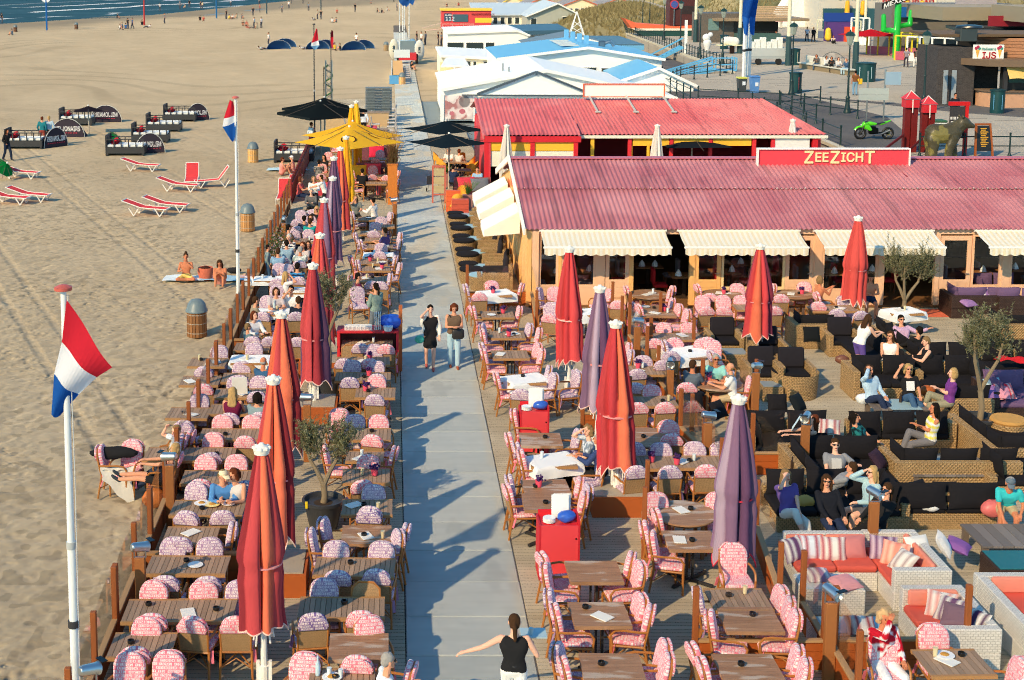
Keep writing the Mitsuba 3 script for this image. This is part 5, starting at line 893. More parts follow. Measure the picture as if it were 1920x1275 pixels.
person('person in a blue and navy striped shirt seen from behind',-2.92,42.75,0,'table',(bands(C(70,150,210),C(24,30,60),.045),'short'),(Nv,'long'),('short','dark'),**H_)
person('grey haired person in a white checked shirt seen from behind',-2.99,45.22,5,'table',(floral(C(230,232,226),C(150,170,170),22),'short'),(KH,'long'),('short','grey'),SK2,**H_)
person('dark haired person with a pale denim jacket seen from behind',-3.52,46.30,10,'table',(C(150,182,204),'long'),(DENIM,'long'),('short','dark'),**H_)
person('fair haired person facing the camera in a white striped top',-3.51,47.29,170,'sit',(bands(Wh,Nv,.04),'short'),(Nv,'long'),('short','white'),SK3,**H_)
person('person in a navy vest with brown hair facing the camera',-2.78,46.11,180,'table',(Nv,'none'),(Nv,'long'),('long','brown'),**H_)
person('brown haired person hidden behind the checked shirt',-2.96,45.95,165,'table',(C(200,190,190),'short'),(Nv,'long'),('short','auburn'),**H_)
person('dark haired child standing outside the beach fence',-4.06,45.52,-80,'stand',(C(140,160,160),'long'),(DENIM,'long'),('short','dark'),s=.78,**H_)
person('person in a turquoise t-shirt seen from behind on the far left deck',-2.97,50.29,0,'table',(C(40,160,158),'short'),(Nv,'long'),('short','brown'),**H_)
person('brown haired person opposite the turquoise t-shirt',-2.98,50.99,180,'table',(C(210,190,190),'short'),(Nv,'long'),('bob','brown'),**H_)
person('blond person in sunglasses at the far end of the lilac chairs',-2.86,52.81,165,'sit',(Bk,'short'),(Nv,'long'),('long','blond'),shades=True,**H_)
person('grey haired person in a grey jacket on a red chair',-3.29,56.90,175,'table',(C(104,104,106),'long'),(Bk,'long'),('short','grey'),SK3,fine=False,**H_)
person('fair person in a white shirt at the red tablecloth',-3.37,60.26,180,'table',(Wh,'long'),(Bk,'long'),('curly','sandy'),fine=False,**H_)
person('dark haired person in a white t-shirt in profile, standing by the red tablecloth',-2.98,58.51,80,'bend',(Wh,'short'),(Bk,'long'),('short','brown'),fine=False,lean=.3,**H_)
person('person in a striped grey top seen from behind under the yellow parasols',-3.41,65.39,0,'table',(bands(C(160,160,160),C(60,62,66),.05),'short'),(Bk,'long'),('short','dark'),fine=False,**H_)
person('person in black in the shade of the yellow parasols',-3.26,67.02,150,'table',(Bk,'short'),(Bk,'long'),('long','dark'),fine=False,**H_)
person('fair person in a grey patterned top facing the camera among the red chairs',-1.44,55.31,190,'face',(C(126,132,128),'short'),(Bk,'long'),('long','sandy'),fine=False,**H_)
person('dark haired person in a bright white shirt among the red chairs',-0.76,54.72,60,'table',(Wh,'long'),(Bk,'long'),('short','dark'),fine=False,**H_)
person('person in black seen from behind on the dark boards',-1.33,62.57,0,'table',(Bk,'long'),(Bk,'long'),('short','dark'),fine=False,**H_)
person('person with dark hair and pink trousers at the right of the red chairs',-0.29,62.95,70,'table',(C(80,80,84),'short'),(C(230,120,130),'long'),('long','dark'),fine=False,**H_)
person('person in a green-grey jumper with a dark ponytail standing at the serving shelf',-0.46,38.36,40,'phone',(C(136,158,150),'long'),(C(110,120,130),'long'),('pony','dark'),**H_)
for(x,y),f_,po,sh_,hr,lab in[((-3.70,45.00),10,'table',C(140,176,206),('short','brown'),'person in a sky blue jacket seen from behind near the flower box'),((-3.30,39.37),-170,'table',C(196,186,190),('bob','brown'),'person in a pale mauve top by the fifteenth table'),((-3.21,50.84),5,'table',C(60,70,90),('short','dark'),'person in a dark blue top among the lilac chairs'),((-3.64,49.06),-60,'sit',C(110,90,80),('short','dark'),'dark haired person close to the far beach fence'),((-3.52,47.32),160,'table',C(220,220,224),('short','sandy'),'fair person in white close to the far beach fence'),((-0.26,48.47),60,'table',C(90,76,130),('short','brown'),'person in a violet top at the far path-side tables'),((-3.93,60.26),-100,'table',C(200,90,90),('bob','auburn'),'person in a coral top by the dark red fence'),((-2.54,53.58),100,'table',C(170,170,176),('short','grey'),'grey haired person behind the crimson parasol row'),((-1.00,41.29),-85,'sit',C(120,40,70),('short','dark'),'person in a maroon top at the path-side tables'),((-2.76,32.40),170,'table',C(230,226,220),('long','brown'),'person in a cream top between the two orange parasols')]:
 person(lab,x,y,f_,po,(sh_,'short'),(Nv,'long'),hr,**H_)
person('person in a black dress and white blazer walking with a hand at the face',1.0,35.9,178,'walk',(Bk,'dress'),None,('short','dark'),SK3,hands=[(-.24,.06,-.02),(.09,.13,.66)],feet=[(-.08,.16,.07),(.10,-.14,.08)],shoes=C(190,90,84),head=(10,0))
person('person in a brown top and pale jeans with a black shoulder bag on the path',1.62,36.0,182,'phone',(C(112,92,76),'none'),(LDENIM,'long'),('bob','auburn'),SKIN,head=(0,.45),shoes=C(170,84,50),extra={'strap':Bk})
person('waiting staff in a black vest and white trousers walking away with an arm stretched out',1.68,18.37,-4,'walk',(Bk,'none'),(Wh,'long'),('pony','brown'),SK3,hands=[(-.68,.02,.22),(.26,.28,.22)],extra={'belt':Bk},**H_)
jk=solo('white_blazer','white blazer worn open over the black dress of the walker','blazer',(lambda ms:(np.vstack([ms[0]]),ms[1]))((lambda t:(np.asarray(t.vertices)*[1,1,1]@rotm(rz=math.radians(178)).T+[1.0,35.9,.008],np.asarray(t.faces)))(fuse([blob(((-.14,-.02,1.36),.075),((-.15,-.05,.98),.06),((.0,-.09,1.1),.06)),blob(((.14,-.02,1.36),.075),((.15,-.05,.98),.06),((.0,-.09,1.1),.06)),blob(((-.18,-.01,1.37),.066),((-.24,-.03,1.12),.058)),blob(((-.24,-.03,1.12),.058),((-.24,.04,.93),.045)),blob(((.18,-.01,1.37),.066),((.23,-.05,1.14),.058)),blob(((.23,-.05,1.14),.058),((.14,.10,1.42),.045))],.05,4))),C(240,238,230),'cloth',60)
scene['person_'+'blazer_tmp']=scene.pop(jk);labels.pop(jk);_k=[k for k in scene if k.startswith('person_')and labels.get(k.split('__')[0],{}).get('label','').startswith('person in a black dress')][0].split('__')[0];scene[_k+'__blazer']=scene.pop('person_blazer_tmp')
solo('handbag','turquoise handbag held by the walker in the white blazer','handbag',xf(ball((0,0,0),(.13,.07,.11),12),(.72,35.85,.80)),C(70,176,160),'satin',50)
solo('shoulder_bag','black leather shoulder bag of the walker in pale jeans','shoulder bag',xf(box(0,0,0,.32,.12,.28,bev=.05),(1.72,35.80,.82),.2),(.03,.028,.028),'satin',50)
solo('serving_tray','pale tray with drinks carried by the waiting staff','tray',join(box(1.98,18.74,1.24,.36,.28,.02),lathe([(.03,0),(.035,.1)],8,(1.94,18.67,1.26))),C(170,196,206),'satin')
person('blond person in a grey floral blouse, cheek on hand, right of the path',3.93,27.37,95,'face',(floral(C(206,214,224),C(120,134,150),20),'short'),(Bk,'long'),('curly','sandy'),SK3,head=(35,0),**H_)
person('grey haired person in a navy jacket at the cloth table right of the path',4.06,26.86,60,'table',(C(58,74,118),'jacket'),(Bk,'long'),('short','grey'),SK2,**H_)
person('person in a mint polo shirt and sunglasses facing the camera at the round table',7.67,32.50,178,'table',(C(150,222,214),'short'),(KH,'long'),('short','grey'),SK2,shades=True,**H_)
person('person in a grey t-shirt seen from behind at the round table',7.03,32.04,-40,'table',(C(92,104,118),'short'),(Nv,'long'),('short','brown'),SK2,**H_)
person('person in a white t-shirt and grey scarf in profile at the round table',7.83,31.80,75,'table',(C(234,236,236),'short'),(KH,'short'),('bald','sandy'),SKIN,extra={'scarf':C(120,126,130)},**H_)
person('bare shouldered person with chin-length hair holding a phone at the pavilion',12.66,40.88,-75,'face',None,(floral(C(150,180,190),C(220,225,225),20)and C(160,180,188),'short'),('bob','sandy'),SK2,hands=[(-.05,.40,.40),(.08,.38,.40)],**H_)
person('bare chested person with short hair at the chairs behind the red parasol',14.24,41.15,170,'table',None,(Nv,'short'),('short','brown'),C(222,150,116),head=(0,.4),**H_)
person('person in a white vest and violet shorts bending over beside the black cushions',12.15,35.12,-70,'bend',(Wh,'none'),(C(104,84,160),'short'),('long','brown'),SK3,lean=.45,shoes=None,**H_)
person('person in a lilac blouse and sunglasses with one arm along the sofa',13.53,36.62,185,'lounge',(C(206,170,200),'long'),(Bk,'long'),('short','dark'),shades=True,hands=[(-.60,.05,.42),(.16,.25,.12)],**H_)
person('person in a white vest and sunglasses with long brown hair on the dark sofa',12.52,34.59,165,'sit',(Wh,'none'),(Bk,'long'),('long','brown'),shades=True,head=(-35,0),**H_)
person('person in a black sleeveless top with shaved hair in profile',13.23,34.08,85,'table',(Bk,'none'),(Bk,'long'),('short','sandy'),SK3,head=(0,.2),**H_)
person('person in black with black hair, turned away on the sofa',13.58,35.48,20,'lounge',(Bk,'long'),(Bk,'long'),('short','dark'),**H_)
person('person in a pale blue shirt with curly brown hair, hand at the brow',11.09,31.86,-160,'headhand',(C(180,208,230),'long'),(Nv,'long'),('curly','brown'),shades=True,hands=[(-.16,.25,.12),('head',.12,.10,.05)],**H_)
person('person in a black t-shirt with a white print and curly fair hair',12.02,31.94,180,'headhand',(Bk,'short'),(DENIM,'long'),('curly','blond'),SKIN,shades=True,extra={'print':(.8,.8,.8)},**H_)
person('person in a violet top with a fair bob, arms crossed',12.82,31.36,80,'cross',(C(120,62,140),'short'),(C(150,146,124),'mid'),('bob','blond'),SK3,**H_)
person('person in a teal checked top with dark curls on the sofa',9.67,28.53,-120,'lounge',(floral(C(40,120,122),C(20,40,46),20),'short'),(Bk,'long'),('curly','dark'),**H_)
person('person in a yellow and white striped top and grey trousers with long dark hair',11.42,28.79,88,'cross',(bands(C(228,214,90),C(226,226,226),.06),'none'),(C(120,118,122),'long'),('long','dark'),SK2,**H_)
person('person in a black dress reclining with a magazine on the long sofa',8.79,28.46,95,'read',(Bk,'none'),(Bk,'long'),('long','auburn'),SK3,shoes=None,**H_)
solo('magazine','open magazine held by the reclining reader','magazine',xf(box(0,0,0,.30,.01,.34),(8.38,28.59,.86),1.2,rx=.5),C(190,214,226),'matte')
person('person in a grey printed t-shirt and sunglasses reclining on the corner sofa',8.74,26.85,172,'lounge',(C(140,142,148),'short'),(C(140,146,150),'short'),('short','brown'),SK3,shades=True,extra={'print':(.5,.5,.5)},hands=[(-.40,.10,.34),(.16,.25,.12)],feet=[(-.1,.84,.30),(.16,.82,.28)],**H_)
person('person with brown hair lying back in a grey top on the corner sofa',8.76,25.91,60,'lounge',(C(146,150,156),'short'),(Nv,'long'),('short','brown'),lean=-.8,**H_)
person('person with fair hair in a violet t-shirt and white trousers, hand raised to the eye',7.28,25.08,-165,'headhand',(C(104,84,150),'short'),(C(222,220,212),'mid'),('long','sandy'),SK3,hands=[(-.02,.32,.14),('head',.10,.12,.02)],**H_)
person('person in a dark blazer and sunglasses with long brown hair on the long sofa',7.97,24.88,-175,'lounge',(C(34,36,44),'jacket'),(Nv,'long'),('long','brown'),SKIN,shades=True,head=(-20,0),**H_)
person('fair haired person in a pale blue jumper in profile with sunglasses',8.85,25.05,105,'sit',(C(172,204,214),'long'),(C(96,96,104),'short'),('long','blond'),SK3,shades=True,hands=[(-.10,.30,.16),('head',.08,.13,0)],**H_)
person('person in black with sunglasses and tied brown hair at the end of the long sofa',8.93,24.47,120,'lounge',(Bk,'long'),(Bk,'long'),('pony','brown'),SKIN,shades=True,**H_)
person('person in a turquoise t-shirt and grey flat cap bending over a bag',11.30,24.80,165,'table',(C(60,190,196),'short'),(KH,'short'),('short','grey'),SK2,lean=.65,head=(0,.5),hands=[(-.2,.42,.0),(.1,.5,-.1)],extra={'cap':C(100,116,130)},**H_)
person('person in a red and white floral blouse and white trousers, hand over the eyes',7.08,19.25,-170,'face',(floral(C(196,30,48),C(240,236,236),13,.47),'long'),(C(226,232,240),'long'),('curly',(.62,.40,.20)),SK2,hands=[(-.15,.34,.14),('head',-.01,.13,.02)],head=(0,.2),**H_)
person('waiting staff in a white shirt standing by the dark flagpole',-4.44,77.53,-60,'stand',(C(222,232,240),'long'),(Bk,'long'),('short','brown'),fine=False,**H_)
person('waiting staff in a white shirt seen from behind at the wooden counters',-1.71,84.43,10,'stand',(C(232,240,246),'long'),(Bk,'long'),('short','grey'),fine=False,**H_)
person('person in a bikini sitting cross-legged on a towel, hair in a bun',-6.89,46.35,185,'lotus',None,(C(236,206,120),'short'),('bun','brown'),SK2,shoes=None,z=-.02,**H_)
person('person in a swimsuit sitting with knees up on a blue towel',-5.65,45.44,180,'floor',None,(C(214,150,140),'short'),('long','brown'),SK2,shoes=None,z=-.02,lean=.3,head=(0,.5),**H_)
person('sunbather with dark hair sitting on a towel near the fence',-5.45,69.78,-70,'floor',(C(236,150,140),'none'),(C(200,120,110),'short'),('short','auburn'),SKIN,shoes=None,z=-.05,fine=False,**H_)
person('sunbather with a white cap sitting beside the one with dark hair',-5.05,70.36,80,'floor',(C(236,170,156),'none'),(C(210,140,120),'short'),('short','white'),SKIN,shoes=None,z=-.05,fine=False,extra={'cap':C(236,236,240)},**H_)
person('person in long black clothes walking on the sand at the left edge',-20.60,74.96,-120,'walk',(Bk,'long'),(C(40,50,70),'long'),('long','dark'),SK2,z=-.05,fine=False)
person('person in a teal top standing by the left beach bed',-20.15,80.87,-10,'stand',(C(40,120,130),'long'),(C(150,70,60),'short'),('short','auburn'),z=-.05,fine=False)
person('person in a pale blue top standing beside the one in teal',-19.82,81.16,15,'stand',(C(190,214,226),'long'),(C(90,70,64),'short'),('short','blond'),z=-.05,fine=False)
for x,y,lab,sc_,hr in[(2.81,69.37,'person in a white shirt under the dark parasol at the red pavilion',Wh,'brown'),(3.32,69.12,'person in a pale checked shirt on a yellow chair at the red pavilion',C(220,214,206),'auburn'),(2.80,63.69,'person in dark clothes at the near table of the red pavilion',Nv,'dark'),(3.85,62.97,'person in a light blue shirt beside the red pavilion wall',C(150,190,220),'brown')]:
 person(lab,x,y,160 if hr=='brown' else-30,'table',(sc_,'short'),(Bk,'long'),('short',hr),fine=False,**H_)
# ---- lounge furniture
def weave(c0,c1,c2):
 def f(p,n,uv):
  up=dr.abs(n.z)>.7;a=dr.select(dr.abs(n.x)>.7,p.y,p.x);b=dr.select(up,p.y,p.z)
  u,v=a/.075,b/.04;row=dr.floor(v);k=u+.5*(row-2*dr.floor(row/2));e=dr.abs(k-dr.floor(k)-.5);g=dr.abs(v-row-.5)
  r=cell_rand(dr.floor(k),row,dr.floor(a*3));dark=dr.maximum(smoothstep(.36,.5,e),smoothstep(.30,.5,g))
  return mix(mix(c0,c1,.6*r+.4*noise(p.x*3,p.y*3,p.z*3)),c2,.85*dark)
 return f
M['wicker_tan']=two(bump(lambda p,n,uv:.01*dr.sin(p.x*84)*dr.sin(p.z*78+p.y*40),pr(proc(weave((.40,.245,.105),(.58,.39,.195),(.05,.028,.012))),rough=.55,spec=.35),eps=.004))
M['wicker_white']=two(pr(proc(weave((.60,.585,.55),(.74,.72,.68),(.36,.345,.32))),rough=.55,spec=.3))
M['wicker_dark']=two(pr(proc(weave((.045,.025,.020),(.075,.045,.038),(.012,.008,.007))),rough=.5,spec=.3))
BLK,SAL,VIOC=C(34,33,37),C(206,92,80),C(112,88,122)
def sofa(x0,y0,x1,y1,sides,label,mat='wicker_tan',cush=BLK,hb=.68,hs=.30,name='lounge_sofa',cat='sofa',group='wicker lounge sofas',th=.16,backc=True,seatc=True,z=.008):
 """box sofa; sides: which of N (far), S (near), E, W carry a back"""
 s=thing(name,label,cat,group);cx,cy,w,d=(x0+x1)/2,(y0+y1)/2,x1-x0,y1-y0
 part(s,'base',box(cx,cy,z,w-.004,d-.004,hs,bev=.01),mat=mat,smooth=False)
 ix0,ix1=x0+th*('W' in sides),x1-th*('E' in sides);iy0,iy1=y0+th*('S' in sides),y1-th*('N' in sides)
 for c in sides:
  b=dict(N=(cx,y1-th/2,w,th),S=(cx,y0+th/2,w,th),W=(x0+th/2,(iy0+iy1)/2,th,iy1-iy0-.006),E=(x1-th/2,(iy0+iy1)/2,th,iy1-iy0-.006))[c]
  part(s,'back' if c in 'NS' else 'side',box(b[0],b[1],z+hs+.001,b[2],b[3],hb-hs,bev=.012),mat=mat,smooth=False)
 if seatc:
  lx=ix1-ix0;ly=iy1-iy0;nx,ny=(max(1,round(lx/.8)),1)if lx>=ly else(1,max(1,round(ly/.8)))
  for i in range(nx):
   for j in range(ny):part(s,'seat_cushion',box(ix0+(i+.5)*lx/nx,iy0+(j+.5)*ly/ny,z+hs+.003,lx/nx-.012,ly/ny-.012,.13,bev=.035),cush,'cloth',60)
 if backc:
  for c in sides:
   L=(ix1-ix0)if c in 'NS' else(iy1-iy0)
   if L<.5:continue
   n=max(1,round(L/.85))
   for i in range(n):
    t=(i+.5)*L/n;m=xf(pillow(L/n-.02,.50,.17,6),(0,0,.24),rx=math.pi/2-.18)
    if c=='N':m=xf(m,(ix0+t,iy1-.10,z+hs+.13))
    elif c=='S':m=xf(m,(ix0+t,iy0+.10,z+hs+.13),math.pi)
    elif c=='E':m=xf(m,(ix1-.10,iy0+t,z+hs+.13),-math.pi/2)
    else:m=xf(m,(ix0+.10,iy0+t,z+hs+.13),math.pi/2)
    part(s,'back_cushion',m,cush,'cloth',60)
 return s
def armchair(x,y,face,label,mat='wicker_tan',w=.92,d=.85):
 s=thing('wicker_armchair',label,'armchair','wicker lounge armchairs');r=math.radians(face);L=lambda m:xf(m,(x,y,.008),r)
 part(s,'base',L(box(0,0,0,w-.24,d,.30,bev=.01)),mat=mat,smooth=False);part(s,'back',L(box(0,-d/2+.07,.302,w-.244,.14,.42,bev=.012)),mat=mat,smooth=False)
 for q in(-1,1):part(s,'arm',L(box(q*(w/2-.06),0,0,.12,d,.60,bev=.012)),mat=mat,smooth=False)
 part(s,'seat_cushion',L(box(0,.05,.303,w-.26,d-.16,.13,bev=.035)),BLK,'cloth',60);part(s,'back_cushion',L(xf(box(0,0,0,w-.27,.13,.50,bev=.04),(0,-d/2+.23,.44),rx=.14)),C(42,40,46),'cloth',60)
def tub(x,y,label,r=.36,h=.44,top=BLK,mat='wicker_tan',name='wicker_stool',cat='stool'):
 s=thing(name,label,cat,'round wicker stools');part(s,'base',lathe([(r*.82,.008),(r,h*.6),(r,h),(.02,h+.003)],20),mat=mat,smooth=40)if False else part(s,'base',lathe([(r*.82,.008),(r,h*.6),(r,h)],20,(x,y,0)),mat=mat,smooth=40)
 part(s,'cushion',lathe([(r*.9,h+.002),(r*.97,h+.04),(r*.9,h+.09),(r*.5,h+.10)],20,(x,y,0)),top,'cloth',50)
def roundtop(x,y,label,r=.38,h=.50):
 s=thing('wicker_side_table',label,'side table','round wicker side tables');part(s,'base',lathe([(r*.85,.008),(r*.92,h*.5),(r,h-.03)],20,(x,y,0)),mat='wicker_tan',smooth=40);part(s,'glass_top',lathe([(r,h-.028),(r,h-.01),(r-.01,h)],24,(x,y,0)),C(150,186,196),'gloss',50)
for i,yy in enumerate([46.0,48.4,50.8,53.2,55.6]):
 o=ORD[i]
 tub(2.62,yy-.25,f'crescent wicker stool by the path, {o} from the front',.42);tub(2.56,yy+.55,f'black topped wicker stool behind the {o} side table by the path',.36)
 roundtop(2.90,yy+.15,f'round glass topped wicker table by the path, {o} from the front',.40)
 armchair(3.52,yy-.35,90,f'wicker armchair facing the path beside the gable, {ORD[2 * i]} from the front');armchair(3.60,yy+.62,80,f'wicker armchair facing the path beside the gable, {ORD[2 * i + 1]} from the front')
armchair(3.3,44.4,0,'wicker armchair with its back to the first white cloth table',w=1.1);roundtop(2.9,44.9,'round wicker table behind the first white cloth table',.42)
for(x,y),f,l in[((9.01,37.37),180,'black cushioned wicker armchair beside the long inner table'),((9.93,36.41),180,'black cushioned wicker armchair right of the patched parasol pole'),((9.30,34.43),180,'black cushioned wicker armchair behind the front spotlight'),((10.04,34.34),180,'black cushioned wicker armchair beside the curved tub chair'),((12.21,37.37),180,'black cushioned wicker armchair near the red parasol pole')]:armchair(x,y,f,l)
def cube(x,y,w,d,h,label,mat='wicker_tan',top=None):
 s=thing('wicker_table',label,'low table','low wicker tables');part(s,'base',box(x,y,.008,w,d,h,bev=.012),mat=mat,smooth=False);part(s,'top',box(x,y,h+.0095,w-.05,d-.05,.02,bev=.005),top or C(140,150,150),'satin')
cube(8.99,36.07,.62,.62,.40,'low wicker table between the black armchairs');cube(9.21,33.32,.5,.5,.36,'small wicker table next to the curved tub chair');cube(9.81,37.85,.5,.45,.36,'low wicker table behind the patched parasol pole')
s=thing('tub_chair','curved wicker tub chair seen from behind near the reading woman','armchair');x,y=9.87,33.48
m=grid(lambda u,v:(x+(.52+.05*v)*np.cos(np.pi+np.pi*u*1.1-.15),y+.1+(.5+.05*v)*np.sin(np.pi+np.pi*u*1.1-.15),.01+.62*v),22,4);part(s,'back',m,mat='wicker_tan',smooth=True);part(s,'seat',lathe([(.45,.008),(.47,.3),(.46,.36)],20,(x,y+.08,0)),BLK,'cloth',50)
sofa(11.04,37.75,*(lambda a:(a[0]+1.15,a[1]+.95))((11.04,37.75)),'SW','small wicker settee with its back to the camera and a black pillow')
sofa(12.05,33.5,13.0,37.4,'E','wicker sofa running back from the curved tub chair, black seats',hb=.62)
sofa(13.1,34.0,14.0,38.0,'W','wicker sofa beside the woman bending over',hb=.62)
sofa(13.35,33.9,17.6,35.4,'N','dark cushioned sofa where the woman in a white vest sits',hb=.5)
sofa(17.7,32.6,18.6,38.5,'W','long wicker sofa running back behind the second olive tree',hb=.66)
sofa(11.18,33.16,14.58,34.21,'NWE','wide wicker sofa with three people facing the camera',hb=.72)
sofa(9.87,29.46,12.21,29.80,'NE','wicker sofa where the two dark haired women talk')
sofa(7.49,28.63,9.45,29.88,'NW','wicker corner sofa of the reclining reader')
sofa(7.99,26.08,10.00,28.24,'NW','wicker corner sofa with the person in a grey printed t-shirt')
sofa(7.16,25.19,9.65,26.32,'NE','wicker sofa with the four people beside the glass screens',hb=.55)
sofa(10.01,27.04,*(lambda a:(a[0]+2.55,a[1]+1.0))((10.01,27.04)),'SW','wicker sofa seen from behind, facing the grey board table')
sofa(9.25,25.34,11.35,25.59,'NW','wicker sofa with black cushions below the grey board table')
sofa(12.83,31.26,*(lambda a:(a[0]+.95,a[1]+1.5))((12.83,31.26)),'S','wicker block sofa beside the potted olive tree',hb=.62)
sofa(12.27,27.76,*(lambda a:(a[0]+1.5,a[1]+2.4))((12.27,27.76)),'WS','wicker sofa at the right edge with round black cushions')
tub(12.57,27.72,'round black cushioned wicker stool at the right edge',.45);tub(13.53,29.97,'pale wicker barrel stool behind the right edge sofa',.40,.55,C(196,150,88))
sofa(11.77,26.72,*(lambda a:(a[0]+.9,a[1]+1.0))((11.77,26.72)),'W','wicker side seat at the end of the grey board table',hb=.5)
cb=[('grey_board_table','weathered grey board table with a box lid in the lounge',(11.21,27.56),1.7,1.15,.45),('grey_board_table','low grey table with bottles before the three people on the wide sofa',(11.63,31.55),1.25,.8,.45),('grey_board_table','grey low table at the bottom right beside the person in turquoise',(11.06,24.05),1.5,1.0,.45),('grey_board_table','small wooden low table in front of the reclining reader',(7.96,28.92),.75,.6,.36)]
for n_,l,(x,y),w,d,h in cb:
 t=thing(n_,l,'low table','low board tables')
 for i in range(8):part(t,'board',box(x-w/2+(i+.5)*w/8,y,h-.035,w/8-.01,d,.035),np.array(C(124,116,112))*(.8+.1*((i*3)%5)),'wood',False)
 for a in(-1,1):
  for b in(-1,1):part(t,'leg',box(x+a*(w/2-.08),y+b*(d/2-.08),.008,.1,.1,h-.045),C(110,98,90),'wood',False)
solo('box_lid','grey table game lid lying on the grey board table','lid',box(11.27,27.54,.452,.85,.62,.08,bev=.01),C(132,146,150),'satin')
solo('table_runner','pale blue sheet on the low table of the wide sofa','sheet',box(11.73,31.49,.452,.7,.78,.006),C(156,184,190),'satin')
sofa(16.65,41.07,*(lambda a:(a[0]+2.1,a[1]+1.0))((16.65,41.07)),'SW','dark brown sofa with violet cushions outside the pavilion door','wicker_dark',VIOC)
sofa(17.93,42.57,*(lambda a:(a[0]+1.5,a[1]+.9))((17.93,42.57)),'NW','dark brown sofa with violet cushions against the pavilion wall','wicker_dark',VIOC)
sofa(18.01,40.94,*(lambda a:(a[0]+2.2,a[1]+1.1))((18.01,40.94)),'S','dark brown sofa at the right edge outside the pavilion','wicker_dark',VIOC)
sofa(16.59,37.75,*(lambda a:(a[0]+2.0,a[1]+1.2))((16.59,37.75)),'SW','wicker sofa with dark seats right of the second olive tree')
sofa(15.53,35.24,*(lambda a:(a[0]+1.8,a[1]+1.1))((15.53,35.24)),'SW','wicker sofa with a red blanket at the right edge')
sofa(13.91,31.64,*(lambda a:(a[0]+2.2,a[1]+1.3))((13.91,31.64)),'NW','dark brown sofa heaped with violet pillows at the right edge','wicker_dark',VIOC)
solo('red_blanket','red and black blanket thrown over a sofa at the right edge','blanket',(lambda m:(m[0]+[0,0,0],m[1]))(grid(lambda u,v:((15.14,34.16)[0]+1.9*u,(15.14,34.16)[1]+.45*v,.74+.05*np.sin(17*u)*np.cos(9*v)-.3*(v-.4)**2),24,10)),C(206,40,48),'cloth',True)
WK=dict(mat='wicker_white',cush=SAL,hb=.70,hs=.32,group='white wicker lounge sofas',backc=False)
nw,ne,se=(6.83,23.64),(9.14,23.69),(9.18,21.98)
a=sofa(nw[0],nw[1]-.92,ne[0]-.93,nw[1],'N','white wicker sofa with salmon cushions and striped pillows',**WK);b2=sofa(ne[0]-.92,se[1],ne[0]+.02,ne[1],'NES','white wicker corner sofa section along the right side',**WK)
n2,e2=(8.16,21.47),(9.15,19.83)
c2=sofa(n2[0]-.05,e2[1]+.1,e2[0]-.05,n2[1],'NES','white wicker corner sofa with salmon seat near the floral blouse',**WK)
n3=(9.48,21.94)
d3_=sofa(n3[0],n3[1]-2.4,n3[0]+2.2,n3[1],'NW','white wicker sofa at the right edge',**WK)
for(x0,y0,x1,y1),par,side in[((nw[0],0,ne[0]-.95,nw[1]),a,'N'),((0,se[1]+.2,ne[0]+.02,ne[1]-.2),b2,'E'),((n2[0],0,e2[0]-.2,n2[1]),c2,'N'),((n3[0]+.2,0,n3[0]+2.1,n3[1]),d3_,'N')]:
 L=x1-x0 if side=='N' else y1-y0;n=max(1,round(L/.85))
 for i in range(n):
  t=(i+.5)*L/n
  m=box(x0+t,y1-.23,.468,L/n-.015,.10,.26,bev=.03)if side=='N' else box(x1-.23,y0+t,.468,.10,L/n-.015,.26,bev=.03)
  part(par,'back_pad',m,C(226,140,122),'cloth',60)
cube(7.20,22.16,1.02,.62,.42,'white wicker low table with pillows on it','wicker_white',C(200,212,216));cube(7.05,20.71,1.1,.6,.38,'pale blue topped white wicker table behind the floral blouse','wicker_white',C(150,196,212));cube(10.68,23.06,.9,.8,.40,'teal topped dark low table at the right edge','wicker_dark',C(40,110,120))
def plw(x,y,z,yaw,tilt,label,col,w=.46,h=.42,striped=None):
 m=xf(xf(pillow(w,h,.17,8),rx=tilt),(x,y,z),yaw)
 k=numbered('pillow')
 if striped is not None:
  base=pillow(w,h,.17,8)[0];c=np.where((np.floor(base[:,:1]/.065)%2)==0,np.array(col),np.array(striped))if len(np.shape(striped))==1 and np.shape(striped)[0]==3 else striped
  scene[k]=S(m,c,'cloth',True)
 else:scene[k]=S(m,col,'cloth',True)
 tag(k,label,'pillow','loose pillows on the sofas')
LIN,PUR,STR=C(226,222,216),C(112,74,112),C(170,84,100)
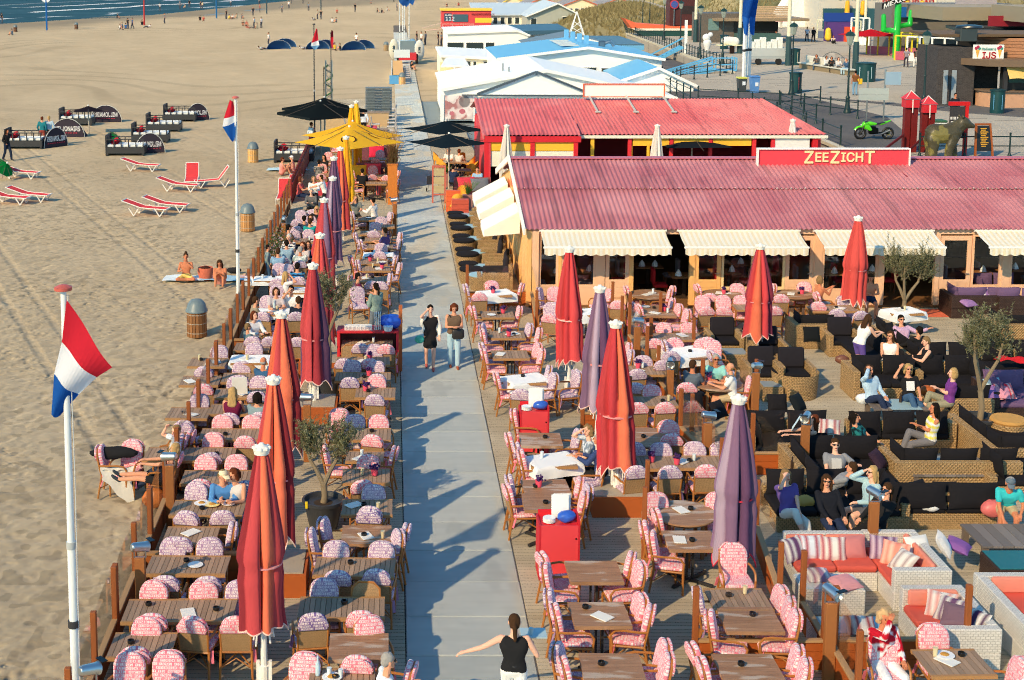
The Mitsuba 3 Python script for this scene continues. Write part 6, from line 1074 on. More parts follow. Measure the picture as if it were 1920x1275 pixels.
for a_,yaw,tl,lab,col,st in[((6.86,23.03),.5,1.1,'violet striped pillow at the left end of the white sofa',PUR,LIN),((7.15,23.11),.0,1.2,'white pillow with a red band on the white sofa',C(214,222,232),STR),((7.53,23.05),-.1,1.15,'cream pillow with wine red stripes on the white sofa',LIN,STR),((7.90,23.12),.05,1.2,'dusty rose pillow on the white sofa',C(198,124,124),None),((8.41,23.09),-.3,1.0,'large violet patterned pillow in the white sofa corner',PUR,C(200,180,196)),((8.53,22.85),-.6,1.0,'salmon patterned pillow in the white sofa corner',C(226,140,124),C(238,190,170)),((9.03,23.11),.3,.9,'white sprigged pillow on the white sofa back',C(232,230,226),None),((8.56,22.54),-1.2,.8,'striped pillow at the near end of the white sofa',LIN,C(170,150,150)),((8.58,20.95),-.5,.9,'white pillow with a rose band on the second white sofa',LIN,C(214,150,146)),((8.65,20.76),-.8,.9,'violet striped pillow on the second white sofa',PUR,LIN),((8.66,20.53),-.6,.8,'dusky grey violet pillow on the second white sofa',C(120,92,110),None),((8.84,20.36),-1.0,.9,'dark violet striped pillow at the corner of the second white sofa',C(76,46,80),LIN),((7.05,22.27),.1,.1,'violet patterned pillow lying on the white low table',C(150,110,140),LIN),((7.41,21.99),.4,.15,'crumpled rose pillow lying on the white low table',C(214,150,156),None),((9.50,23.23),1.2,1.0,'white sprigged pillow on the black lounge seat',C(226,222,218),None),((9.85,23.47),1.0,.3,'bright violet cushion on the black lounge seat',C(136,92,160),None),((7.17,20.49),-.1,.3,'striped pillow on the pale blue table',LIN,C(170,50,60)),((9.40,29.33),-.3,.5,'cream pillow with a red band on the sofa back by the reader',LIN,C(176,90,96)),((8.72,30.95),0,1.2,'tufted black pillow facing the camera behind the reader',BLK,None),((9.19,30.97),.8,1.0,'upright black pillow right of the tufted one',C(30,36,40),None),((11.24,36.87),0,1.2,'wide black pillow on the settee in front of the olive tree',(.012,.014,.016),None),((14.18,32.24),.3,.8,'pale blue pillow on the violet sofa',C(170,196,206),None),((14.25,31.83),.2,.8,'red printed pillow on the violet sofa',C(216,50,70),C(235,190,190)),((14.11,31.79),-.3,.5,'pink printed pillow on the violet sofa',C(220,150,170),None),((13.87,31.79),.1,.5,'lilac pillow at the end of the violet sofa',C(150,110,170),None),((17.77,41.39),0,1.1,'violet printed pillow on the dark sofa by the pavilion',C(140,104,158),LIN),((18.05,41.45),0,1.1,'plain violet pillow on the dark sofa by the pavilion',C(128,92,150),None),((17.12,41.05),.4,.3,'lilac pillow on the dark sofa arm by the door',C(160,122,176),None),((9.96,25.61),.5,.9,'black pillow below the grey board table',BLK,None),((10.44,25.54),.0,1.0,'broad black pillow below the grey board table',BLK,None),((9.75,27.29),.9,.9,'dark plum pillow at the corner by the grey board table',C(60,44,58),None),((13.46,37.37),.3,.9,'black pillow beside the lilac blouse',BLK,None),((7.28,30.49),.7,.9,'black pillow at the left end of the reader sofa',BLK,None),((6.85,31.08),.1,1.2,'black cushion standing behind the low boarded screen',BLK,None)]:
 plw(*a_,(.62 if a_[1]<24 else .66)if tl>.4 else .50,yaw,tl,lab,np.array(col),striped=None if st is None else np.array(st))
for(x,y),lab,col,sz in[((12.70,32.47),'tan leather handbag on the wide sofa',C(176,92,36),.16),((7.78,25.53),'tan and cream handbag between the people on the long sofa',C(204,160,80),.16),((10.10,25.40),'white crumpled bag on the black cushions',C(232,236,240),.17),((11.50,35.10),'brown striped bag on the wicker sofa',C(120,76,60),.15),((11.20,25.22),'pink and red beach bag beside the person in turquoise',C(210,110,110),.2),((10.97,31.83),'white bag beside the low table of the wide sofa',C(226,232,236),.16)]:
 solo('handbag',lab,'bag',(lambda m:(m[0]+.05*(meshkit.noise(m[0]*11,6)[:,None]-.5),m[1]))(ball((x,y,.48),(sz*1.2,sz*.8,sz*.8),14)),col,'satin',50)
for(x,y),lab,h in[((11.76,31.64),'dark beer bottle on the low table of the wide sofa',.24),((7.79,26.47),'dark bottle behind the person in a violet t-shirt',.26),((-1.03,18.48),'clear water bottle on the bottom path-side table',.28),((-3.35,39.27),'clear water bottle on the cloth covered beach table',.26)]:
 solo('bottle',lab,'bottle',lathe([(.03,0),(.033,.02),(.033,h*.55),(.014,h*.75),(.013,h)],10,(x,y,.45 if h==.24 else .762)),(.05,.03,.02)if 'dark' in lab else C(190,215,225),'gloss',50)
for(x,y),lab in[((-0.87,18.46),'stemmed glass on the bottom path-side table, left'),((-0.71,18.42),'tumbler on the bottom path-side table, right'),((11.49,31.80),'tall glass on the low table of the wide sofa'),((-4.59,27.28),'glass of orange drink on the sand table')]:
 solo('drinking_glass',lab,'glass',lathe([(.028,0),(.036,.12)],10,(x,y,.762 if 'low' not in lab else .45)),C(226,170,120)if 'orange' in lab else C(215,228,232),'gloss',50)
for(x,y),lab,c in[((-0.83,18.40),'white plate of food on the bottom path-side table',0),((-3.47,24.71),'white plate before the person in a cap',0),((-3.27,24.65),'small yellow dish between the couple',1),((-2.98,24.71),'white plate of food before the person in a grey vest',0),((7.88,19.03),'white napkins and plates on the table by the floral blouse',0),((7.52,32.16),'plates on the round table of the three people',0)]:
 p_=thing('plate',lab,'plate');part(p_,'dish',lathe([(.07,0),(.14,.018),(.135,.022)],16,(x,y,.765)),C(250,226,140)if c else C(242,242,240),'gloss',50);part(p_,'food',ball((x,y,.785),(.07,.06,.025),8),C(190,140,70),'matte',50)
for(x,y),lab,z in[((-3.95,23.38),'',0)][:0]:pass
def olive(x,y,h,label,seed,pot=True,r=.75,trunk=.5,n=2600,fork=2):
 rr=np.random.default_rng(seed);t=thing('olive_tree',label,'tree','potted olive trees');z0=.42 if pot else .02
 if pot:
  part(t,'pot',lathe([(.26,.008),(.36,.48),(.40,.52),(.40,.58),(.36,.58),(.34,.50)],20,(x,y,0)),C(58,60,64),'satin',40);part(t,'soil',lathe([(.345,.49),(.02,.51)],14,(x,y,0)),(.05,.035,.025));part(t,'handle',box(x-.3,y-.28,.50,.05,.04,.12),C(230,200,40),'satin')
 f0=np.array([x+rr.normal(0,.03),y,z0+trunk]);tr=[tube([(x,y,z0),(x+.03,y,z0+trunk*.5),f0],[.075,.062,.06],9)];tips=[]
 for k in range(fork):
  a=2*np.pi*k/fork+rr.uniform(-.4,.4);s_=.32 if fork>1 else .05
  b=f0+[s_*math.cos(a)*r/.75,s_*.6*math.sin(a),h*.22];c=b+[.12*math.cos(a),.1*math.sin(a),h*.2]
  tr.append(tube([f0,(f0+b)/2+[0,0,.03],b,c],[.05,.042,.034,.02],7))
  for q in range(7):
   d=np.array([rr.normal(0,.5),rr.normal(0,.5),rr.uniform(.4,1)]);d/=np.linalg.norm(d);st=b*(1-q/7)+c*q/7;e=st+d*rr.uniform(.3,.6)*r;tr.append(tube([st,(st+e)/2+rr.normal(0,.03,3),e],[.016,.011,.005],4));tips.append((st,e))
 part(t,'trunk',join(tr),C(136,120,96),'wood',50)
 vs,cs=[],[]
 twigs=[]
 for i in range(n//22):
  st,e=tips[rr.integers(len(tips))];p0=st+(e-st)*rr.uniform(.4,1.05)+rr.normal(0,.11*r,3)
  d=np.array([rr.normal(0,.45),rr.normal(0,.45),rr.uniform(.2,1.1)]);d/=np.linalg.norm(d);L=rr.uniform(.16,.34)*r/.75;tone=rr.uniform(.65,1.3)
  twigs.append(tube([p0,p0+d*L],[.004,.002],3,False))
  for q in range(22):
   p=p0+d*L*q/21;s_=np.cross(d,rr.normal(0,1,3));s_/=np.linalg.norm(s_);ld=d*.5+s_*.8+[0,0,.1];ld/=np.linalg.norm(ld);wv=np.cross(ld,rr.normal(0,1,3));wv/=np.linalg.norm(wv);l=rr.uniform(.035,.06);w=.009
   vs+=[p,p+ld*l*.5+wv*w,p+ld*l,p+ld*l*.5-wv*w];cs+=[np.array([.20,.21,.10]if rr.random()<.6 else[.34,.34,.22])*tone*rr.uniform(.8,1.2)]*4
 v=np.array(vs);f=tri(v,np.arange(len(v)).reshape(-1,4))[1]
 k=numbered(t+'__crown');scene[k]=mikit.ply((v,f),'leaf',color=np.array(cs));part(t,'twigs',join(twigs),C(110,98,76))
olive(-1.29,25.44,2.2,'potted olive tree in the near black pot on the left deck',1,r=.62,trunk=.42,n=7000)
olive(-1.56,33.58,2.9,'taller potted olive tree beside the crimson parasol',2,r=.62,trunk=1.15,n=7000,fork=3)
olive(14.86,40.20,2.6,'rounded olive tree in front of the dark pavilion doorway',3,pot=False,r=.85,trunk=.75,n=10000,fork=3)
olive(13.02,30.25,3.2,'large potted olive tree in the right lounge',4,r=.85,trunk=.75,n=10000,fork=3)
# ---- flags and poles
FR,FW,FB=C(214,46,62),C(240,240,244),C(36,92,172)
def flagpole(x,y,h,label,r=.055,col=C(232,236,236),cap=C(196,96,84)):
 p=thing('flagpole',label,'flagpole','flagpoles');part(p,'pole',tube([(x,y,-.1),(x,y,h*.45)],[r,r*.9],12),col,'satin');part(p,'upper_pole',tube([(x,y,h*.45),(x,y,h)],[r*.82,r*.62],12),col,'satin')
 part(p,'collar',lathe([(r*1.1,h*.445),(r*1.1,h*.46)],12,(x,y,0)),C(180,184,184),'satin');part(p,'cap',lathe([(r*.7,h),(r*1.9,h+.01),(r*1.9,h+.05),(r*.8,h+.08)],14,(x,y,0)),cap,'satin')
 if r>.05:part(p,'band',lathe([(r*1.25,h*.27),(r*1.25,h*.285)],12,(x,y,0)),(.04,.04,.045),'satin');part(p,'cord',tube([(x+r,y-.02,.2),(x+r+.02,y-.02,h*.6),(x+r,y-.02,h-.05)],.006,4),C(220,220,215))
def flag(lefts,rights,y,label,cols,seed=1,amp=.10):
 """cloth between a hoist curve and a fly curve (x, z at four heights from the top), waving along y"""
 L,Rr=np.array(lefts,float),np.array(rights,float);vs,fs,cs=[],[],[];nv,nu=31,14
 for i in range(nv):
  t=i/(nv-1);s=t*3;l=np.array([np.interp(s,range(4),L[:,0]),np.interp(s,range(4),L[:,1])]);r=np.array([np.interp(s,range(4),Rr[:,0]),np.interp(s,range(4),Rr[:,1])])
  for j in range(nu):
   u=j/(nu-1);q=l*(1-u)+r*u;vs.append([q[0],y-.06+amp*math.sin(u*5+t*3+seed)*(u+.15),q[1]+.02*math.sin(u*6+seed)*t])
 c=[cols[min(len(cols)-1,int((i/(nv-1))*len(cols)*.9999))]for i in range(nv)]
 vv,ff,cc=[],[],[]
 for i in range(nv-1):
  col=cols[min(len(cols)-1,int((i+.5)/(nv-1)*len(cols)))]
  for j in range(nu-1):k=len(vv);vv+=[vs[i*nu+j],vs[i*nu+j+1],vs[(i+1)*nu+j+1],vs[(i+1)*nu+j]];ff.append([k,k+1,k+2,k+3]);cc+=[col]*4
 v,f=tri(vv,ff);k=numbered('flag');scene[k]=mikit.ply((v,f),'flagcloth',color=np.array(cc));tag(k,label,'flag')
flagpole(-4.28,18.0,6.33,'tall white flagpole nearest the camera on the sand',.062)
flag([(-4.23,6.22),(-4.31,5.65),(-4.42,5.22),(-4.47,4.67)],[(-3.65,5.33),(-3.88,5.16),(-4.13,4.91),(-4.38,4.63)],18.0,'large red white and blue flag on the nearest white pole',[FR,FW,FB],1)
flagpole(-4.72,42.4,6.46,'slim white flagpole by the beach fence in the middle distance',.055,cap=C(206,110,100))
flag([(-4.88,6.43),(-5.07,5.86),(-5.11,5.60),(-4.86,5.18)],[(-4.79,6.38),(-4.71,5.96),(-4.69,5.76),(-4.76,5.18)],42.4,'hanging red white and blue flag on the middle white pole',[FR,FW,FB],2,.05)
flagpole(-4.49,81.4,6.9,'thin dark flagpole beside the black parasols',.045,C(60,62,66),C(60,60,60))
flag([(-4.35,6.71),(-4.63,5.88),(-4.67,5.70),(-4.48,5.49)],[(-4.29,6.65),(-4.23,6.01),(-4.17,5.73),(-4.36,5.49)],81.4,'small red white and blue flag on the thin dark pole',[FR,FW,C(110,160,200)],3,.05)
flagpole(-4.20,97.15,5.6,'second dark flagpole behind the truss tower',.04,C(60,50,52),C(60,50,50))
yy=(-4.20,97.15)[1]
flag([(-4.16,5.86),(-4.20,5.35),(-4.21,4.98),(-4.13,4.62)],[(-4.05,5.78),(-4.02,5.35),(-4.02,4.98),(-4.06,4.58)],yy,'narrow dark red flag on the second dark pole',[C(90,20,30),FR,C(200,60,70)],4,.04)
BLF=[C(40,84,150),C(34,70,130),C(46,92,160)]
for i,(bx,by,h)in enumerate([(749,95,7.8),(755,92,7.6),(758,88,7.6),(767,75,7.2)]):
 x,y=[(0.88,166.72),(1.28,169.74),(1.51,173.94),(2.28,189.13)][i];o=ORD[i]
 flagpole(x,y,h,f'white flagpole with a blue flag by the lifeguard boats, {o} from the left',.06)
 flag([(x,h-.1),(x-.1,h-.9),(x-.15,h-1.6),(x,h-2.2)],[(x+.3,h-.2),(x+.65,h-1.2),(x+.75,h-1.9),(x+.5,h-2.6)],y,f'blue flag on the {o} pole by the lifeguard boats',BLF,i,.1)
# ---- litter bins, loungers, beds, windbreaks, open parasols
def bin_(x,y,label,h=1.03,r=.27,wood=C(190,140,90)):
 b=thing('litter_bin',label,'litter bin','round slatted litter bins on the beach');c0=np.array(wood)
 for i in range(18):
  a=i/18*2*np.pi;part(b,'slat',xf(box(r,0,0,.022,.082,h*.68),(x,y,-.06),a),c0*(.8+.4*((i*7)%5)/4),'wood',False)
 part(b,'hoop',join(*[lathe([(r+.014,z),(r+.016,z+.02)],20,(x,y,0))for z in(.05,.32,.58)]),C(180,176,165),'satin');part(b,'liner',lathe([(r-.03,-.05),(r-.03,h*.66)],14,(x,y,0)),(.08,.07,.06))
 part(b,'lid',lathe([(r+.05,h*.64),(r+.05,h*.68),(r+.02,h*.72),(r-.02,h*.86),(r*.6,h*.96),(.02,h)],18,(x,y,0)),C(112,128,134),'satin',60);part(b,'flap',xf(box(0,-r*.62,h*.72,.34,.05,.16,bev=.015),(x,y,0),.5),C(90,106,114),'satin')
bin_(-5.58,39.4,'slatted litter bin on the sand nearest the camera',wood=C(140,96,60));bin_(-5.74,55.3,'slatted litter bin on the sand, second from the front');bin_(-7.4,74.5,'slatted litter bin on the sand beside the red loungers',wood=C(226,176,110));bin_(-0.70,167.71,'slatted litter bin near the white flagpoles',wood=C(170,140,100));bin_(0.87,121.26,'slatted litter bin at the blue boarded terrace',wood=C(230,180,120));bin_(-56.34,211.88,'dark litter bin far out near the water, left',wood=C(120,80,56));bin_(-49.07,220.19,'dark litter bin far out near the water, right of the blue sign',wood=C(120,80,56))
def lounger_parts(up):
 W_=C(236,230,220);b=[(0,.98,.36),(0,.30,.34),(0,-.1,.33)]
 prof=[(-.98,.30),(-.2,.33),(.15,.36)]+([(.95,.62)]if up==1 else[(.62,.98)]if up==2 else[(.95,.42)])
 v=[[s,y,z]for y,z in prof for s in(-.305,.305)];f=[[2*i,2*i+1,2*i+3,2*i+2]for i in range(len(prof)-1)]
 P_=[('sling',tri(np.vstack([v,np.array(v)-[0,0,.02]]),f+[[a+2*len(prof)for a in q[::-1]]for q in f]),C(214,70,76),'cloth',False)]
 for s in(-1,1):
  P_.append(('rail',tube([(s*.30,y,z)for y,z in prof],.02,6),W_,'satin'))
  for y0 in(-.72,.42):P_.append(('leg',join(tube([(s*.31,y0-.22,.32),(s*.33,y0,.0)],.026,6),tube([(s*.33,y0,.0),(s*.31,y0+.22,.33)],.026,6)),W_,'satin'))
 return P_+[('crossbar',join(*[tube([(-.3,y,z),(.3,y,z)],.026,6)for y,z in(prof[0],prof[-1])]),W_,'satin')]
for k in(0,1,2):proto(f'g_lounger_{k}',lounger_parts(k))
for(x,y),k,a,lab in[((-12.84,71.40),1,82,'red sun lounger nearest the dark beach beds'),((-9.97,65.04),1,80,'red sun lounger left of the upright one'),((-9.57,66.83),2,5,'red sun lounger with its back raised, facing the camera'),((-8.37,66.23),2,-78,'red sun lounger right of the upright one with a raised back'),((-10.38,58.73),1,80,'nearer red sun lounger of the pair in the middle'),((-9.68,59.69),1,80,'farther red sun lounger of the pair in the middle'),((-16.96,61.55),1,80,'nearer red sun lounger at the left edge'),((-16.22,62.26),1,80,'farther red sun lounger at the left edge'),((-18.35,68.94),1,80,'red sun lounger beside the green parasol at the left edge'),((-4.76,61.90),2,0,'faded red sun lounger against the beach fence'),((-4.62,66.43),0,0,'red sun lounger stacked behind the one at the fence')]:
 put(f'g_lounger_{k}','sun_lounger',lab,'sun lounger',x,y,-.06,math.radians(a),'red sun loungers on the sand')
def bed(x,y,lab,a=0.0):
 b=thing('beach_bed',lab,'beach bed','dark railed beach beds');L=lambda m:xf(m,(x,y,-.05),a);D=C(58,58,60)
 part(b,'base',L(box(0,0,.12,2.1,1.2,.34)),D,'paint',False);part(b,'leg',L(join(*[box(sx,sy,0,.1,.1,.46)for sx in(-.98,.98)for sy in(-.55,.55)])),D,'paint',False)
 part(b,'mattress',L(box(0,0,.463,1.96,1.08,.14,bev=.03)),C(226,228,226),'cloth');part(b,'headboard',L(join(box(-1.04,0,.0,.07,1.24,1.12),box(-.98,.58,.46,.06,.06,.66))),D,'paint',False)
 part(b,'rail',L(join(box(0,.6,.88,2.1,.05,.05),*[box(sx,.6,.46,.05,.05,.42)for sx in(-.6,-.2,.2,.6,1.0)],box(0,-.6,.88,2.1,.05,.05),*[box(sx,-.6,.46,.05,.05,.42)for sx in(-.6,-.2,.2,.6,1.0)])),D,'paint',False)
 part(b,'pillow',L(xf(pillow(.55,.6,.22,6),(-.7,.1,.72),.3,ry=-.7)),C(196,34,50),'cloth');part(b,'dark_pillow',L(xf(pillow(.5,.5,.2,6),(-.55,-.3,.66),-.2,ry=-.5)),C(110,26,36),'cloth')
for(x,y),lab in[((-20.51,91.62),'dark beach bed under the small dark parasol'),((-14.13,93.96),'dark beach bed farthest to the right of the group'),((-14.31,88.32),'dark beach bed in the middle of the right group'),((-14.25,83.00),'dark beach bed behind the nearest right windbreak'),((-14.65,77.45),'dark beach bed beside the fallen green parasol'),((-20.96,80.28),'dark beach bed with orange towels at the left edge'),((-5.19,74.81),'dark beach bed beside the beach fence')]:bed(x,y,lab)
def windbreak(x,y,lab,mirror,r=1.25,yaw=0.0,col=C(62,56,66),text='MILJONAIRS'):
 w=thing('windbreak',lab,'windbreak','curved beach windbreaks');L=lambda m:xf(m,(x,y,-.06),yaw)
 sh=lambda u,v:((r*np.cos(np.pi*u))*(1-.04*v),.55*(1-(2*u-1)**2)*0+.9*v,1.12*np.sin(np.pi*u)*(1-v)**.55+.0*v)
 part(w,'shell',L(grid(sh,24,8)),col,'cloth',True);part(w,'hoop',L(tube([(r*math.cos(t),0,1.12*math.sin(t))for t in np.linspace(0,np.pi,20)],.018,5)),C(225,225,220),'satin')
 if text:
  m=meshkit.text_mesh(text,.30,.012,True);v=np.array(m.vertices);wdt=v[:,0].max();s=-1 if mirror else 1
  xx=(v[:,0]-wdt/2)*(1.9*r/wdt/1.25);zz=.36+v[:,1]*.95
  part(w,'lettering',L((np.stack([s*xx,-.03-v[:,2],zz],1),np.array(m.faces)[:,::(-1 if mirror else 1)])),C(228,226,228),'matte',False);part(w,'panel',L(tri([[r*.96*math.cos(t),-.012,1.08*math.sin(t)]for t in np.linspace(0,np.pi,16)],[[0,i,i+1,i+1]for i in range(1,15)])),col,'cloth',False)
  part(w,'subtitle',L(join(*[box((i-3.5)*.16*s,-.03,.22,.09,.01,.05)for i in range(8)])),C(200,60,80),'matte',False)
for(x,y),mr,yaw,lab in[((-18.99,93.17),True,.1,'dark windbreak with mirrored lettering behind the small dark parasol'),((-19.72,85.25),False,-.05,'dark windbreak with white lettering behind the two standing people'),((-13.06,94.36),True,.5,'dark windbreak at the far right of the beach beds'),((-13.48,78.00),True,.35,'dark windbreak beside the fallen green parasol'),((-19.31,80.57),True,.9,'dark windbreak seen edge-on by the left beach bed')]:windbreak(x,y,lab,mr,1.05 if yaw<.3 else .85,yaw)
for(x,y),lab in[((-13.62,170.11),'blue windbreak, left one of the far row'),((-13.20,174.07),'blue windbreak behind the left one of the far row'),((-8.95,170.11),'blue windbreak in the middle of the far row'),((-8.13,171.41),'blue windbreak just right of the middle of the far row'),((-4.55,168.32),'blue windbreak, nearer one at the right of the far row'),((-3.49,170.89),'blue windbreak, farther one at the right of the far row')]:windbreak(x,y,lab,False,1.5,.3,C(48,92,150),None)
def open_parasol(x,y,h,hw,col,lab,drop=.62,pole=True,sides=4,logo=None,rot=.1,z=.008,tilt=None,valance=False):
 p=thing('open_parasol',lab,'parasol','open parasols');n=sides;vs,fs=[[0,0,h]],[]
 for k in range(1,5):
  for i in range(n*6):
   a=i/(n*6)*2*np.pi;ca=abs(((a/(2*np.pi)*n)%1)-.5)*2;r=hw*k/4/(math.cos(np.pi/n*(1-ca))if True else 1);sag=.05*math.sin(np.pi*k/4)*(1-ca)
   vs.append([r*math.cos(a),r*math.sin(a),h-drop*(k/4)**.9-sag])
 m=n*6
 for i in range(m):j=(i+1)%m;fs+=[[0,1+i,1+j,1+j]]+[[1+k*m+i,1+(k+1)*m+i,1+(k+1)*m+j,1+k*m+j]for k in range(3)]
 can=tri(vs,fs);L=lambda q:xf(q,(x,y,z),rot)if tilt is None else xf(q,(x,y,z),rot,rx=tilt)
 part(p,'canopy',L(can),col,'flagcloth',50)
 if valance:part(p,'valance',L(tri([vs[-m+i]for i in range(m)]+[[q[0]*1.003,q[1]*1.003,q[2]-.14]for q in vs[-m:]],[[i,(i+1)%m,m+(i+1)%m,m+i]for i in range(m)])),col,'cloth',False)
 part(p,'finial',L(lathe([(.05,h-.01),(.06,h+.03),(.02,h+.08)],8)),C(230,230,225),'satin');part(p,'rib',L(join([tube([(0,0,h-.06),(hw*1.38*math.cos(a),hw*1.38*math.sin(a),h-drop-.06)],.014,4)for a in np.arange(n)*2*np.pi/n+np.pi/n*0])),C(90,80,70),'satin')
 if pole:part(p,'pole',L(tube([(0,0,0),(0,0,h)],.04,8)),C(190,180,165),'satin')
 if logo:
  mm=meshkit.text_mesh('DE',.2,.004,True);vv=np.array(mm.vertices)-[.15,.10,0];fa=math.atan2(drop,hw)
  for s in(-1,1):
   Q_=lambda q,s=s:L(xf(xf(q,(0,-hw*.66,h-drop*.655+.035),rx=fa),rz=s*.785-.0))
   part(p,'logo',Q_(lathe([(.36,0),(.36,.004)],18)),C(74,46,30),'matte');part(p,'logo_ring',Q_(lathe([(.29,.006),(.26,.007)],18)),YLW,'matte');part(p,'logo_letters',Q_((vv+[0,0,.008],np.array(mm.faces))),YLW,'matte',False)
open_parasol(-1.96,64.46,3.0,1.8,C(252,196,60),'wide yellow open parasol with round logos',.72,logo=True,rot=.785)
open_parasol(-1.88,67.07,2.95,1.75,C(250,190,54),'second yellow open parasol just behind the one with logos',.68,rot=.74)
open_parasol(-3.93,77.33,2.9,1.75,C(26,34,38),'black open parasol beside the dark flagpole',.66,rot=.6,valance=True);open_parasol(-3.82,79.45,2.9,1.75,C(24,32,36),'black open parasol behind the first black one',.64,rot=.6,valance=True)
open_parasol(2.65,65.11,2.6,1.45,C(30,44,54),'slate blue open parasol at the red pavilion, nearer one',.42,rot=.6);open_parasol(2.70,70.37,2.6,1.6,C(28,42,52),'slate blue open parasol at the red pavilion, farther one',.42,rot=.6)
open_parasol(14.07,65.72,2.5,1.5,C(36,42,50),'charcoal open parasol in front of the red pavilion windows',.45,rot=.05)
open_parasol(-18.73,86.71,1.75,.85,C(40,36,46),'small dark parasol over a beach bed',.28,rot=.2,z=-.06)
for(x,y),lab,a in[((-15.66,78.84),'green parasol lying on its side by a beach bed',1.25),((-19.10,68.30),'green and white parasol lying at the left edge',1.1)]:open_parasol(x,y,.5,.85 if x>-14 else .55,C(20,130,62),lab,.34,False,8,rot=1.2,z=.45,tilt=a*.75)
for(x0,y0),w,d,col,lab in[((-6.97,46.56),1.4,.9,C(214,226,232),'white towel under the cross-legged person'),((-5.53,46.56),1.8,.8,C(150,190,216),'blue towel under the person in a swimsuit'),((-5.18,71.54),2.4,1.0,C(176,206,218),'pale striped towel under the two sunbathers'),((-4.74,46.77),.9,.5,C(220,170,160),'pink patterned towel by the flagpole')]:
 solo('beach_towel',lab,'towel',grid(lambda u,v:(x0+(u-.5)*w,y0+(v-.5)*d,.0+.02*np.sin(9*u+5*v)),14,8),col,'cloth',True)
b=thing('beach_basket','terracotta woven basket between the two people on the sand','basket');x,y=-6.27,46.56
part(b,'body',lathe([(.20,-.06),(.27,.2),(.25,.36),(.22,.34)],16,(x,y,0)),C(206,112,88),'cloth',50);part(b,'contents',ball((x,y,.33),(.2,.18,.07),8),C(70,40,30))
solo('bag','dark bag on the blue towel','bag',ball((-5.43,47.49,.06),(.28,.14,.1),10),(.03,.03,.035),'cloth')
for(x,y,rz,k),lab in[((-5.53,27.28,-1.6,'p'),'red city-print armchair with coats thrown over it on the sand'),((-5.33,27.32,2.9,'p'),'pink city-print armchair behind the outstretched feet on the sand'),((-4.54,26.91,1.5,'p'),'city-print armchair of the person in black on the sand'),((-4.47,28.25,1.5,'p'),'city-print armchair of the person shading the brow')]:put('g_chair_'+k,'rattan_chair',lab,'chair',x,y,-.05,rz,'rattan armchairs round the terrace tables')
x,y=-5.48,27.18
solo('grey_coat','pale grey coat hanging over a chair on the sand','coat',grid(lambda u,v:(x-.3+.62*u+.03*np.sin(9*v),y-.12-.16*np.abs(v-.35),.62-1.0*np.clip(v-.35,0,1)*(.35+u)-.25*np.clip(.35-v,0,1)+.03*np.sin(12*u+5*v)),12,12),C(206,202,194),'cloth',True);solo('black_coat','black jacket lying on the chair back on the sand','jacket',(lambda m:(m[0]+.06*(meshkit.noise(m[0]*7,8)[:,None]-.5),m[1]))(ball((-5.58,27.32,.80),(.5,.14,.12),14)),(.02,.02,.022),'cloth')
solo('leather_bag','ginger leather bag under the chair of the person in black','bag',(lambda m:(m[0]+.1*(meshkit.noise(m[0]*8,3)[:,None]-.5),m[1]))(ball((-4.67,26.62,.13),(.22,.16,.2),14)),C(196,106,44),'satin')
# ---- the second terrace on the left (red chairs, yellow parasols) and what lies beyond
for i in range(9):
 y=61.2+i*2.1;f=thing('red_fence',f'dark red board fence beside the sand, {ORD[i]} bay from the front','fence','dark red fence bays')
 for k in range(6):part(f,'board',box(-4.42,y+.17+k*.34,-.05,.05,.325,1.15+.05*(k%2)),C(120,28,34),'paint',False)
 part(f,'rail',box(-4.365,y+1.02,.85,.05,2.04,.08),C(140,34,40),'paint')
proto('g_chair_red',chair_parts((.70,.12,.13),(.50,.19,.05),(.5,.2,.08)));
def yellow_chair():
 col=C(240,172,64);return[('back',grid(lambda u,v:((.27-.02*v)*np.cos(np.pi+np.pi*u),-.02+.27*np.sin(np.pi+np.pi*u),.42+v*(.16+.26*np.sin(np.pi*u))),16,4),col,'cane_y',True),('seat',lathe([(.25,.38),(.27,.42),(.24,.45)],14),col,'cane_y',40)]+[('leg',tube([(.2*a,.2*b,.4),(.25*a,.25*b,0)],.02,5),C(210,130,50),'satin')for a in(-1,1)for b in(-1,1)]
M['cane_y']=two(pr(C(240,172,64),rough=.5,spec=.35));proto('g_chair_yellow',yellow_chair())
RC=[(-3.2,63.4,0),(-2.6,63.5,0),(-3.3,66.0,180),(-2.7,68.2,10),(-3.2,70.2,180),(-2.4,72.0,0),(-1.0,63.2,20),(-.2,63.0,-10),(-.9,65.4,180),(-.1,65.3,175),(.0,61.6,90),(.0,64.2,90),(-1.5,61.9,-90),(-1.5,64.3,-80),(-.8,68.4,0),(-.1,68.9,90),(-1.4,69.0,-90),(-.6,70.9,180),(-2.2,74.4,0),(-3.0,74.9,180)]
for i,(x,y,a)in enumerate(RC):put('g_chair_red','red_chair',f'red cushioned rattan chair on the second left terrace, {"fence" if x < -2 else "path"} side, {ORD[sorted([q[1] for q in RC if (q[0] < -2) == (x < -2)]).index(y)]} from the front','chair',x,y,.008,math.radians(a),'red chairs on the second terrace')
YC=[(-1.3,76.0,200),(-.7,76.4,170),(-.2,77.2,90),(-1.4,78.0,-60),(-.3,79.0,120)]
for i,(x,y,a)in enumerate(YC):put('g_chair_yellow','yellow_chair',f'yellow cane chair under the yellow parasols, {ORD[i]} from the front','chair',x,y,.008,math.radians(a),'yellow cane chairs')
YD=[(2.40,71.94,-90),(2.51,70.50,-80),(2.62,69.34,-70),(3.51,71.94,20),(3.91,70.50,80),(3.97,68.66,90),(3.77,67.35,160),(2.58,59.69,-40),(2.77,59.02,0),(2.68,58.20,30),(3.86,65.06,150),(3.66,57.72,100),(3.06,60.73,170)]
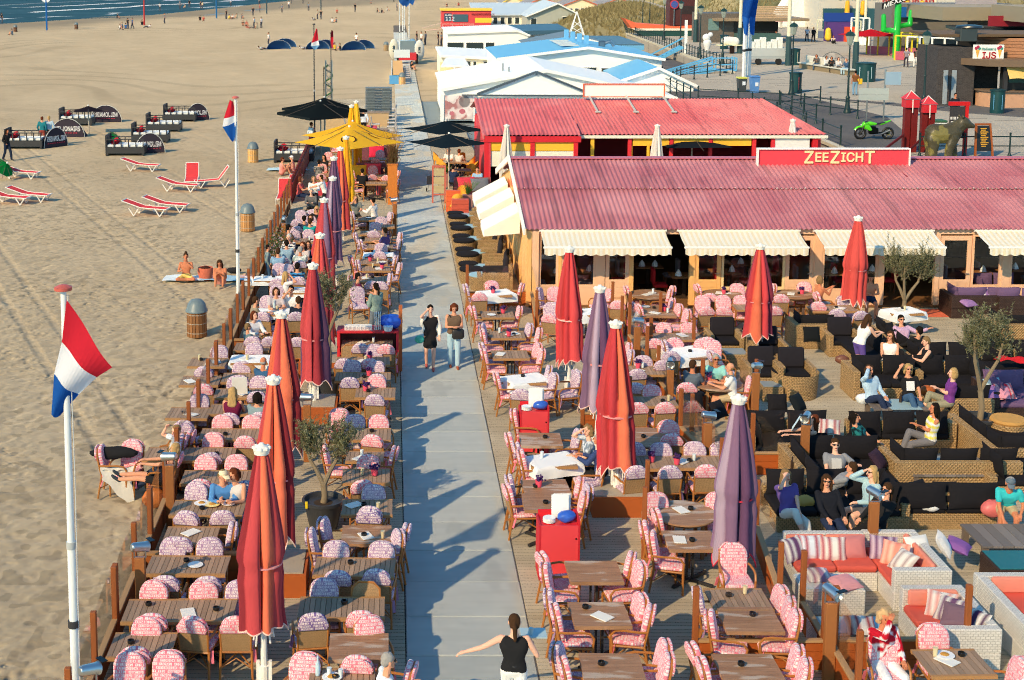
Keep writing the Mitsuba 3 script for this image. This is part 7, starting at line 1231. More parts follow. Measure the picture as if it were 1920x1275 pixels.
for i,(x,y,a)in enumerate(YD):put('g_chair_yellow','yellow_chair',f'yellow cane chair on the terrace of the red pavilion, {ORD[sorted(YD, key=lambda q: (q[1], q[0])).index((x, y, a))]} from the front','chair',x,y,.01,math.radians(a),'yellow cane chairs')
for i,(x,y)in enumerate([(-2.9,64.7),(-2.9,69.2),(-.7,62.2),(-.7,64.3),(-.7,69.9),(-.9,77.2)]):put('g_table_s9','terrace_table',f'grey slatted table on the second left terrace, {ORD[i]}','table',x,y,.008,0,'tables on the second left terrace')
for i,(x,y)in enumerate([(3.23,68.89),(3.29,66.21),(3.54,63.73)]):put('g_table_s9','terrace_table',f'dark slatted table among the yellow cane chairs, {ORD[2 - i]} from the front','table',x,y,.01,0,'tables at the red pavilion')
solo('tablecloth','red pleated tablecloth on the second left terrace','tablecloth',xf(cloth_mesh(1.1,.8,9,0,.5),(-3.0,62.0,.01)),C(206,70,80),'cloth',True)
for(x0,x1,y,lab)in[(-1.7,.05,66.6,'plum boarded bench back on the second left terrace, nearer'),(-1.7,.05,72.6,'plum boarded bench back on the second left terrace, farther')]:
 b=thing('bench_back',lab,'bench','plum boarded benches')
 for k in range(4):part(b,'board',box((x0+x1)/2,y,.05+.25*k,x1-x0,.05,.24),C(126,72,84),'paint',False)
 part(b,'seat',box((x0+x1)/2,y-.3,.38,x1-x0,.5,.06),C(120,70,80),'paint')
for(x,y,z),col,lab in[((-.9,66.3,.75),C(230,84,104),'large pink cushion on the nearer plum bench'),((-1.6,66.2,.7),C(246,190,60),'yellow cushion on the nearer plum bench'),((-.8,72.3,.8),C(220,50,80),'crimson pointed cushion on the farther plum bench')]:plw(x,y,z,0,1.2,lab,col,.8,.6)
b=thing('orange_post','wide orange-brown wooden post by the path with a dried plant','post');part(b,'board',box(.02,60.9,.008,.42,.12,1.75),C(206,122,50),'wood');part(b,'cap',box(.02,60.9,1.76,.48,.16,.04),C(190,110,44),'wood')
_r=np.random.default_rng(12);b=thing('dried_plant','tall dried bamboo bundle at the edge of the path','plant');part(b,'stems',join([tube([(.0+_r.normal(0,.10),66+_r.normal(0,.3),0),(.02+_r.normal(0,.14),66+_r.normal(0,.3),1.3),(.05+_r.normal(0,.28),66+_r.normal(0,.3),2.5+_r.uniform(-.5,.3))],[.02,.014,.005],4)for _ in range(60)]),C(184,144,86),'matte')
b=thing('flower_box','bush of pink and white flowers on the beach fence','plant');_r=np.random.default_rng(5);x,y=-3.97,48.14
vs,cs=[],[]
for _ in range(1500):
 p=np.array([x,y,.75])+_r.normal(0,1,3)*[.16,.95,.22];d=_r.normal(0,1,3);d/=np.linalg.norm(d);w=np.cross(d,_r.normal(0,1,3));w/=np.linalg.norm(w);l=_r.uniform(.05,.1)
 vs+=[p,p+d*l*.5+w*l*.3,p+d*l,p+d*l*.5-w*l*.3];cs+=[np.array([.10,.15,.05]if _r.random()<.7 else[.7,.5,.5]if _r.random()<.6 else[.5,.2,.08])]*4
scene[b+'__leaves']=mikit.ply(tri(vs,np.arange(len(vs)).reshape(-1,4)),'leaf',color=np.array(cs));part(b,'stems',join([tube([(x,y+q,.0),(x+.02,y+q,.8)],.012,4)for q in(-.8,-.3,.2,.7)]),(.1,.12,.05))
b=thing('menu_stand','terracotta menu stand with three panels beside the path','menu stand');x,y=2.06,61.33
part(b,'frame',join(box(x-.27,y,0,.07,.08,1.65),box(x+.27,y,0,.07,.08,1.65),box(x,y,1.58,.6,.08,.09),box(x,y,.35,.6,.08,.06)),C(200,104,88),'paint')
for k in range(3):part(b,'panel',box(x,y-.01,.45+.38*k,.46,.03,.33),C(190,172,130),'satin')
for(x,y),s,lab in[((2.52,65.93),.8,'spiky green plant in a planter behind the menu stand'),((3.24,59.89),1.0,'spiky green plant in a grey planter by the yellow chairs')]:
 b=thing('spiky_plant',lab,'plant','spiky plants');part(b,'planter',box(x,y,.01,.42*s,.42*s,.6),C(170,120,112),'paint');vs=[]
 for _ in range(70):a,t=_r.uniform(0,6.28),_r.uniform(.1,.9);d=np.array([math.cos(a)*t,math.sin(a)*t,1.0]);w=np.array([-math.sin(a),math.cos(a),0])*.02;p=np.array([x,y,.6]);e=p+d*.62*s;vs+=[p-w,p+w,e+[0,0,-.05],e+[0,0,-.06]]
 scene[b+'__leaves']=mikit.ply(tri(vs,np.arange(len(vs)).reshape(-1,4)),'leaf',color=np.tile(np.array([.10,.24,.05]),(len(vs),1)))
for(x0,x1),y,z,col,lab in[((2.3,2.9),59.2,.9,C(226,104,60),'orange boarded planter by the path at the yellow chairs'),((2.45,3.15),57.3,.85,C(206,92,72),'terracotta boarded planter by the wicker chairs'),((3.4,4.4),57.6,.8,C(232,110,56),'orange boarded screen behind the wicker chairs'),((2.75,4.4),62.2,1.0,C(156,84,84),'dusky red boarded bench back at the red pavilion')]:
 b=thing('boarded_planter',lab,'partition','boarded planters and screens');n=4
 for k in range(n):part(b,'board',box((x0+x1)/2,y,.02+k*z/n,x1-x0,.3 if x1-x0<.8 else .06,z/n-.01),col,'paint',False)
for(x,y,z),col,lab in[((3.3,61.8,.8),C(226,70,84),'large red cushion on the dusky red bench'),((3.9,61.8,.75),C(124,124,130),'large grey cushion on the dusky red bench')]:plw(x,y,z,.3,1.1,lab,col,.85,.6)
b=thing('pushchair','folded grey pushchair beside the menu stand','pushchair');x,y=1.79,64.42
part(b,'frame',join(tube([(x-.15,y,.1),(x+.1,y,.9)],.015,5),tube([(x+.15,y+.2,.1),(x-.05,y+.1,.95)],.015,5)),C(180,184,190),'metal');part(b,'seat',box(x,y+.1,.35,.36,.3,.35),(.04,.04,.05),'cloth')
for q,a in enumerate((-.2,.2)):part(b,'wheel',xf(lathe([(.08,-.02),(.1,0),(.08,.02)],12),(x+a,y,.1),ry=math.pi/2),(.03,.03,.03))
x,y=-0.88,92.92
b=thing('lounger_stack','tall stack of grey plastic sun loungers at the end of the left terrace','stack of loungers')
for k in range(20):part(b,'lounger',join(box(x,y+.02*(k%2),.25+.105*k,1.75,.62,.035),box(x-.5,y-.32,.21+.105*k,.5,.05,.05),box(x+.5,y-.32,.21+.105*k,.5,.05,.05)),np.array(C(116,126,130))*(.8+.1*(k%3)),'satin',False)
for i,((x,y),lab)in enumerate([((-1.16,90.48),'pale wooden counter in front of the lounger stack'),((-3.16,87.66),'pale wooden counter under the black parasols'),((-1.23,84.15),'wooden corner seat with a pink cushion near the yellow parasols'),((-2.41,85.00),'wooden seat box left of the pink cushion')]):
 b=thing('wooden_counter',lab,'counter','wooden counters');part(b,'body',box(x,y,.01,1.9 if i<3 else 1.0,.7,.85 if i<2 else .5),C(196,166,126),'wood');part(b,'top',box(x,y,.862 if i<2 else .512,2.0 if i<3 else 1.1,.8,.05),C(150,132,116),'wood')
 if i>1:plw(x,y-.1,.66,0,.3,'pink cushion on the '+lab,C(230,90,110),.7,.5)
def grey_chair():return[('seat',box(0,0,.42,.5,.5,.06,bev=.02),C(190,186,184),'cloth'),('back',xf(box(0,0,0,.5,.06,.45,bev=.02),(0,-.25,.5),rx=.15),C(172,168,168),'cloth')]+[('leg',tube([(.22*a,.22*b_,.42),(.24*a,.25*b_,0)],.015,5),C(130,130,132),'metal')for a in(-1,1)for b_ in(-1,1)]
proto('g_chair_grey',grey_chair())
for i in range(11):put('g_chair_grey','grey_chair',f'grey padded chair along the path beside the lounger stack, {ORD[i]} from the front','chair',-.02-.02*(i%3),76.0+2.05*i,.008,1.57,'grey chairs along the path')
for i,(x,y)in enumerate([(-1.0,84),(-1.0,87.5),(-1.0,91),(-2.6,86)]):put('g_chair_grey','grey_chair',f'grey padded chair facing the path by the wooden counters, {ORD[i]} from the front','chair',x,y,.008,-1.57,'grey chairs by the counters')
b=thing('truss_tower','dark lattice truss tower wound with green lights behind the black parasols','tower');x,y=-4.07,90.79
part(b,'chord',join([tube([(x+a,y+c,0),(x+a,y+c,4.2)],.035,5)for a in(-.2,.2)for c in(-.2,.2)]),C(150,158,160),'metal');part(b,'brace',join([tube([(x-.2*s,y-.2,.1+.4*k),(x+.2*s,y-.2,.5+.4*k)],.02,4)for k in range(10)for s in(1,-1)]),C(160,168,168),'metal');part(b,'garland',tube([(x+.25*math.cos(t*2),y+.25*math.sin(t*2),.4+t*.3)for t in np.arange(0,12,.3)],.04,5),C(30,90,50));part(b,'banner',box(x-.32,y,1.6,.05,.3,2.2),(.03,.03,.03),'cloth')
b=thing('blue_terrace','narrow far terrace with blue boards and orange tables beside the path','terrace');x,y=1.51,121.26
part(b,'end_board',box(.82-.4,121.5,0,1.3,.1,.75),C(90,160,214),'paint');part(b,'table_row',box(.55,131,.7,.9,17,.06),C(226,176,110),'wood');part(b,'side_board',box(-.02,131,0,.06,18,.75),C(226,228,226),'paint');part(b,'sign',box(1.0,141.5,.9,1.6,.06,.8),C(214,222,226),'paint');part(b,'legs',join(*[box(.55,123.5+3*k,0,.6,.08,.7)for k in range(6)]),C(200,190,180),'paint')
for i in range(7):put('g_chair_grey','grey_chair',f'pale chair beside the far orange tables, {ORD[i]} from the front','chair',1.35,122.5+2.2*i,.008,1.57,'pale chairs by the far orange tables')
b=thing('trailer','small red tractor with a boat trailer at the far end of the path','tractor');part(b,'body',box(1.6,146,.4,1.8,2.0,.7),C(206,50,60),'paint');part(b,'cab',box(1.6,147,1.1,1.5,1.2,1.2),C(120,140,146),'gloss')
for a in(-.95,.95):part(b,'wheel',xf(lathe([(.4,-.15),(.5,-.1),(.5,.1),(.4,.15)],14),(1.6+a,145.6,.5),ry=math.pi/2),(.03,.03,.03))
for i,(x,y,c_)in enumerate([(.2,152,C(230,224,206)),(2.9,150,C(230,228,220)),(2.2,153,C(110,150,180))]):
 b=thing('surf_boat',['cream rescue boat on end by the flagpoles','white rescue boat right of the tractor','blue covered boat behind the tractor'][i],'boat');part(b,'hull',xf(ball((0,0,0),(.55,.3,1.2),12),(x,y,1.1),rx=.3),c_,'satin',60);part(b,'stripe',xf(ball((0,-.02,0),(.3,.3,.9),10),(x,y-.03,1.2),rx=.3),C(70,90,100)if i<2 else C(200,200,200),'satin',60)
for(x,y),c1,c2,lab in[((-52.92,217.21),C(20,96,170),C(236,236,236),'blue beach sign post with a round board near the water'),((-40.88,233.93),C(190,52,50),C(236,232,228),'red beach sign post with a white disc near the water'),((-32.31,261.06),C(30,104,160),C(250,200,60),'blue beach sign post with a yellow disc near the water'),((-25.09,284.10),C(60,80,90),C(60,80,90),'thin grey sign post at the water edge, left'),((-15.39,307.32),C(60,80,90),C(60,80,90),'thin grey sign post at the water edge, right')]:
 b=thing('beach_sign',lab,'sign post','sign posts along the water');part(b,'post',tube([(x,y,-.3),(x,y,4.6)],.13,8),c1,'paint');part(b,'board',xf(lathe([(.75,-.05),(.75,.05)],16),(x,y,4.9),rx=math.pi/2)if 'disc' in lab or 'round' in lab else box(x,y,4.5,.2,.1,.3),c2,'paint')
def far_person(pose):
 q=len(scene);n0=dict(_n);k=person('x',0,0,180,pose,((.5,.5,.5),'short'),((.1,.1,.12),'long' if pose!='floor' else 'short'),('short','brown'),fine=False)
 ks=[a for a in scene if a.startswith(k+'__')];m=[]
 for a in ks:v,f,_,u,_=meshkit.WRITTEN[scene[a]['filename']];m.append((a.split('__')[1],v,f,u));del scene[a]
 labels.pop(k);_n.clear();_n.update(n0);return m
FP={p:far_person(p)for p in('stand','walk','floor','prone')}
SCOL=[Wh,Bk,C(190,60,60),C(60,110,170),C(200,190,160),C(120,130,140),C(240,200,80),C(80,150,150)]
for i,p in enumerate(FP):
 for j,c in enumerate(SCOL):
  scene[f'g_far_{p}_{j}']={'type':'shapegroup',**{s:mikit.ply((v,f),'matte',smooth=True,uv=(pack(c,len(v))if s=='shirt' else u))for s,v,f,u in FP[p]}}
CN=['white','black','red','blue','beige','grey','yellow','teal']
FARP=[(-48.91,299.17,'w','0'),(-46.52,311.57,'s','5'),(-45.98,315.93,'f','4'),(-46.11,323.17,'s','1'),(-41.96,311.57,'s','1'),(-41.27,309.01,'w','4'),(-37.41,329.78,'s','0'),(-50.60,261.06,'f','1'),(-42.06,218.90,'f','0'),(-41.61,221.49,'f','3'),(-41.05,220.19,'s','1'),(-40.48,221.05,'w','3'),(-42.72,224.58,'f','5'),(-41.28,233.93,'f','1'),(-38.84,225.49,'p','0'),(-38.56,240.43,'s','5'),(-34.13,252.28,'f','1'),(-33.17,249.49,'f','2'),(-30.16,258.07,'s','1'),(-29.54,256.89,'f','6'),(-28.99,258.07,'f','0'),(-28.53,261.06,'f','4'),(-27.48,259.25,'f','5'),(-26.81,273.74,'s','1'),(-24.34,231.52,'f','1'),(-23.69,230.57,'f','2'),(-21.85,224.58,'s','0'),(-54.46,203.07,'f','5'),(-22.44,222.36,'p','2'),(-66.72,242.50,'s','1'),(-31.74,339.70,'s','4'),(-24.79,350.24,'s','1'),(-21.99,350.24,'s','1'),(-22.84,314.17,'s','0'),(-27.11,291.44,'s','2'),(-22.46,289.94,'s','5'),(-17.70,300.77,'s','5'),(-13.54,258.07,'s','4'),(-12.87,256.89,'s','1'),(-14.02,253.42,'p','0'),(-10.28,244.08,'f','0'),(-9.58,244.08,'f','5'),(-11.15,287.72,'f','2'),(-7.68,295.26,'s','1'),(-5.14,350.24,'f','5'),(-3.03,289.94,'f','1'),(-2.11,287.72,'f','1'),(-1.01,299.17,'f','0'),(1.03,299.17,'s','5'),(0.42,364.95,'s','1'),(-20.71,224.58,'s','0'),(-21.14,222.36,'f','4'),(-15.41,176.82,'s','0'),(-10.72,170.11,'p','0'),(-15.65,169.34,'p','0'),(-6.81,168.83,'f','6'),(-6.12,167.56,'f','1'),(-4.41,175.44,'s','0'),(12.62,326.91,'f','1'),(15.67,332.69,'f','2'),(5.81,178.23,'s','1'),(6.18,176.82,'s','5'),(6.50,176.26,'s','4'),(6.96,177.38,'s','1'),(7.24,178.23,'s','3'),(7.64,179.66,'w','4'),(3.13,179.66,'s','1'),(3.70,178.23,'s','0'),(4.23,179.08,'s','5'),(1.88,137.64,'f','1'),(9.63,141.12,'s','2'),(32.46,200.53,'w','0'),(34.26,200.53,'w','2'),(44.75,258.07,'f','1'),(38.19,211.88,'w','2'),(39.53,215.95,'s','1'),(46.41,246.75,'f','3')]
PN=dict(w='walk',s='stand',f='floor',p='prone');PT=dict(w='walking',s='standing',f='sitting',p='lying');fcnt={}
for x,y,p,j in sorted(FARP):
 zz=1.3 if x>24 else-.06;wd='near the pavilions' if x>2 else 'by the water line' if y>210 else 'on the far sand' if y>130 else 'on the middle sand'
 k_=(CN[int(j)],PT[p],wd);fcnt[k_]=fcnt.get(k_,0)+1
 put(f'g_far_{PN[p]}_{j}','person',f'distant person in {CN[int(j)]} {PT[p]} {wd}'+('' if fcnt[k_]==1 else f', {ORD[fcnt[k_] - 1]} from the left'),'person',x,y,zz,R.uniform(-3,3),'distant people on the beach')
# ---- promenade
PZ=1.3;DG=C(28,52,54)
def rail(pts,label,z=PZ,gap=2.0,h=1.0):
 r=thing('railing',label,'railing','dark green railings with ball headed posts')
 for a,b_ in zip(pts[:-1],pts[1:]):
  a,b_=np.array([*a,0.]),np.array([*b_,0.]);L=np.linalg.norm(b_-a);n=max(1,round(L/gap))
  for i in range(n+1):q=a+(b_-a)*i/n;part(r,'post',join(lathe([(.10,0),(.07,.12),(.045,.2),(.04,h),(.06,h+.02),(.03,h+.05)],8,(q[0],q[1],z)),ball((q[0],q[1],z+h+.09),.065,6)),DG,'satin',50)
  part(r,'bar',join(*[tube([(*a[:2],z+t),(*b_[:2],z+t)],.028,5)for t in(.5*h,.95*h)]),DG,'satin')
rail([(28.5,119),(29.4,150),(30.0,180),(33,215)],'long dark green railing along the promenade above the blue stairs',gap=1.5)
rail([(19.5,92),(19.5,101),(22.3,109),(28.0,116)],'dark green railing round the tarmac landing, behind the white tent',gap=2.2)
rail([(22.4,70),(22.4,79),(22.4,87.5)],'dark green railing beside the red pavilion roof',gap=3.0);rail([(20.0,92),(24.5,89),(27.5,83)],'dark green railing across the tarmac slope',gap=2.4);rail([(25.2,66.9),(29.5,66.9),(40,66.9)],'dark green railing along the promenade edge right of the statue',gap=2.2);rail([(24.3,80.5),(24.3,88),(28,92)],'dark green railing behind the motorbike',gap=2.6);rail([(18.9,112),(22.5,117.5)],'short dark green railing on the lower slope',.7,2.0)
def lamp(x,y,label,h=5.1):
 l=thing('street_lamp',label,'street lamp','dark green lantern street lamps');Z=PZ
 part(l,'column',lathe([(.24,0),(.24,.1),(.16,.35),(.12,.9),(.15,.95),(.075,1.1),(.06,2.2),(.10,2.25),(.055,2.35),(.045,h-.95)],10,(x,y,Z)),DG,'satin',50);part(l,'lantern',lathe([(.10,h-.95),(.16,h-.85),(.27,h-.35)],6,(x,y,Z)),C(150,160,150),'gloss',False);part(l,'globe',lathe([(.10,h-.93),(.13,h-.85),(.13,h-.6),(.1,h-.58)],8,(x,y,Z)),C(246,240,228),'satin');part(l,'roof',lathe([(.34,h-.35),(.2,h-.16),(.05,h-.1),(.03,h)],6,(x,y,Z)),C(30,60,58),'satin',False)
for(x,y),l in[((27.88,86.1),'lantern street lamp in front of the bench, nearest of the row'),((27.77,97.9),'lantern street lamp beside the round litter column'),((32.69,86.48),'lantern street lamp left of the ice cream kiosk'),((29.72,127.03),'lantern street lamp at the end of the long railing'),((29.58,135.83),'lantern street lamp, second along the long railing'),((30.65,150.40),'lantern street lamp, third along the long railing'),((31.81,165.59),'lantern street lamp, fourth along the long railing'),((33.48,184.17),'lantern street lamp, fifth along the long railing'),((33.18,187.68),'lantern street lamp, sixth along the long railing'),((37.63,211.86),'lantern street lamp by the dune, left one'),((40.26,218.90),'lantern street lamp by the dune, right one')]:lamp(x,y,l)
def mast(x,y,h,label,foot=C(48,76,80),col=C(236,226,196)):
 m=thing('tall_mast',label,'mast','tall cream masts on the promenade');part(m,'shaft',tube([(x,y,PZ+2.6),(x,y,h)],[.17,.12],10),col,'satin');part(m,'foot',tube([(x,y,PZ),(x,y,PZ+2.6)],[.26,.24],10),foot,'satin')
for(x,y),l in[((35.16,125.41),'tall cream mast left of the bench'),((38.45,117.15),'tall cream mast right of the bench'),((34.62,161.52),'tall cream mast near the wooden kiosk, left'),((34.84,141.72),'tall cream mast near the wooden kiosk, right'),((58.84,153.70),'tall cream mast behind the ice cream kiosk'),((61.17,221.35),'tall cream mast by the dark green car'),((54.38,162.85),'tall cream mast behind the stalls')]:mast(x,y,14,l)
for i,((x,y),c)in enumerate([((28.00,112.44),1),((28.37,113.09),0),((28.72,113.42),1),((29.06,115.09),0)]):
 flagpole(x,y,12.5,f'white promenade flagpole above the blue bin, {ORD[i]} in the cluster',.12,C(244,244,240),C(240,240,240))
 if c:flag([(x-.1,9.2),(x-.25,7.6),(x-.3,6.2),(x-.1,4.8)],[(x+.35,9.1),(x+.5,7.4),(x+.3,6.0),(x+.2,4.6)],y-.2,f'hanging blue flag on the {ORD[i]} promenade pole',[C(36,92,176),C(30,80,160),C(44,104,190)],i,.12)
for i,(x,y)in enumerate([(36.77,177.53),(38.40,184.17)]):flagpole(x,y,13,f'white and blue pole at the top of the blue stairs, {ORD[i]}',.12,C(236,240,242))
b=thing('blue_stairs','light blue wooden stairs from the beach up to the promenade','stairs');BL=C(98,176,222)
x0,x1,ya,yb=22.6,27.2,118.6,117.2
for s in(0,1.3):part(b,'stringer',bar((x0,ya+s,.2),(x1,ya+s,1.5),.08,.3),BL,'paint');part(b,'handrail',join(bar((x0,ya+s,1.1),(x1,ya+s,2.45),.08,.12),bar((x0,ya+s,.65),(x1,ya+s,2.0),.05,.1),*[bar((x0+(x1-x0)*t,ya+s,.2+1.3*t),(x0+(x1-x0)*t,ya+s,1.1+1.35*t),.09)for t in(0,.25,.5,.75,1)]),BL,'paint')
for k in range(9):part(b,'step',box(x0+(x1-x0)*k/9+.2,ya+.65,.28+.145*k,.5,1.2,.05),C(120,186,224),'paint',False)
part(b,'landing',join(box(28.0,ya+.6,1.35,1.8,1.6,.1),*[bar((28.9,ya+q,1.4),(28.9,ya+q,2.5),.09)for q in(-.2,.6,1.4)],bar((27.2,ya-.2,2.45),(28.9,ya-.2,2.45),.1),bar((27.2,ya-.2,1.9),(28.9,ya-.2,1.9),.1)),BL,'paint')
b=thing('blue_stairs','farther light blue stairs with a white corner post','stairs');part(b,'stringer',join(bar((25.2,141,0),(29,141,2.0),.1,.3),bar((25.2,142.2,0),(29,142.2,2.0),.1,.3),bar((25.2,141,.9),(29,141,2.9),.1,.14)),BL,'paint');part(b,'post',box(29.2,140.6,.5,.25,.25,4.2),WHITE,'paint')
for k in range(8):part(b,'step',box(25.5+.45*k,141.6,.15+.23*k,.42,1.1,.06),BL,'paint',False)
def wheelie(x,y,col,lid,label,h=1.08):
 b=thing('wheelie_bin',label,'bin','wheeled bins');part(b,'body',MF.hull_points(np.array([[x+sx*(.24 if z==0 else .30),y+sy*(.26 if z==0 else .36),PZ+z]for sx in(-1,1)for sy in(-1,1)for z in(0,h*.86)])),col,'satin',False);part(b,'lid',box(x,y,PZ+h*.865,.66,.8,.12,bev=.04),lid,'satin');part(b,'label',box(x+.08,y-.345,PZ+.5,.22,.02,.26),C(225,232,240),'matte')
wheelie(24.88,100.29,C(66,72,76),C(206,206,90),'dark grey wheelie bin with a yellowish lid');wheelie(25.58,99.47,C(92,142,206),C(80,130,196),'light blue wheelie bin',1.25);wheelie(28.48,73.18,C(226,230,226),C(56,96,66),'white wheelie bin with a green lid behind the statue')
for(x,y),c,l in[((28.48,99.47),C(200,60,60),'round green litter column with a red poster by the lamp'),((36.01,126.22),C(214,196,170),'round green litter column left of the bench'),((36.58,108.99),C(176,196,206),'wide green litter column right of the bench'),((37.07,86.14),C(90,150,190),'litter column with a blue poster in front of the ice cream kiosk'),((35.05,149.26),C(60,110,120),'green litter column by the wooden kiosk')]:
 b=thing('litter_column',l,'litter bin','round green litter columns');r=.42 if 'wide' not in l else .75;part(b,'body',lathe([(r,0),(r,1.35)],16,(x,y,PZ)),C(20,66,70),'satin');part(b,'poster',lathe([(r+.01,.25),(r+.012,1.15)],5,(x,y,PZ)),c,'satin',False);part(b,'top',lathe([(r+.05,1.35),(r+.05,1.45),(r*.5,1.5)],16,(x,y,PZ)),C(16,54,58),'satin')
s=thing('road_sign','grey backs of two road signs on poles by the railing','sign');xa,ya_=27.71,82.08;xb=xa+1.0
part(s,'pole',tube([(xa,ya_,PZ),(xa,ya_,PZ+2.9)],.045,6),C(170,176,176),'metal');part(s,'pole',tube([(xb,ya_,PZ),(xb,ya_,PZ+3.0)],.045,6),C(170,176,176),'metal');part(s,'plate',box(xa+.35,ya_-.06,PZ+1.2,1.75,.03,.35),C(176,184,180),'satin');part(s,'plate',box(xa+.35,ya_-.06,PZ+1.56,1.75,.03,.34),C(180,188,184),'satin');part(s,'blue_plate',box(xb+.45,ya_-.06,PZ+2.1,.9,.03,.75),C(150,176,196),'satin')
b=thing('promenade_bench','long pale bench with a curved glass screen','bench');P0,P1=np.array([35.58,123.04]),np.array([37.24,114.41]);L=np.linalg.norm(P1-P0);ang=math.atan2(*(P1-P0)[::-1]);B_=lambda m:xf(m,(P0[0],P0[1],PZ),ang)
part(b,'seat',B_(box(L/2,.1,.40,L,.9,.10,bev=.02)),C(206,204,190),'paint');part(b,'base',B_(box(L/2,.1,0,L-.4,.6,.40)),C(150,132,104),'wood');part(b,'backrest',B_(box(L*.3,.45,.5,L*.55,.2,.6,bev=.04)),C(214,210,196),'paint')
part(b,'glass',B_(tri([[L*(.25+.6*t),.55,z]for t in np.linspace(0,1,12)for z in(.5,.5+1.15*math.sin(math.pi*t)**.7)],[[2*i,2*i+2,2*i+3,2*i+1]for i in range(11)])),(.8,.85,.85),'glass',False);part(b,'hoop',B_(tube([(L*(.25+.6*t),.55,.5+1.15*math.sin(math.pi*t)**.7)for t in np.linspace(0,1,16)],.03,5)),C(70,80,80),'satin')
pz=dict(z=PZ,fine=False,at='head')
for x_,lab,sh_,pn_,hr,sk,f_ in[(870,'person in a grey jacket leaning back at the left end of the bench',C(96,92,90),DENIM,'auburn',SK2,150),(1010,'person in a white and black top on the bench, second from the left',C(226,226,226),Bk,'dark',SK2,200),(1092,'person in a black top on the bench, third from the left',(.03,.03,.03),Bk,'dark',SK2,170),(1190,'person in a white shirt and dark scarf on the bench, fourth from the left',C(220,214,210),C(80,70,60),'auburn',SK3,185),(1312,'red haired person in denim at the right end of the bench',C(70,100,130),LDENIM,(.35,.10,.03),SK3,120)]:
 q=P0+(P1-P0)*(x_-640)/760;person(lab,q[0]+.1,q[1]-.05,f_,'table',(sh_,'long'),(pn_,'long'),('bob',hr),sk,z=PZ-.02,fine=False)
for(x,y),f_,po,sh_,pn_,hr,lab in[((32.08,97.59),0,'stand',C(128,84,52),C(120,160,190),'dark','person in a brown jacket and pale jeans carrying a yellow bag'),((47.55,162.18),5,'walk',C(190,206,226),C(30,60,76),'sandy','person in a pale blue shirt and dark trousers walking away, red bag in hand'),((48.09,161.52),10,'walk',Bk,Bk,'sandy','person in black walking beside the pale blue shirt'),((44.93,123.40),0,'walk',C(150,140,150),C(70,66,76),'dark','person in a grey striped shirt walking past the white fence'),((45.63,122.98),5,'walk',Bk,Wh,'dark','waiting staff in black with a white apron by the white fence'),((53.32,194.14),20,'stand',C(240,226,130),C(214,206,190),'auburn','person in a yellow shirt and pale trousers far along the promenade'),((43.57,160.20),90,'table',C(110,150,160),Bk,'dark','person in a grey-blue top seated by the red parasol'),((44.89,167.00),-60,'table',Bk,Bk,'dark','person in black seated by the red parasol'),((32.38,80.90),180,'stand',(.02,.022,.03),Bk,'dark','person in a black t-shirt and sunglasses behind the red frame sign'),((52.78,160.20),0,'walk',C(80,76,80),C(200,200,205),'dark','person in a grey top between the white fences'),((49.53,158.91),180,'floor',C(230,210,200),Bk,'auburn','child beside the yellow toy machine')]:
 person(lab,x,y,f_,po,(sh_,'short' if pn_ is not Bk or po=='table' else 'long'),(pn_,'long'),('short',hr),SK2,z=PZ,fine=False,shades='sunglasses' in lab)
solo('yellow_bag','yellow shopping bag of the person in a brown jacket','bag',xf(box(0,0,0,.34,.14,.4,bev=.03),(33.22,100.08,PZ+.55)),C(240,196,50),'satin')
b=thing('motorbike','bright green sports motorbike parked by the railing','motorbike');x,y=25.21,73.38;MB_=lambda m:xf(m,(x,y,PZ),math.pi);GRN=C(92,214,40)
for s in(-.72,.72):
 part(b,'tyre',MB_(tube([(s+.27*math.cos(t),0,.32+.27*math.sin(t))for t in np.linspace(0,2*np.pi,22)],.065,8)),(.015,.015,.016),'satin',60);part(b,'rim',MB_(join(*[tube([(s,0,.32),(s+.25*math.cos(t),0,.32+.25*math.sin(t))],.016,4)for t in np.arange(5)*1.257],xf(lathe([(.1,-.06),(.1,.06)],12),(s,0,.32),rx=math.pi/2))),(.03,.03,.03)if s>0 else C(150,140,90),'satin')
part(b,'engine',MB_(join(box(.05,0,.28,.5,.3,.34,bev=.06),box(.1,0,.5,.34,.26,.2,bev=.04))),C(50,52,54),'metal');part(b,'tank',MB_(blob(((.22,0,.82),(.22,.13,.12)),((-.05,0,.80),(.12,.10,.07)))),GRN,'gloss',60);part(b,'fairing',MB_(MF.batch_boolean([blob(((.50,0,.80),(.14,.14,.14)),((.62,0,.72),(.08,.09,.08))),blob(((.40,.14,.66),(.16,.03,.12)),((.25,.15,.52),(.10,.03,.06))),blob(((.40,-.14,.66),(.16,.03,.12)),((.25,-.15,.52),(.10,.03,.06)))],manifold3d.OpType.Add)),GRN,'gloss',60)
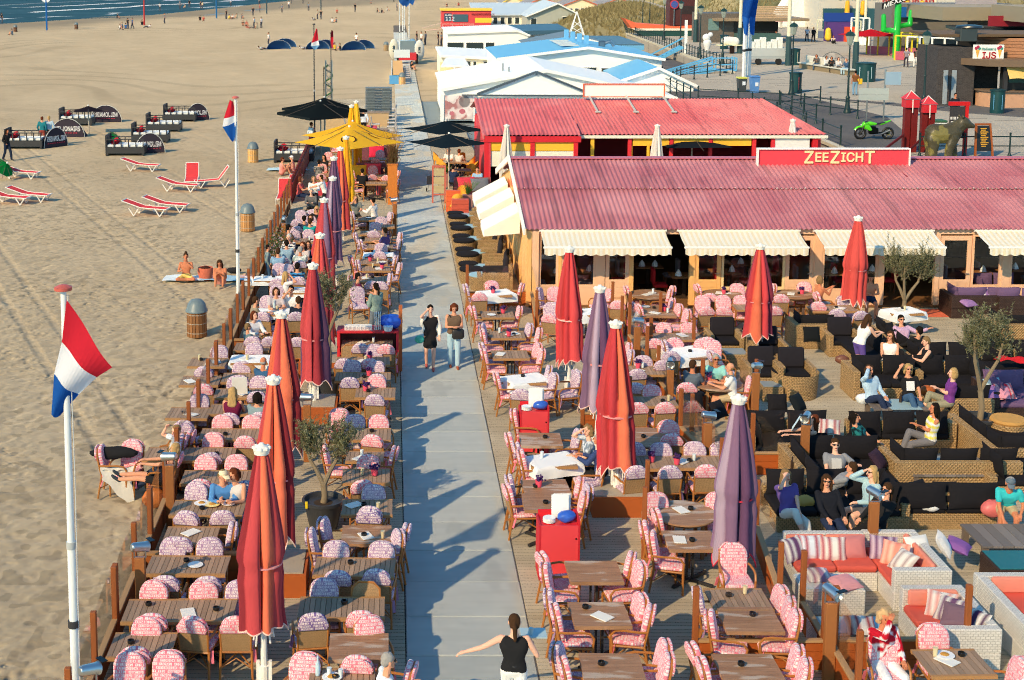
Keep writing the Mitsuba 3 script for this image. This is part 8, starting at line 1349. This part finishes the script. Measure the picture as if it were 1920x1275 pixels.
part(b,'tail',MB_(blob(((-.35,0,.80),(.15,.09,.05)),((-.82,0,.98),(.05,.05,.03)))),GRN,'gloss',60);part(b,'seat',MB_(blob(((-.12,0,.80),(.12,.11,.04)),((-.50,0,.88),(.14,.09,.03)))),(.02,.02,.022),'satin',60);part(b,'mudguard',MB_(tube([(.72+.34*math.cos(t),0,.32+.34*math.sin(t))for t in np.linspace(.5,2.4,8)],.07,6)),GRN,'gloss',60);part(b,'fork',MB_(join(tube([(.72,.09,.32),(.48,.09,.95)],.03,6),tube([(.72,-.09,.32),(.48,-.09,.95)],.03,6),tube([(.47,-.34,.98),(.50,0,.95),(.47,.34,.98)],.02,6))),C(60,60,62),'metal');part(b,'exhaust',MB_(tube([(.1,.16,.26),(-.3,.17,.28),(-.75,.18,.5)],[.04,.05,.07],8)),C(150,150,150),'metal');part(b,'swingarm',MB_(join(bar((-.1,.1,.36),(-.72,.1,.32),.06),bar((-.1,-.1,.36),(-.72,-.1,.32),.06))),C(50,50,50),'metal');part(b,'headlight',MB_(ball((.69,0,.76),(.03,.07,.05),8)),C(220,226,226),'gloss')
b=thing('bear_statue','weathered bronze bear statue standing on planks at the promenade edge','statue');x,y=26.1,66.0;z=1.32;k=1.06
BB=lambda*s:blob(*[((x+c[0]*k*.9,y+c[1]*k,z+c[2]*k),np.array(r)*k)for c,r in s])
ms=[BB(((-.62,0,1.10),(.42,.40,.48)),((-.1,0,1.10),(.38,.38,.44))),BB(((-.1,0,1.10),(.38,.38,.44)),((.34,0,1.18),(.36,.38,.46))),BB(((.34,0,1.28),(.30,.32,.38)),((.72,-.02,1.55),(.28,.26,.30))),BB(((.76,-.02,1.62),(.29,.28,.28)),((1.0,-.03,1.52),(.20,.20,.19))),BB(((1.0,-.03,1.52),(.19,.18,.16)),((1.24,-.04,1.46),(.12,.12,.11)))]
for s in(-.22,.22):
 ms+=[BB(((.66,s*.95,1.88),(.06,.09,.10))),BB(((-.72,s,.86),(.30,.18,.36)),((-.70,s,.42),(.19,.17,.16))),BB(((-.70,s,.42),(.19,.17,.16)),((-.74,s,.06),(.18,.16,.07))),BB(((.26,s,.95),(.24,.18,.34)),((.24+s*.9,s,.45),(.18,.16,.16))),BB(((.24+s*.9,s,.45),(.18,.16,.16)),((.26+s,s,.06),(.18,.15,.07)))]
ms.append(BB(((-1.02,0,1.25),(.08,.08,.09))))
t=fuse(ms,.07,7);v=np.asarray(t.vertices);v=v+np.asarray(t.vertex_normals)*(.05*(meshkit.fbm(v*5,3,2)-.5))[:,None];w_=meshkit.fbm(v*[2.2,2.2,1.2],3,8)[:,None];part(b,'body',(v,np.asarray(t.faces)),np.where(w_>.56,np.array([.20,.17,.05]),np.array([.075,.065,.035]))*(.7+.6*w_),'satin',True)
for i in range(3):part(b,'plank',xf(box(0,0,0,3.6,.22,.05),(x+.1,y-.35+.36*i,1.26-.0),.06*(i-1)),C(170,120,76),'wood')
b=thing('statue_plinth','low stone plinth under the bronze bear','plinth');part(b,'slab',box(x+.1,y,-.1,4.4,1.15,1.36),C(170,160,140),'paint')
for i,((x,y),h)in enumerate([((25.22,68.42),3.0),((26.06,68.42),2.75)]):
 b=thing('red_gate_post',['tall dark red gate post with a house shaped top, left','tall dark red gate post with a house shaped top, right'][i],'gate post','dark red gate posts');part(b,'shaft',join(box(x-.16,y,PZ-.8,.28,.3,h),box(x+.17,y-.03,PZ-.8,.30,.3,h)),C(112,26,24),'paint');part(b,'head',box(x,y,PZ+h-.797,.66,.6,.42),C(206,42,52),'paint');part(b,'roof',MF.hull_points(np.array([[x+a*.38,y+c*.36,PZ+h-.375]for a in(-1,1)for c in(-1,1)]+[[x,y,PZ+h+.02]])),C(214,60,70),'paint',False);part(b,'trim',join(box(x,y-.31,PZ+h-1.05,.05,.02,.7),box(x,y-.31,PZ+h-.40,.72,.02,.04),bar((x-.36,y-.33,PZ+h-.38),(x,y-.02,PZ+h+.02),.03),bar((x+.36,y-.33,PZ+h-.38),(x,y-.02,PZ+h+.02),.03)),C(240,226,220),'satin')
b=thing('stair_handrail','dark red stair handrails descending from the gate posts','handrail',None);x,y=25.22,68.42
part(b,'rail',bar((x+.6,y-.6,PZ+.9),(x-2.4,y-3.0,.6),.07,.1),C(100,26,24),'paint');part(b,'rail',join(bar((x-.4,y-.4,PZ+.9),(x-3.6,y-2.6,.6),.07,.1),*[bar((x-.4-3.2*t,y-.4-2.2*t,.2),(x-.4-3.2*t,y-.4-2.2*t,PZ+.9-1.6*t),.06)for t in(0,.3,.6)]),C(100,26,24),'paint')
b=thing('frame_sign','bright red frame sign with black and white lettering','sign');x,y=27.04,67.10
part(b,'frame',join(box(x-.38,y,PZ-.1,.10,.1,1.0),box(x+.38,y,PZ-.1,.14,.22,2.7),box(x+.02,y,PZ+2.42,.95,.24,.18)),C(206,24,26),'paint');part(b,'panel',box(x-.05,y-.02,PZ+.85,.74,.04,1.5),C(60,56,58),'satin')
for r_ in range(3):
 m,w=word(['OPEN','BEACH','BAR'][r_],.2,x-.38,y-.05,PZ+1.6-.33*r_)if False else(tri(np.zeros((0,3)),np.zeros((0,3),int)),0)
part(b,'lettering',join(*[box(x-.34+.16*c+.05*(r_%2),y-.045,PZ+.95+.2*r_,.10+.03*((c+r_)%2),.01,.13)for r_ in range(5)for c in range(4)]),C(214,210,206),'matte',False)
b=thing('menu_board','black menu board with yellow lettering in an orange wooden frame','menu board');x,y=28.14,66.54
part(b,'frame',join(bar((x-.42,y,PZ-.05),(x-.33,y+.3,PZ+1.55),.09),bar((x+.42,y,PZ-.05),(x+.33,y+.3,PZ+1.55),.09),bar((x-.38,y+.3,PZ+1.55),(x+.38,y+.3,PZ+1.55),.09)),C(156,84,40),'wood');part(b,'panel',xf(box(0,0,0,.68,.02,1.2),(x,y+.04,PZ+.3),rx=-.18),(.015,.015,.016),'satin');part(b,'lettering',xf(join(*[box(.02*(r_%3)-.02,-.015,.2+.085*r_,.22+.08*(r_%3),.008,.045)for r_ in range(11)]),(x,y+.03,PZ+.3),rx=-.18),C(214,160,60),'matte',False)
def _brk(p,n,uv):
 a=dr.select(dr.abs(n.x)>.7,p.y,p.x)/.22;b_=p.z/.075;r=dr.floor(b_);k=a+.5*(r-2*dr.floor(r/2));m=dr.maximum(smoothstep(.42,.5,dr.abs(k-dr.floor(k)-.5)),smoothstep(.36,.5,dr.abs(b_-r-.5)))
 return mix(mix((.045,.04,.042),(.075,.066,.066),cell_rand(dr.floor(k),r)),(.13,.12,.115),.6*m)
M['dark_brick']=two(pr(proc(_brk),rough=.85))
b=thing('ice_cream_kiosk','dark brick ice cream kiosk with a round timber roof and yellow awning','kiosk');kx,ky=35.0,90.6
part(b,'wall',join(box(36.2,92.4,PZ,2.4,3.6,3.75),box(38.3,94.2,PZ,2.6,4,2.6)),mat='dark_brick',smooth=False);part(b,'roof_slab',prism([(36.3,90.9),(37.6,88.9),(40,88.0),(46,88.0),(46,98),(36.3,98)],.42,'xy',PZ+2.65),C(112,92,74),'paint',False);part(b,'top_slab',box(40.6,93.4,PZ+4.42,11,5.4,.16),C(104,84,62),'wood')
for i in range(6):part(b,'cladding_board',lathe([(3.0-.02*(i%2),PZ+3.1+.21*i),(3.0-.02*(i%2),PZ+3.285+.21*i)],28,(41.6,93.0,0)),np.array(C(176,124,92))*(.85+.05*(i%3)),'wood',30)
part(b,'counter',prism([(37.7,90.4),(38.2,89.2),(46,89.2),(46,91),(37.7,91)],1.0,'xy',PZ),C(206,160,130),'paint');part(b,'counter_top',prism([(37.5,90.4),(38.1,89.0),(46,89.0),(46,91),(37.5,91)],.08,'xy',PZ+1.002),C(120,100,84),'paint');part(b,'glazing',join(box(42.5,90.0,PZ+1.09,7.4,.05,1.5)),(.015,.02,.022),'gloss',False);part(b,'menu_screen',box(40.0,89.94,PZ+1.55,1.3,.03,.5),C(40,100,92),'gloss');part(b,'white_panel',join(box(35.55,90.56,PZ+.1,.28,.05,2.2),box(36.1,90.56,PZ+.1,.3,.05,2.2)),C(150,160,168),'paint');part(b,'post',box(38.75,89.1,PZ+1.09,.22,.22,1.55),(.04,.04,.045),'paint')
part(b,'awning',grid(lambda u,v:(38.7+7*u,88.9-.55*v,PZ+2.62-.72*v+.06*np.sin(u*22)*v),40,5),C(226,196,120),'cloth',True)
g=thing('ice_cream_sign','white sign reading Italiaans IJS with two ice cream cones','sign');part(g,'board',box(38.05,90.2,PZ+3.0,1.95,.1,.95),C(244,242,238),'satin')
m,w=word('IJS',.40,37.62,90.12,PZ+3.08);part(g,'lettering',m,C(170,40,50),'matte',False);m,w=word('italiaans',.17,37.58,90.12,PZ+3.60,False);m[0][:,0]=37.58+(m[0][:,0]-37.58)*.92/w;part(g,'lettering',m,C(40,140,130),'matte',False)
for s in(37.34,38.76):part(g,'cone',prism([(s-.13,PZ+3.62),(s+.13,PZ+3.62),(s,PZ+3.1)],.02,'xz',90.12),C(236,180,90),'matte');part(g,'scoop',join(ball((s-.09,90.13,PZ+3.72),(.11,.02,.11),8),ball((s+.02,90.125,PZ+3.80),(.11,.02,.11),8)),C(176,60,90),'matte',60);part(g,'scoop',ball((s+.11,90.13,PZ+3.70),(.10,.02,.10),8),C(60,160,140),'matte',60)
b=thing('roof_extractor','grey extractor housing on the ice cream kiosk roof','extractor');part(b,'housing',box(36.9,91,PZ+4.1,1.1,1,.9,bev=.05),C(120,116,108),'metal');part(b,'hood',lathe([(.85,.0),(.8,.12),(.3,.2)],14,(37.1,91,PZ+5.0)),C(110,108,104),'metal')
b=thing('wooden_kiosk','grey boarded kiosk with a slatted front under the orange boat','kiosk');wx,wy=35.06,160.20
part(b,'wall',box(wx+4.2,wy+3,PZ,8.4,5,3.3),C(104,96,88),'paint');part(b,'roof',box(wx+6.5,wy+2.2,PZ+2.5,10.5,6.8,.3),C(150,130,104),'paint');part(b,'counter',box(wx+6.2,wy-.3,PZ,5,1.2,1.1),C(70,100,96),'paint');part(b,'opening',box(wx+6.2,wy+.45,PZ+1.15,5,.1,1.2),(.02,.02,.02),'gloss')
for i in range(7):part(b,'slat',box(wx+6.6,wy-1.2,PZ+2.82+.2*i,5.4,.06,.16),C(190,160,128),'wood',False)
part(b,'window',box(wx+1.4,wy+.46,PZ+1.4,1.2,.06,1.3),C(110,140,140),'gloss')
b=thing('show_boat','orange and white fishing boat with a green keel raised behind the kiosk','boat');ox,oy=wx-6,wy+14;O_=lambda pts,y0,d:prism(pts,d,'xz',y0)
part(b,'hull',O_([(ox-.5,3.5),(ox+1,2.9),(ox+6,2.5),(ox+11,2.9),(ox+15.5,4.6),(ox+15.5,3.1),(ox+14,2.2),(ox+.5,2.2)],oy,3.2),C(236,112,76),'paint');part(b,'stripe',O_([(ox+.4,2.26),(ox+14.1,2.26),(ox+13.6,2.0),(ox+.9,2.0)],oy-.06,3.3),C(240,232,214),'paint');part(b,'keel',O_([(ox+1,1.98),(ox+13.5,1.98),(ox+11,.3),(ox+3,.3)],oy+.1,2.8),C(38,78,74),'paint');part(b,'wheelhouse',box(ox+6.8,oy+1.6,2.6,3.4,2.4,4.0),C(84,44,42),'paint');part(b,'window',box(ox+7.4,oy+.38,4.0,1.6,.05,1.0),C(60,50,50),'gloss')
s=thing('white_marquee','tall white pointed marquee behind the stalls','tent');mx,my=58.47,199.04
part(s,'canvas',MF.hull_points(np.array([[mx-5,my,PZ],[mx+6,my,PZ],[mx-4,my+8,PZ],[mx+6,my+8,PZ],[mx+2.5,my+3,PZ+12],[mx+5,my+3,PZ+12]])),C(232,232,224),'cloth',False)
def stall(x,y,w,d,h,col,label,name='stall',roof=None,n=5,post=None,panel=None):
 b=thing(name,label,'stall','stalls and fenced terraces on the promenade')
 for i in range(n+1):part(b,'post',box(x+w*i/n,y+d*i/n,PZ,.14,.14,h),post or col,'paint',False)
 for i in range(n):a=np.array([x+w*i/n,y+d*i/n]);e=np.array([x+w*(i+1)/n,y+d*(i+1)/n]);part(b,'panel',bar((*a,PZ+.45),(*e,PZ+.45),.05,.8),panel or col,'paint',False)
 part(b,'rail',bar((x,y,PZ+h),(x+w,y+d,PZ+h),.1,.12),post or col,'paint')
 return b
Y_,=(C(226,214,60),);x0,y0=47.16,132.41
stall(*(47.24,140.70),3.9,-4.6,2.3,Y_,'yellow fenced terrace with pink lower panels',post=Y_,panel=C(176,96,116));stall(*(47.11,132.41),1.5,-1.6,2.3,Y_,'short yellow fence bay beside the green cactus',n=2,post=Y_,panel=C(190,90,110));stall(*(47.53,130.50),4.8,-5.4,2.3,WHITE,'white fenced terrace left of the ice cream kiosk',n=6,post=WHITE,panel=C(222,224,222));stall(*(51.00,169.88),4.2,-3.0,2.2,C(226,226,196),'cream fenced terrace with a blue base',n=5,panel=C(96,110,140));stall(*(50.68,156.38),1.6,-1.2,3.0,WHITE,'white fence bay beside the orange ride',n=3,post=WHITE,panel=WHITE)
b=thing('ride_car','blue and violet kiddie ride with an orange front and yellow figure','ride');x,y=51.91,162.85
part(b,'cabin',box(x-.6,y+.5,PZ,2.6,1.4,2.6),C(90,60,130),'paint');part(b,'sign',box(x-.7,y-.25,PZ+2.3,3.4,.1,1.0),C(36,70,150),'paint');part(b,'front',box(x+.75,y-.4,PZ,1.5,.5,1.7),C(236,90,50),'paint');part(b,'figure',blob(((x-1.9,y-.5,PZ+.5),.4),((x-1.9,y-.5,PZ+1.3),.32)),C(240,206,60),'satin')
b=thing('cactus_sign','large inflatable green cactus with a white lettered arch','sign');x,y=48.28,135.37
part(b,'stem',MF.batch_boolean([blob(((x,y,PZ),.35),((x,y,PZ+5.0),.32)),blob(((x,y,PZ+2.6),.25),((x-1.3,y,PZ+2.7),.24)),blob(((x-1.3,y,PZ+2.7),.26),((x-1.35,y,PZ+4.0),.22)),blob(((x,y,PZ+3.0),.25),((x+1.2,y,PZ+3.2),.24)),blob(((x+1.2,y,PZ+3.2),.26),((x+1.25,y,PZ+4.4),.22))],manifold3d.OpType.Add),C(40,190,70),'gloss',60)
m,w=word('MEXICANO',.42,0,0,0);v=m[0];t_=v[:,0]/w;part(b,'lettering',(np.stack([x-1.6+3.6*t_,y-.5+v[:,1],PZ+4.7+1.7*t_-.5*t_*t_+v[:,2]],1),m[1]),C(240,240,236),'matte',False);part(b,'arch',grid(lambda u,v:(x-1.7+3.8*u,y-.4,PZ+4.6+1.7*u-.5*u*u+.6*v),12,2),(.02,.02,.022),'matte',True);part(b,'hat',lathe([(.9,0),(.5,.15),(.35,.7),(.1,.8)],12,(x+.3,y,PZ+6.3)),C(214,150,180),'satin',60)
open_parasol(*(46.90,138.62),2.6,2.4,C(206,36,50),'red open parasol over the stalls',.6,rot=.1,z=PZ);open_parasol(*(45.52,171.36),2.6,1.8,C(206,50,60),'red and white open parasol on the left of the promenade',.6,rot=.1,z=PZ)
b=thing('cafe_building','low pale cafe building with red lettering behind the stalls','building');x,y=57.99,187.68
part(b,'wall',box(x+12,y+9,PZ,24,8,5.4),C(206,200,186),'paint');part(b,'shopfront',box(x+12,y+4.9,PZ,23,.3,2.8),C(50,90,100),'gloss');part(b,'roof',box(x+16,y+9,PZ+5.41,9,6,.9),C(170,40,44),'paint')
m,w=word('CAFE',.95,x+9.4,y+4.8,PZ+4.4);part(b,'lettering',m,C(190,50,50),'matte',False);m,w=word('RESTAURANT',.8,x+8.4,y+4.8,PZ+3.2);part(b,'lettering',m,C(190,50,50),'matte',False);m,w=word('SNACK BAR',.7,x+2.4,y+4.8,PZ+4.0);part(b,'lettering',m,C(120,110,104),'matte',False)
for i in range(4):solo('yellow_figure',f'yellow inflatable figure over the stalls, {ORD[i]} from the left','inflatable',blob(((x+[3.5,5.6,11.6,13.6][i],y+4,PZ+2.2),.35),((x+[3.5,5.6,11.6,13.6][i],y+4,PZ+3.6),.3)),C(246,180,40),'satin',60,'yellow inflatables')
b=thing('apartment_block','large cream building with dark windows over a concrete canopy','building');x,y=62.0,128.0
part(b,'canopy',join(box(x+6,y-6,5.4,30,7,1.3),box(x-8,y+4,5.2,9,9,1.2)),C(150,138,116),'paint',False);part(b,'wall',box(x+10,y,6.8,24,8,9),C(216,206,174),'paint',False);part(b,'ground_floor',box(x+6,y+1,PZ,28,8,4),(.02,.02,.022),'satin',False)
for i in range(9):w_=part(b,'window',box(x-.6+1.7*i,y-4.06,7.4,.95,.1,2.2),C(232,224,196),'paint',False);part(w_,'pane',box(x-.6+1.7*i,y-4.12,7.55,.66,.06,1.9),(.02,.025,.03),'gloss',False)
for i in range(20):part(b,'mullion',box(x-1.4+.85*i,y-4.08,6.82,.08,.1,3.2),C(190,180,150),'paint',False)
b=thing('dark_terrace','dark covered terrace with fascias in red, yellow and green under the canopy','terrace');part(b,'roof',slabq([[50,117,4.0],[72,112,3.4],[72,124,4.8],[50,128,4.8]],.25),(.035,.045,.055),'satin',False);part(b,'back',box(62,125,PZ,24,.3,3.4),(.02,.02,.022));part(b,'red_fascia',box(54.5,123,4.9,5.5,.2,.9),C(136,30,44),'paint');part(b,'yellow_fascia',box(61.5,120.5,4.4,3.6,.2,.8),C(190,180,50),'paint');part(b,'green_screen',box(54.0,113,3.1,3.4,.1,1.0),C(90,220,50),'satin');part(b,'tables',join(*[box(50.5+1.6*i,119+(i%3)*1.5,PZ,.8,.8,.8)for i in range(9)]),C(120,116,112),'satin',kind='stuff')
b=thing('blue_shop','row of shop fronts with blue and red fascias beyond the stalls','building');x,y=55.5,140;part(b,'wall',box(x,y+3,PZ,12,5,5),C(120,116,110),'paint');part(b,'blue_fascia',box(x-2,y,5.0,7,.3,1.0),C(30,100,170),'paint');part(b,'sign',box(x+2,y-.2,6.2,4,.2,1.3),C(176,168,176),'paint')
b=thing('parked_car','dark green estate car parked by the dune','car');x,y=59.03,221.35;K_=lambda m:xf(m,(x,y,PZ),.25)
part(b,'body',K_(MF.batch_boolean([blob(((-2,0,.6),(.25,.75,.25)),((2,0,.65),(.2,.75,.25)),((-2,0,.45),(.2,.75,.15)),((2,0,.45),(.2,.75,.15)))],manifold3d.OpType.Add)),C(24,60,66),'gloss',40);part(b,'cabin',K_(blob(((-.6,0,.9),(.3,.65,.1)),((1.7,0,.9),(.3,.65,.1)),((-.1,0,1.4),(.2,.5,.06)),((1.3,0,1.4),(.2,.5,.06)))),(.02,.03,.035),'gloss',40);part(b,'headlight',K_(box(-2.2,-.5,.6,.1,.3,.15)),C(220,224,226),'gloss')
for i in(-1.3,1.3):
 for j in(-.72,.72):part(b,'wheel',K_(xf(lathe([(.30,-.1),(.33,0),(.30,.1)],14),(i,j,.33),rx=math.pi/2)),(.02,.02,.02),'satin')
b=thing('chair_trailer','grey trailer stacked with white plastic chairs','trailer');x,y=33.65,127.03;part(b,'bed',box(x,y,PZ+.55,3.4,1.7,.25),C(170,178,180),'paint');part(b,'side',join(box(x,y-.86,PZ+.8,3.4,.05,.7),box(x+1.7,y,PZ+.8,.05,1.7,.7)),C(186,192,192),'paint')
for i in range(6):part(b,'chair_stack',box(x-1.3+.5*i,y+.2,PZ+.82,.44,.5,1.2+.2*(i%3)),C(236,236,230),'satin',False)
for j in(-1,1):part(b,'wheel',xf(lathe([(.28,-.1),(.3,0),(.28,.1)],14),(x+j*.9,y-.75,PZ+.3),rx=math.pi/2),(.03,.03,.03))
s=thing('traffic_sign','no stopping sign and a yellow white board on one pole by the railing','sign');x,y=34.68,174.39;part(s,'pole',tube([(x,y,PZ),(x,y,PZ+5.4)],.06,6),C(150,156,156),'metal');part(s,'disc',xf(lathe([(.55,-.03),(.55,.03)],20),(x,y-.05,PZ+3.9),rx=math.pi/2),C(190,60,80),'satin',40);part(s,'disc_face',xf(lathe([(.42,-.03),(.42,.03)],20),(x,y-.1,PZ+3.9),rx=math.pi/2),C(70,90,160),'satin',40);part(s,'board',box(x,y-.05,PZ+4.6,1.6,.06,.9),C(244,240,220),'satin')
s=thing('white_figure','white cone shaped ice cream figures on a stand by the kiosk','figure');x,y=31.58,141.72;part(s,'cone',MF.batch_boolean([blob(((x,y,PZ+.1),.1),((x,y,PZ+1.1),.42)),blob(((x-.1,y,PZ+1.6),.4)),blob(((x+.3,y,PZ+1.9),.25))],manifold3d.OpType.Add),C(240,240,238),'satin',60);part(s,'table',box(x+2.2,y,PZ+.8,2.4,1.2,.1),C(226,220,180),'satin');part(s,'cloth',blob(((x+1.8,y,PZ+1.3),.4),((x+2.8,y,PZ+1.2),.45)),C(238,236,230),'cloth',60);part(s,'leg',box(x+2.5,y,PZ,.4,.4,.8),C(90,60,50))
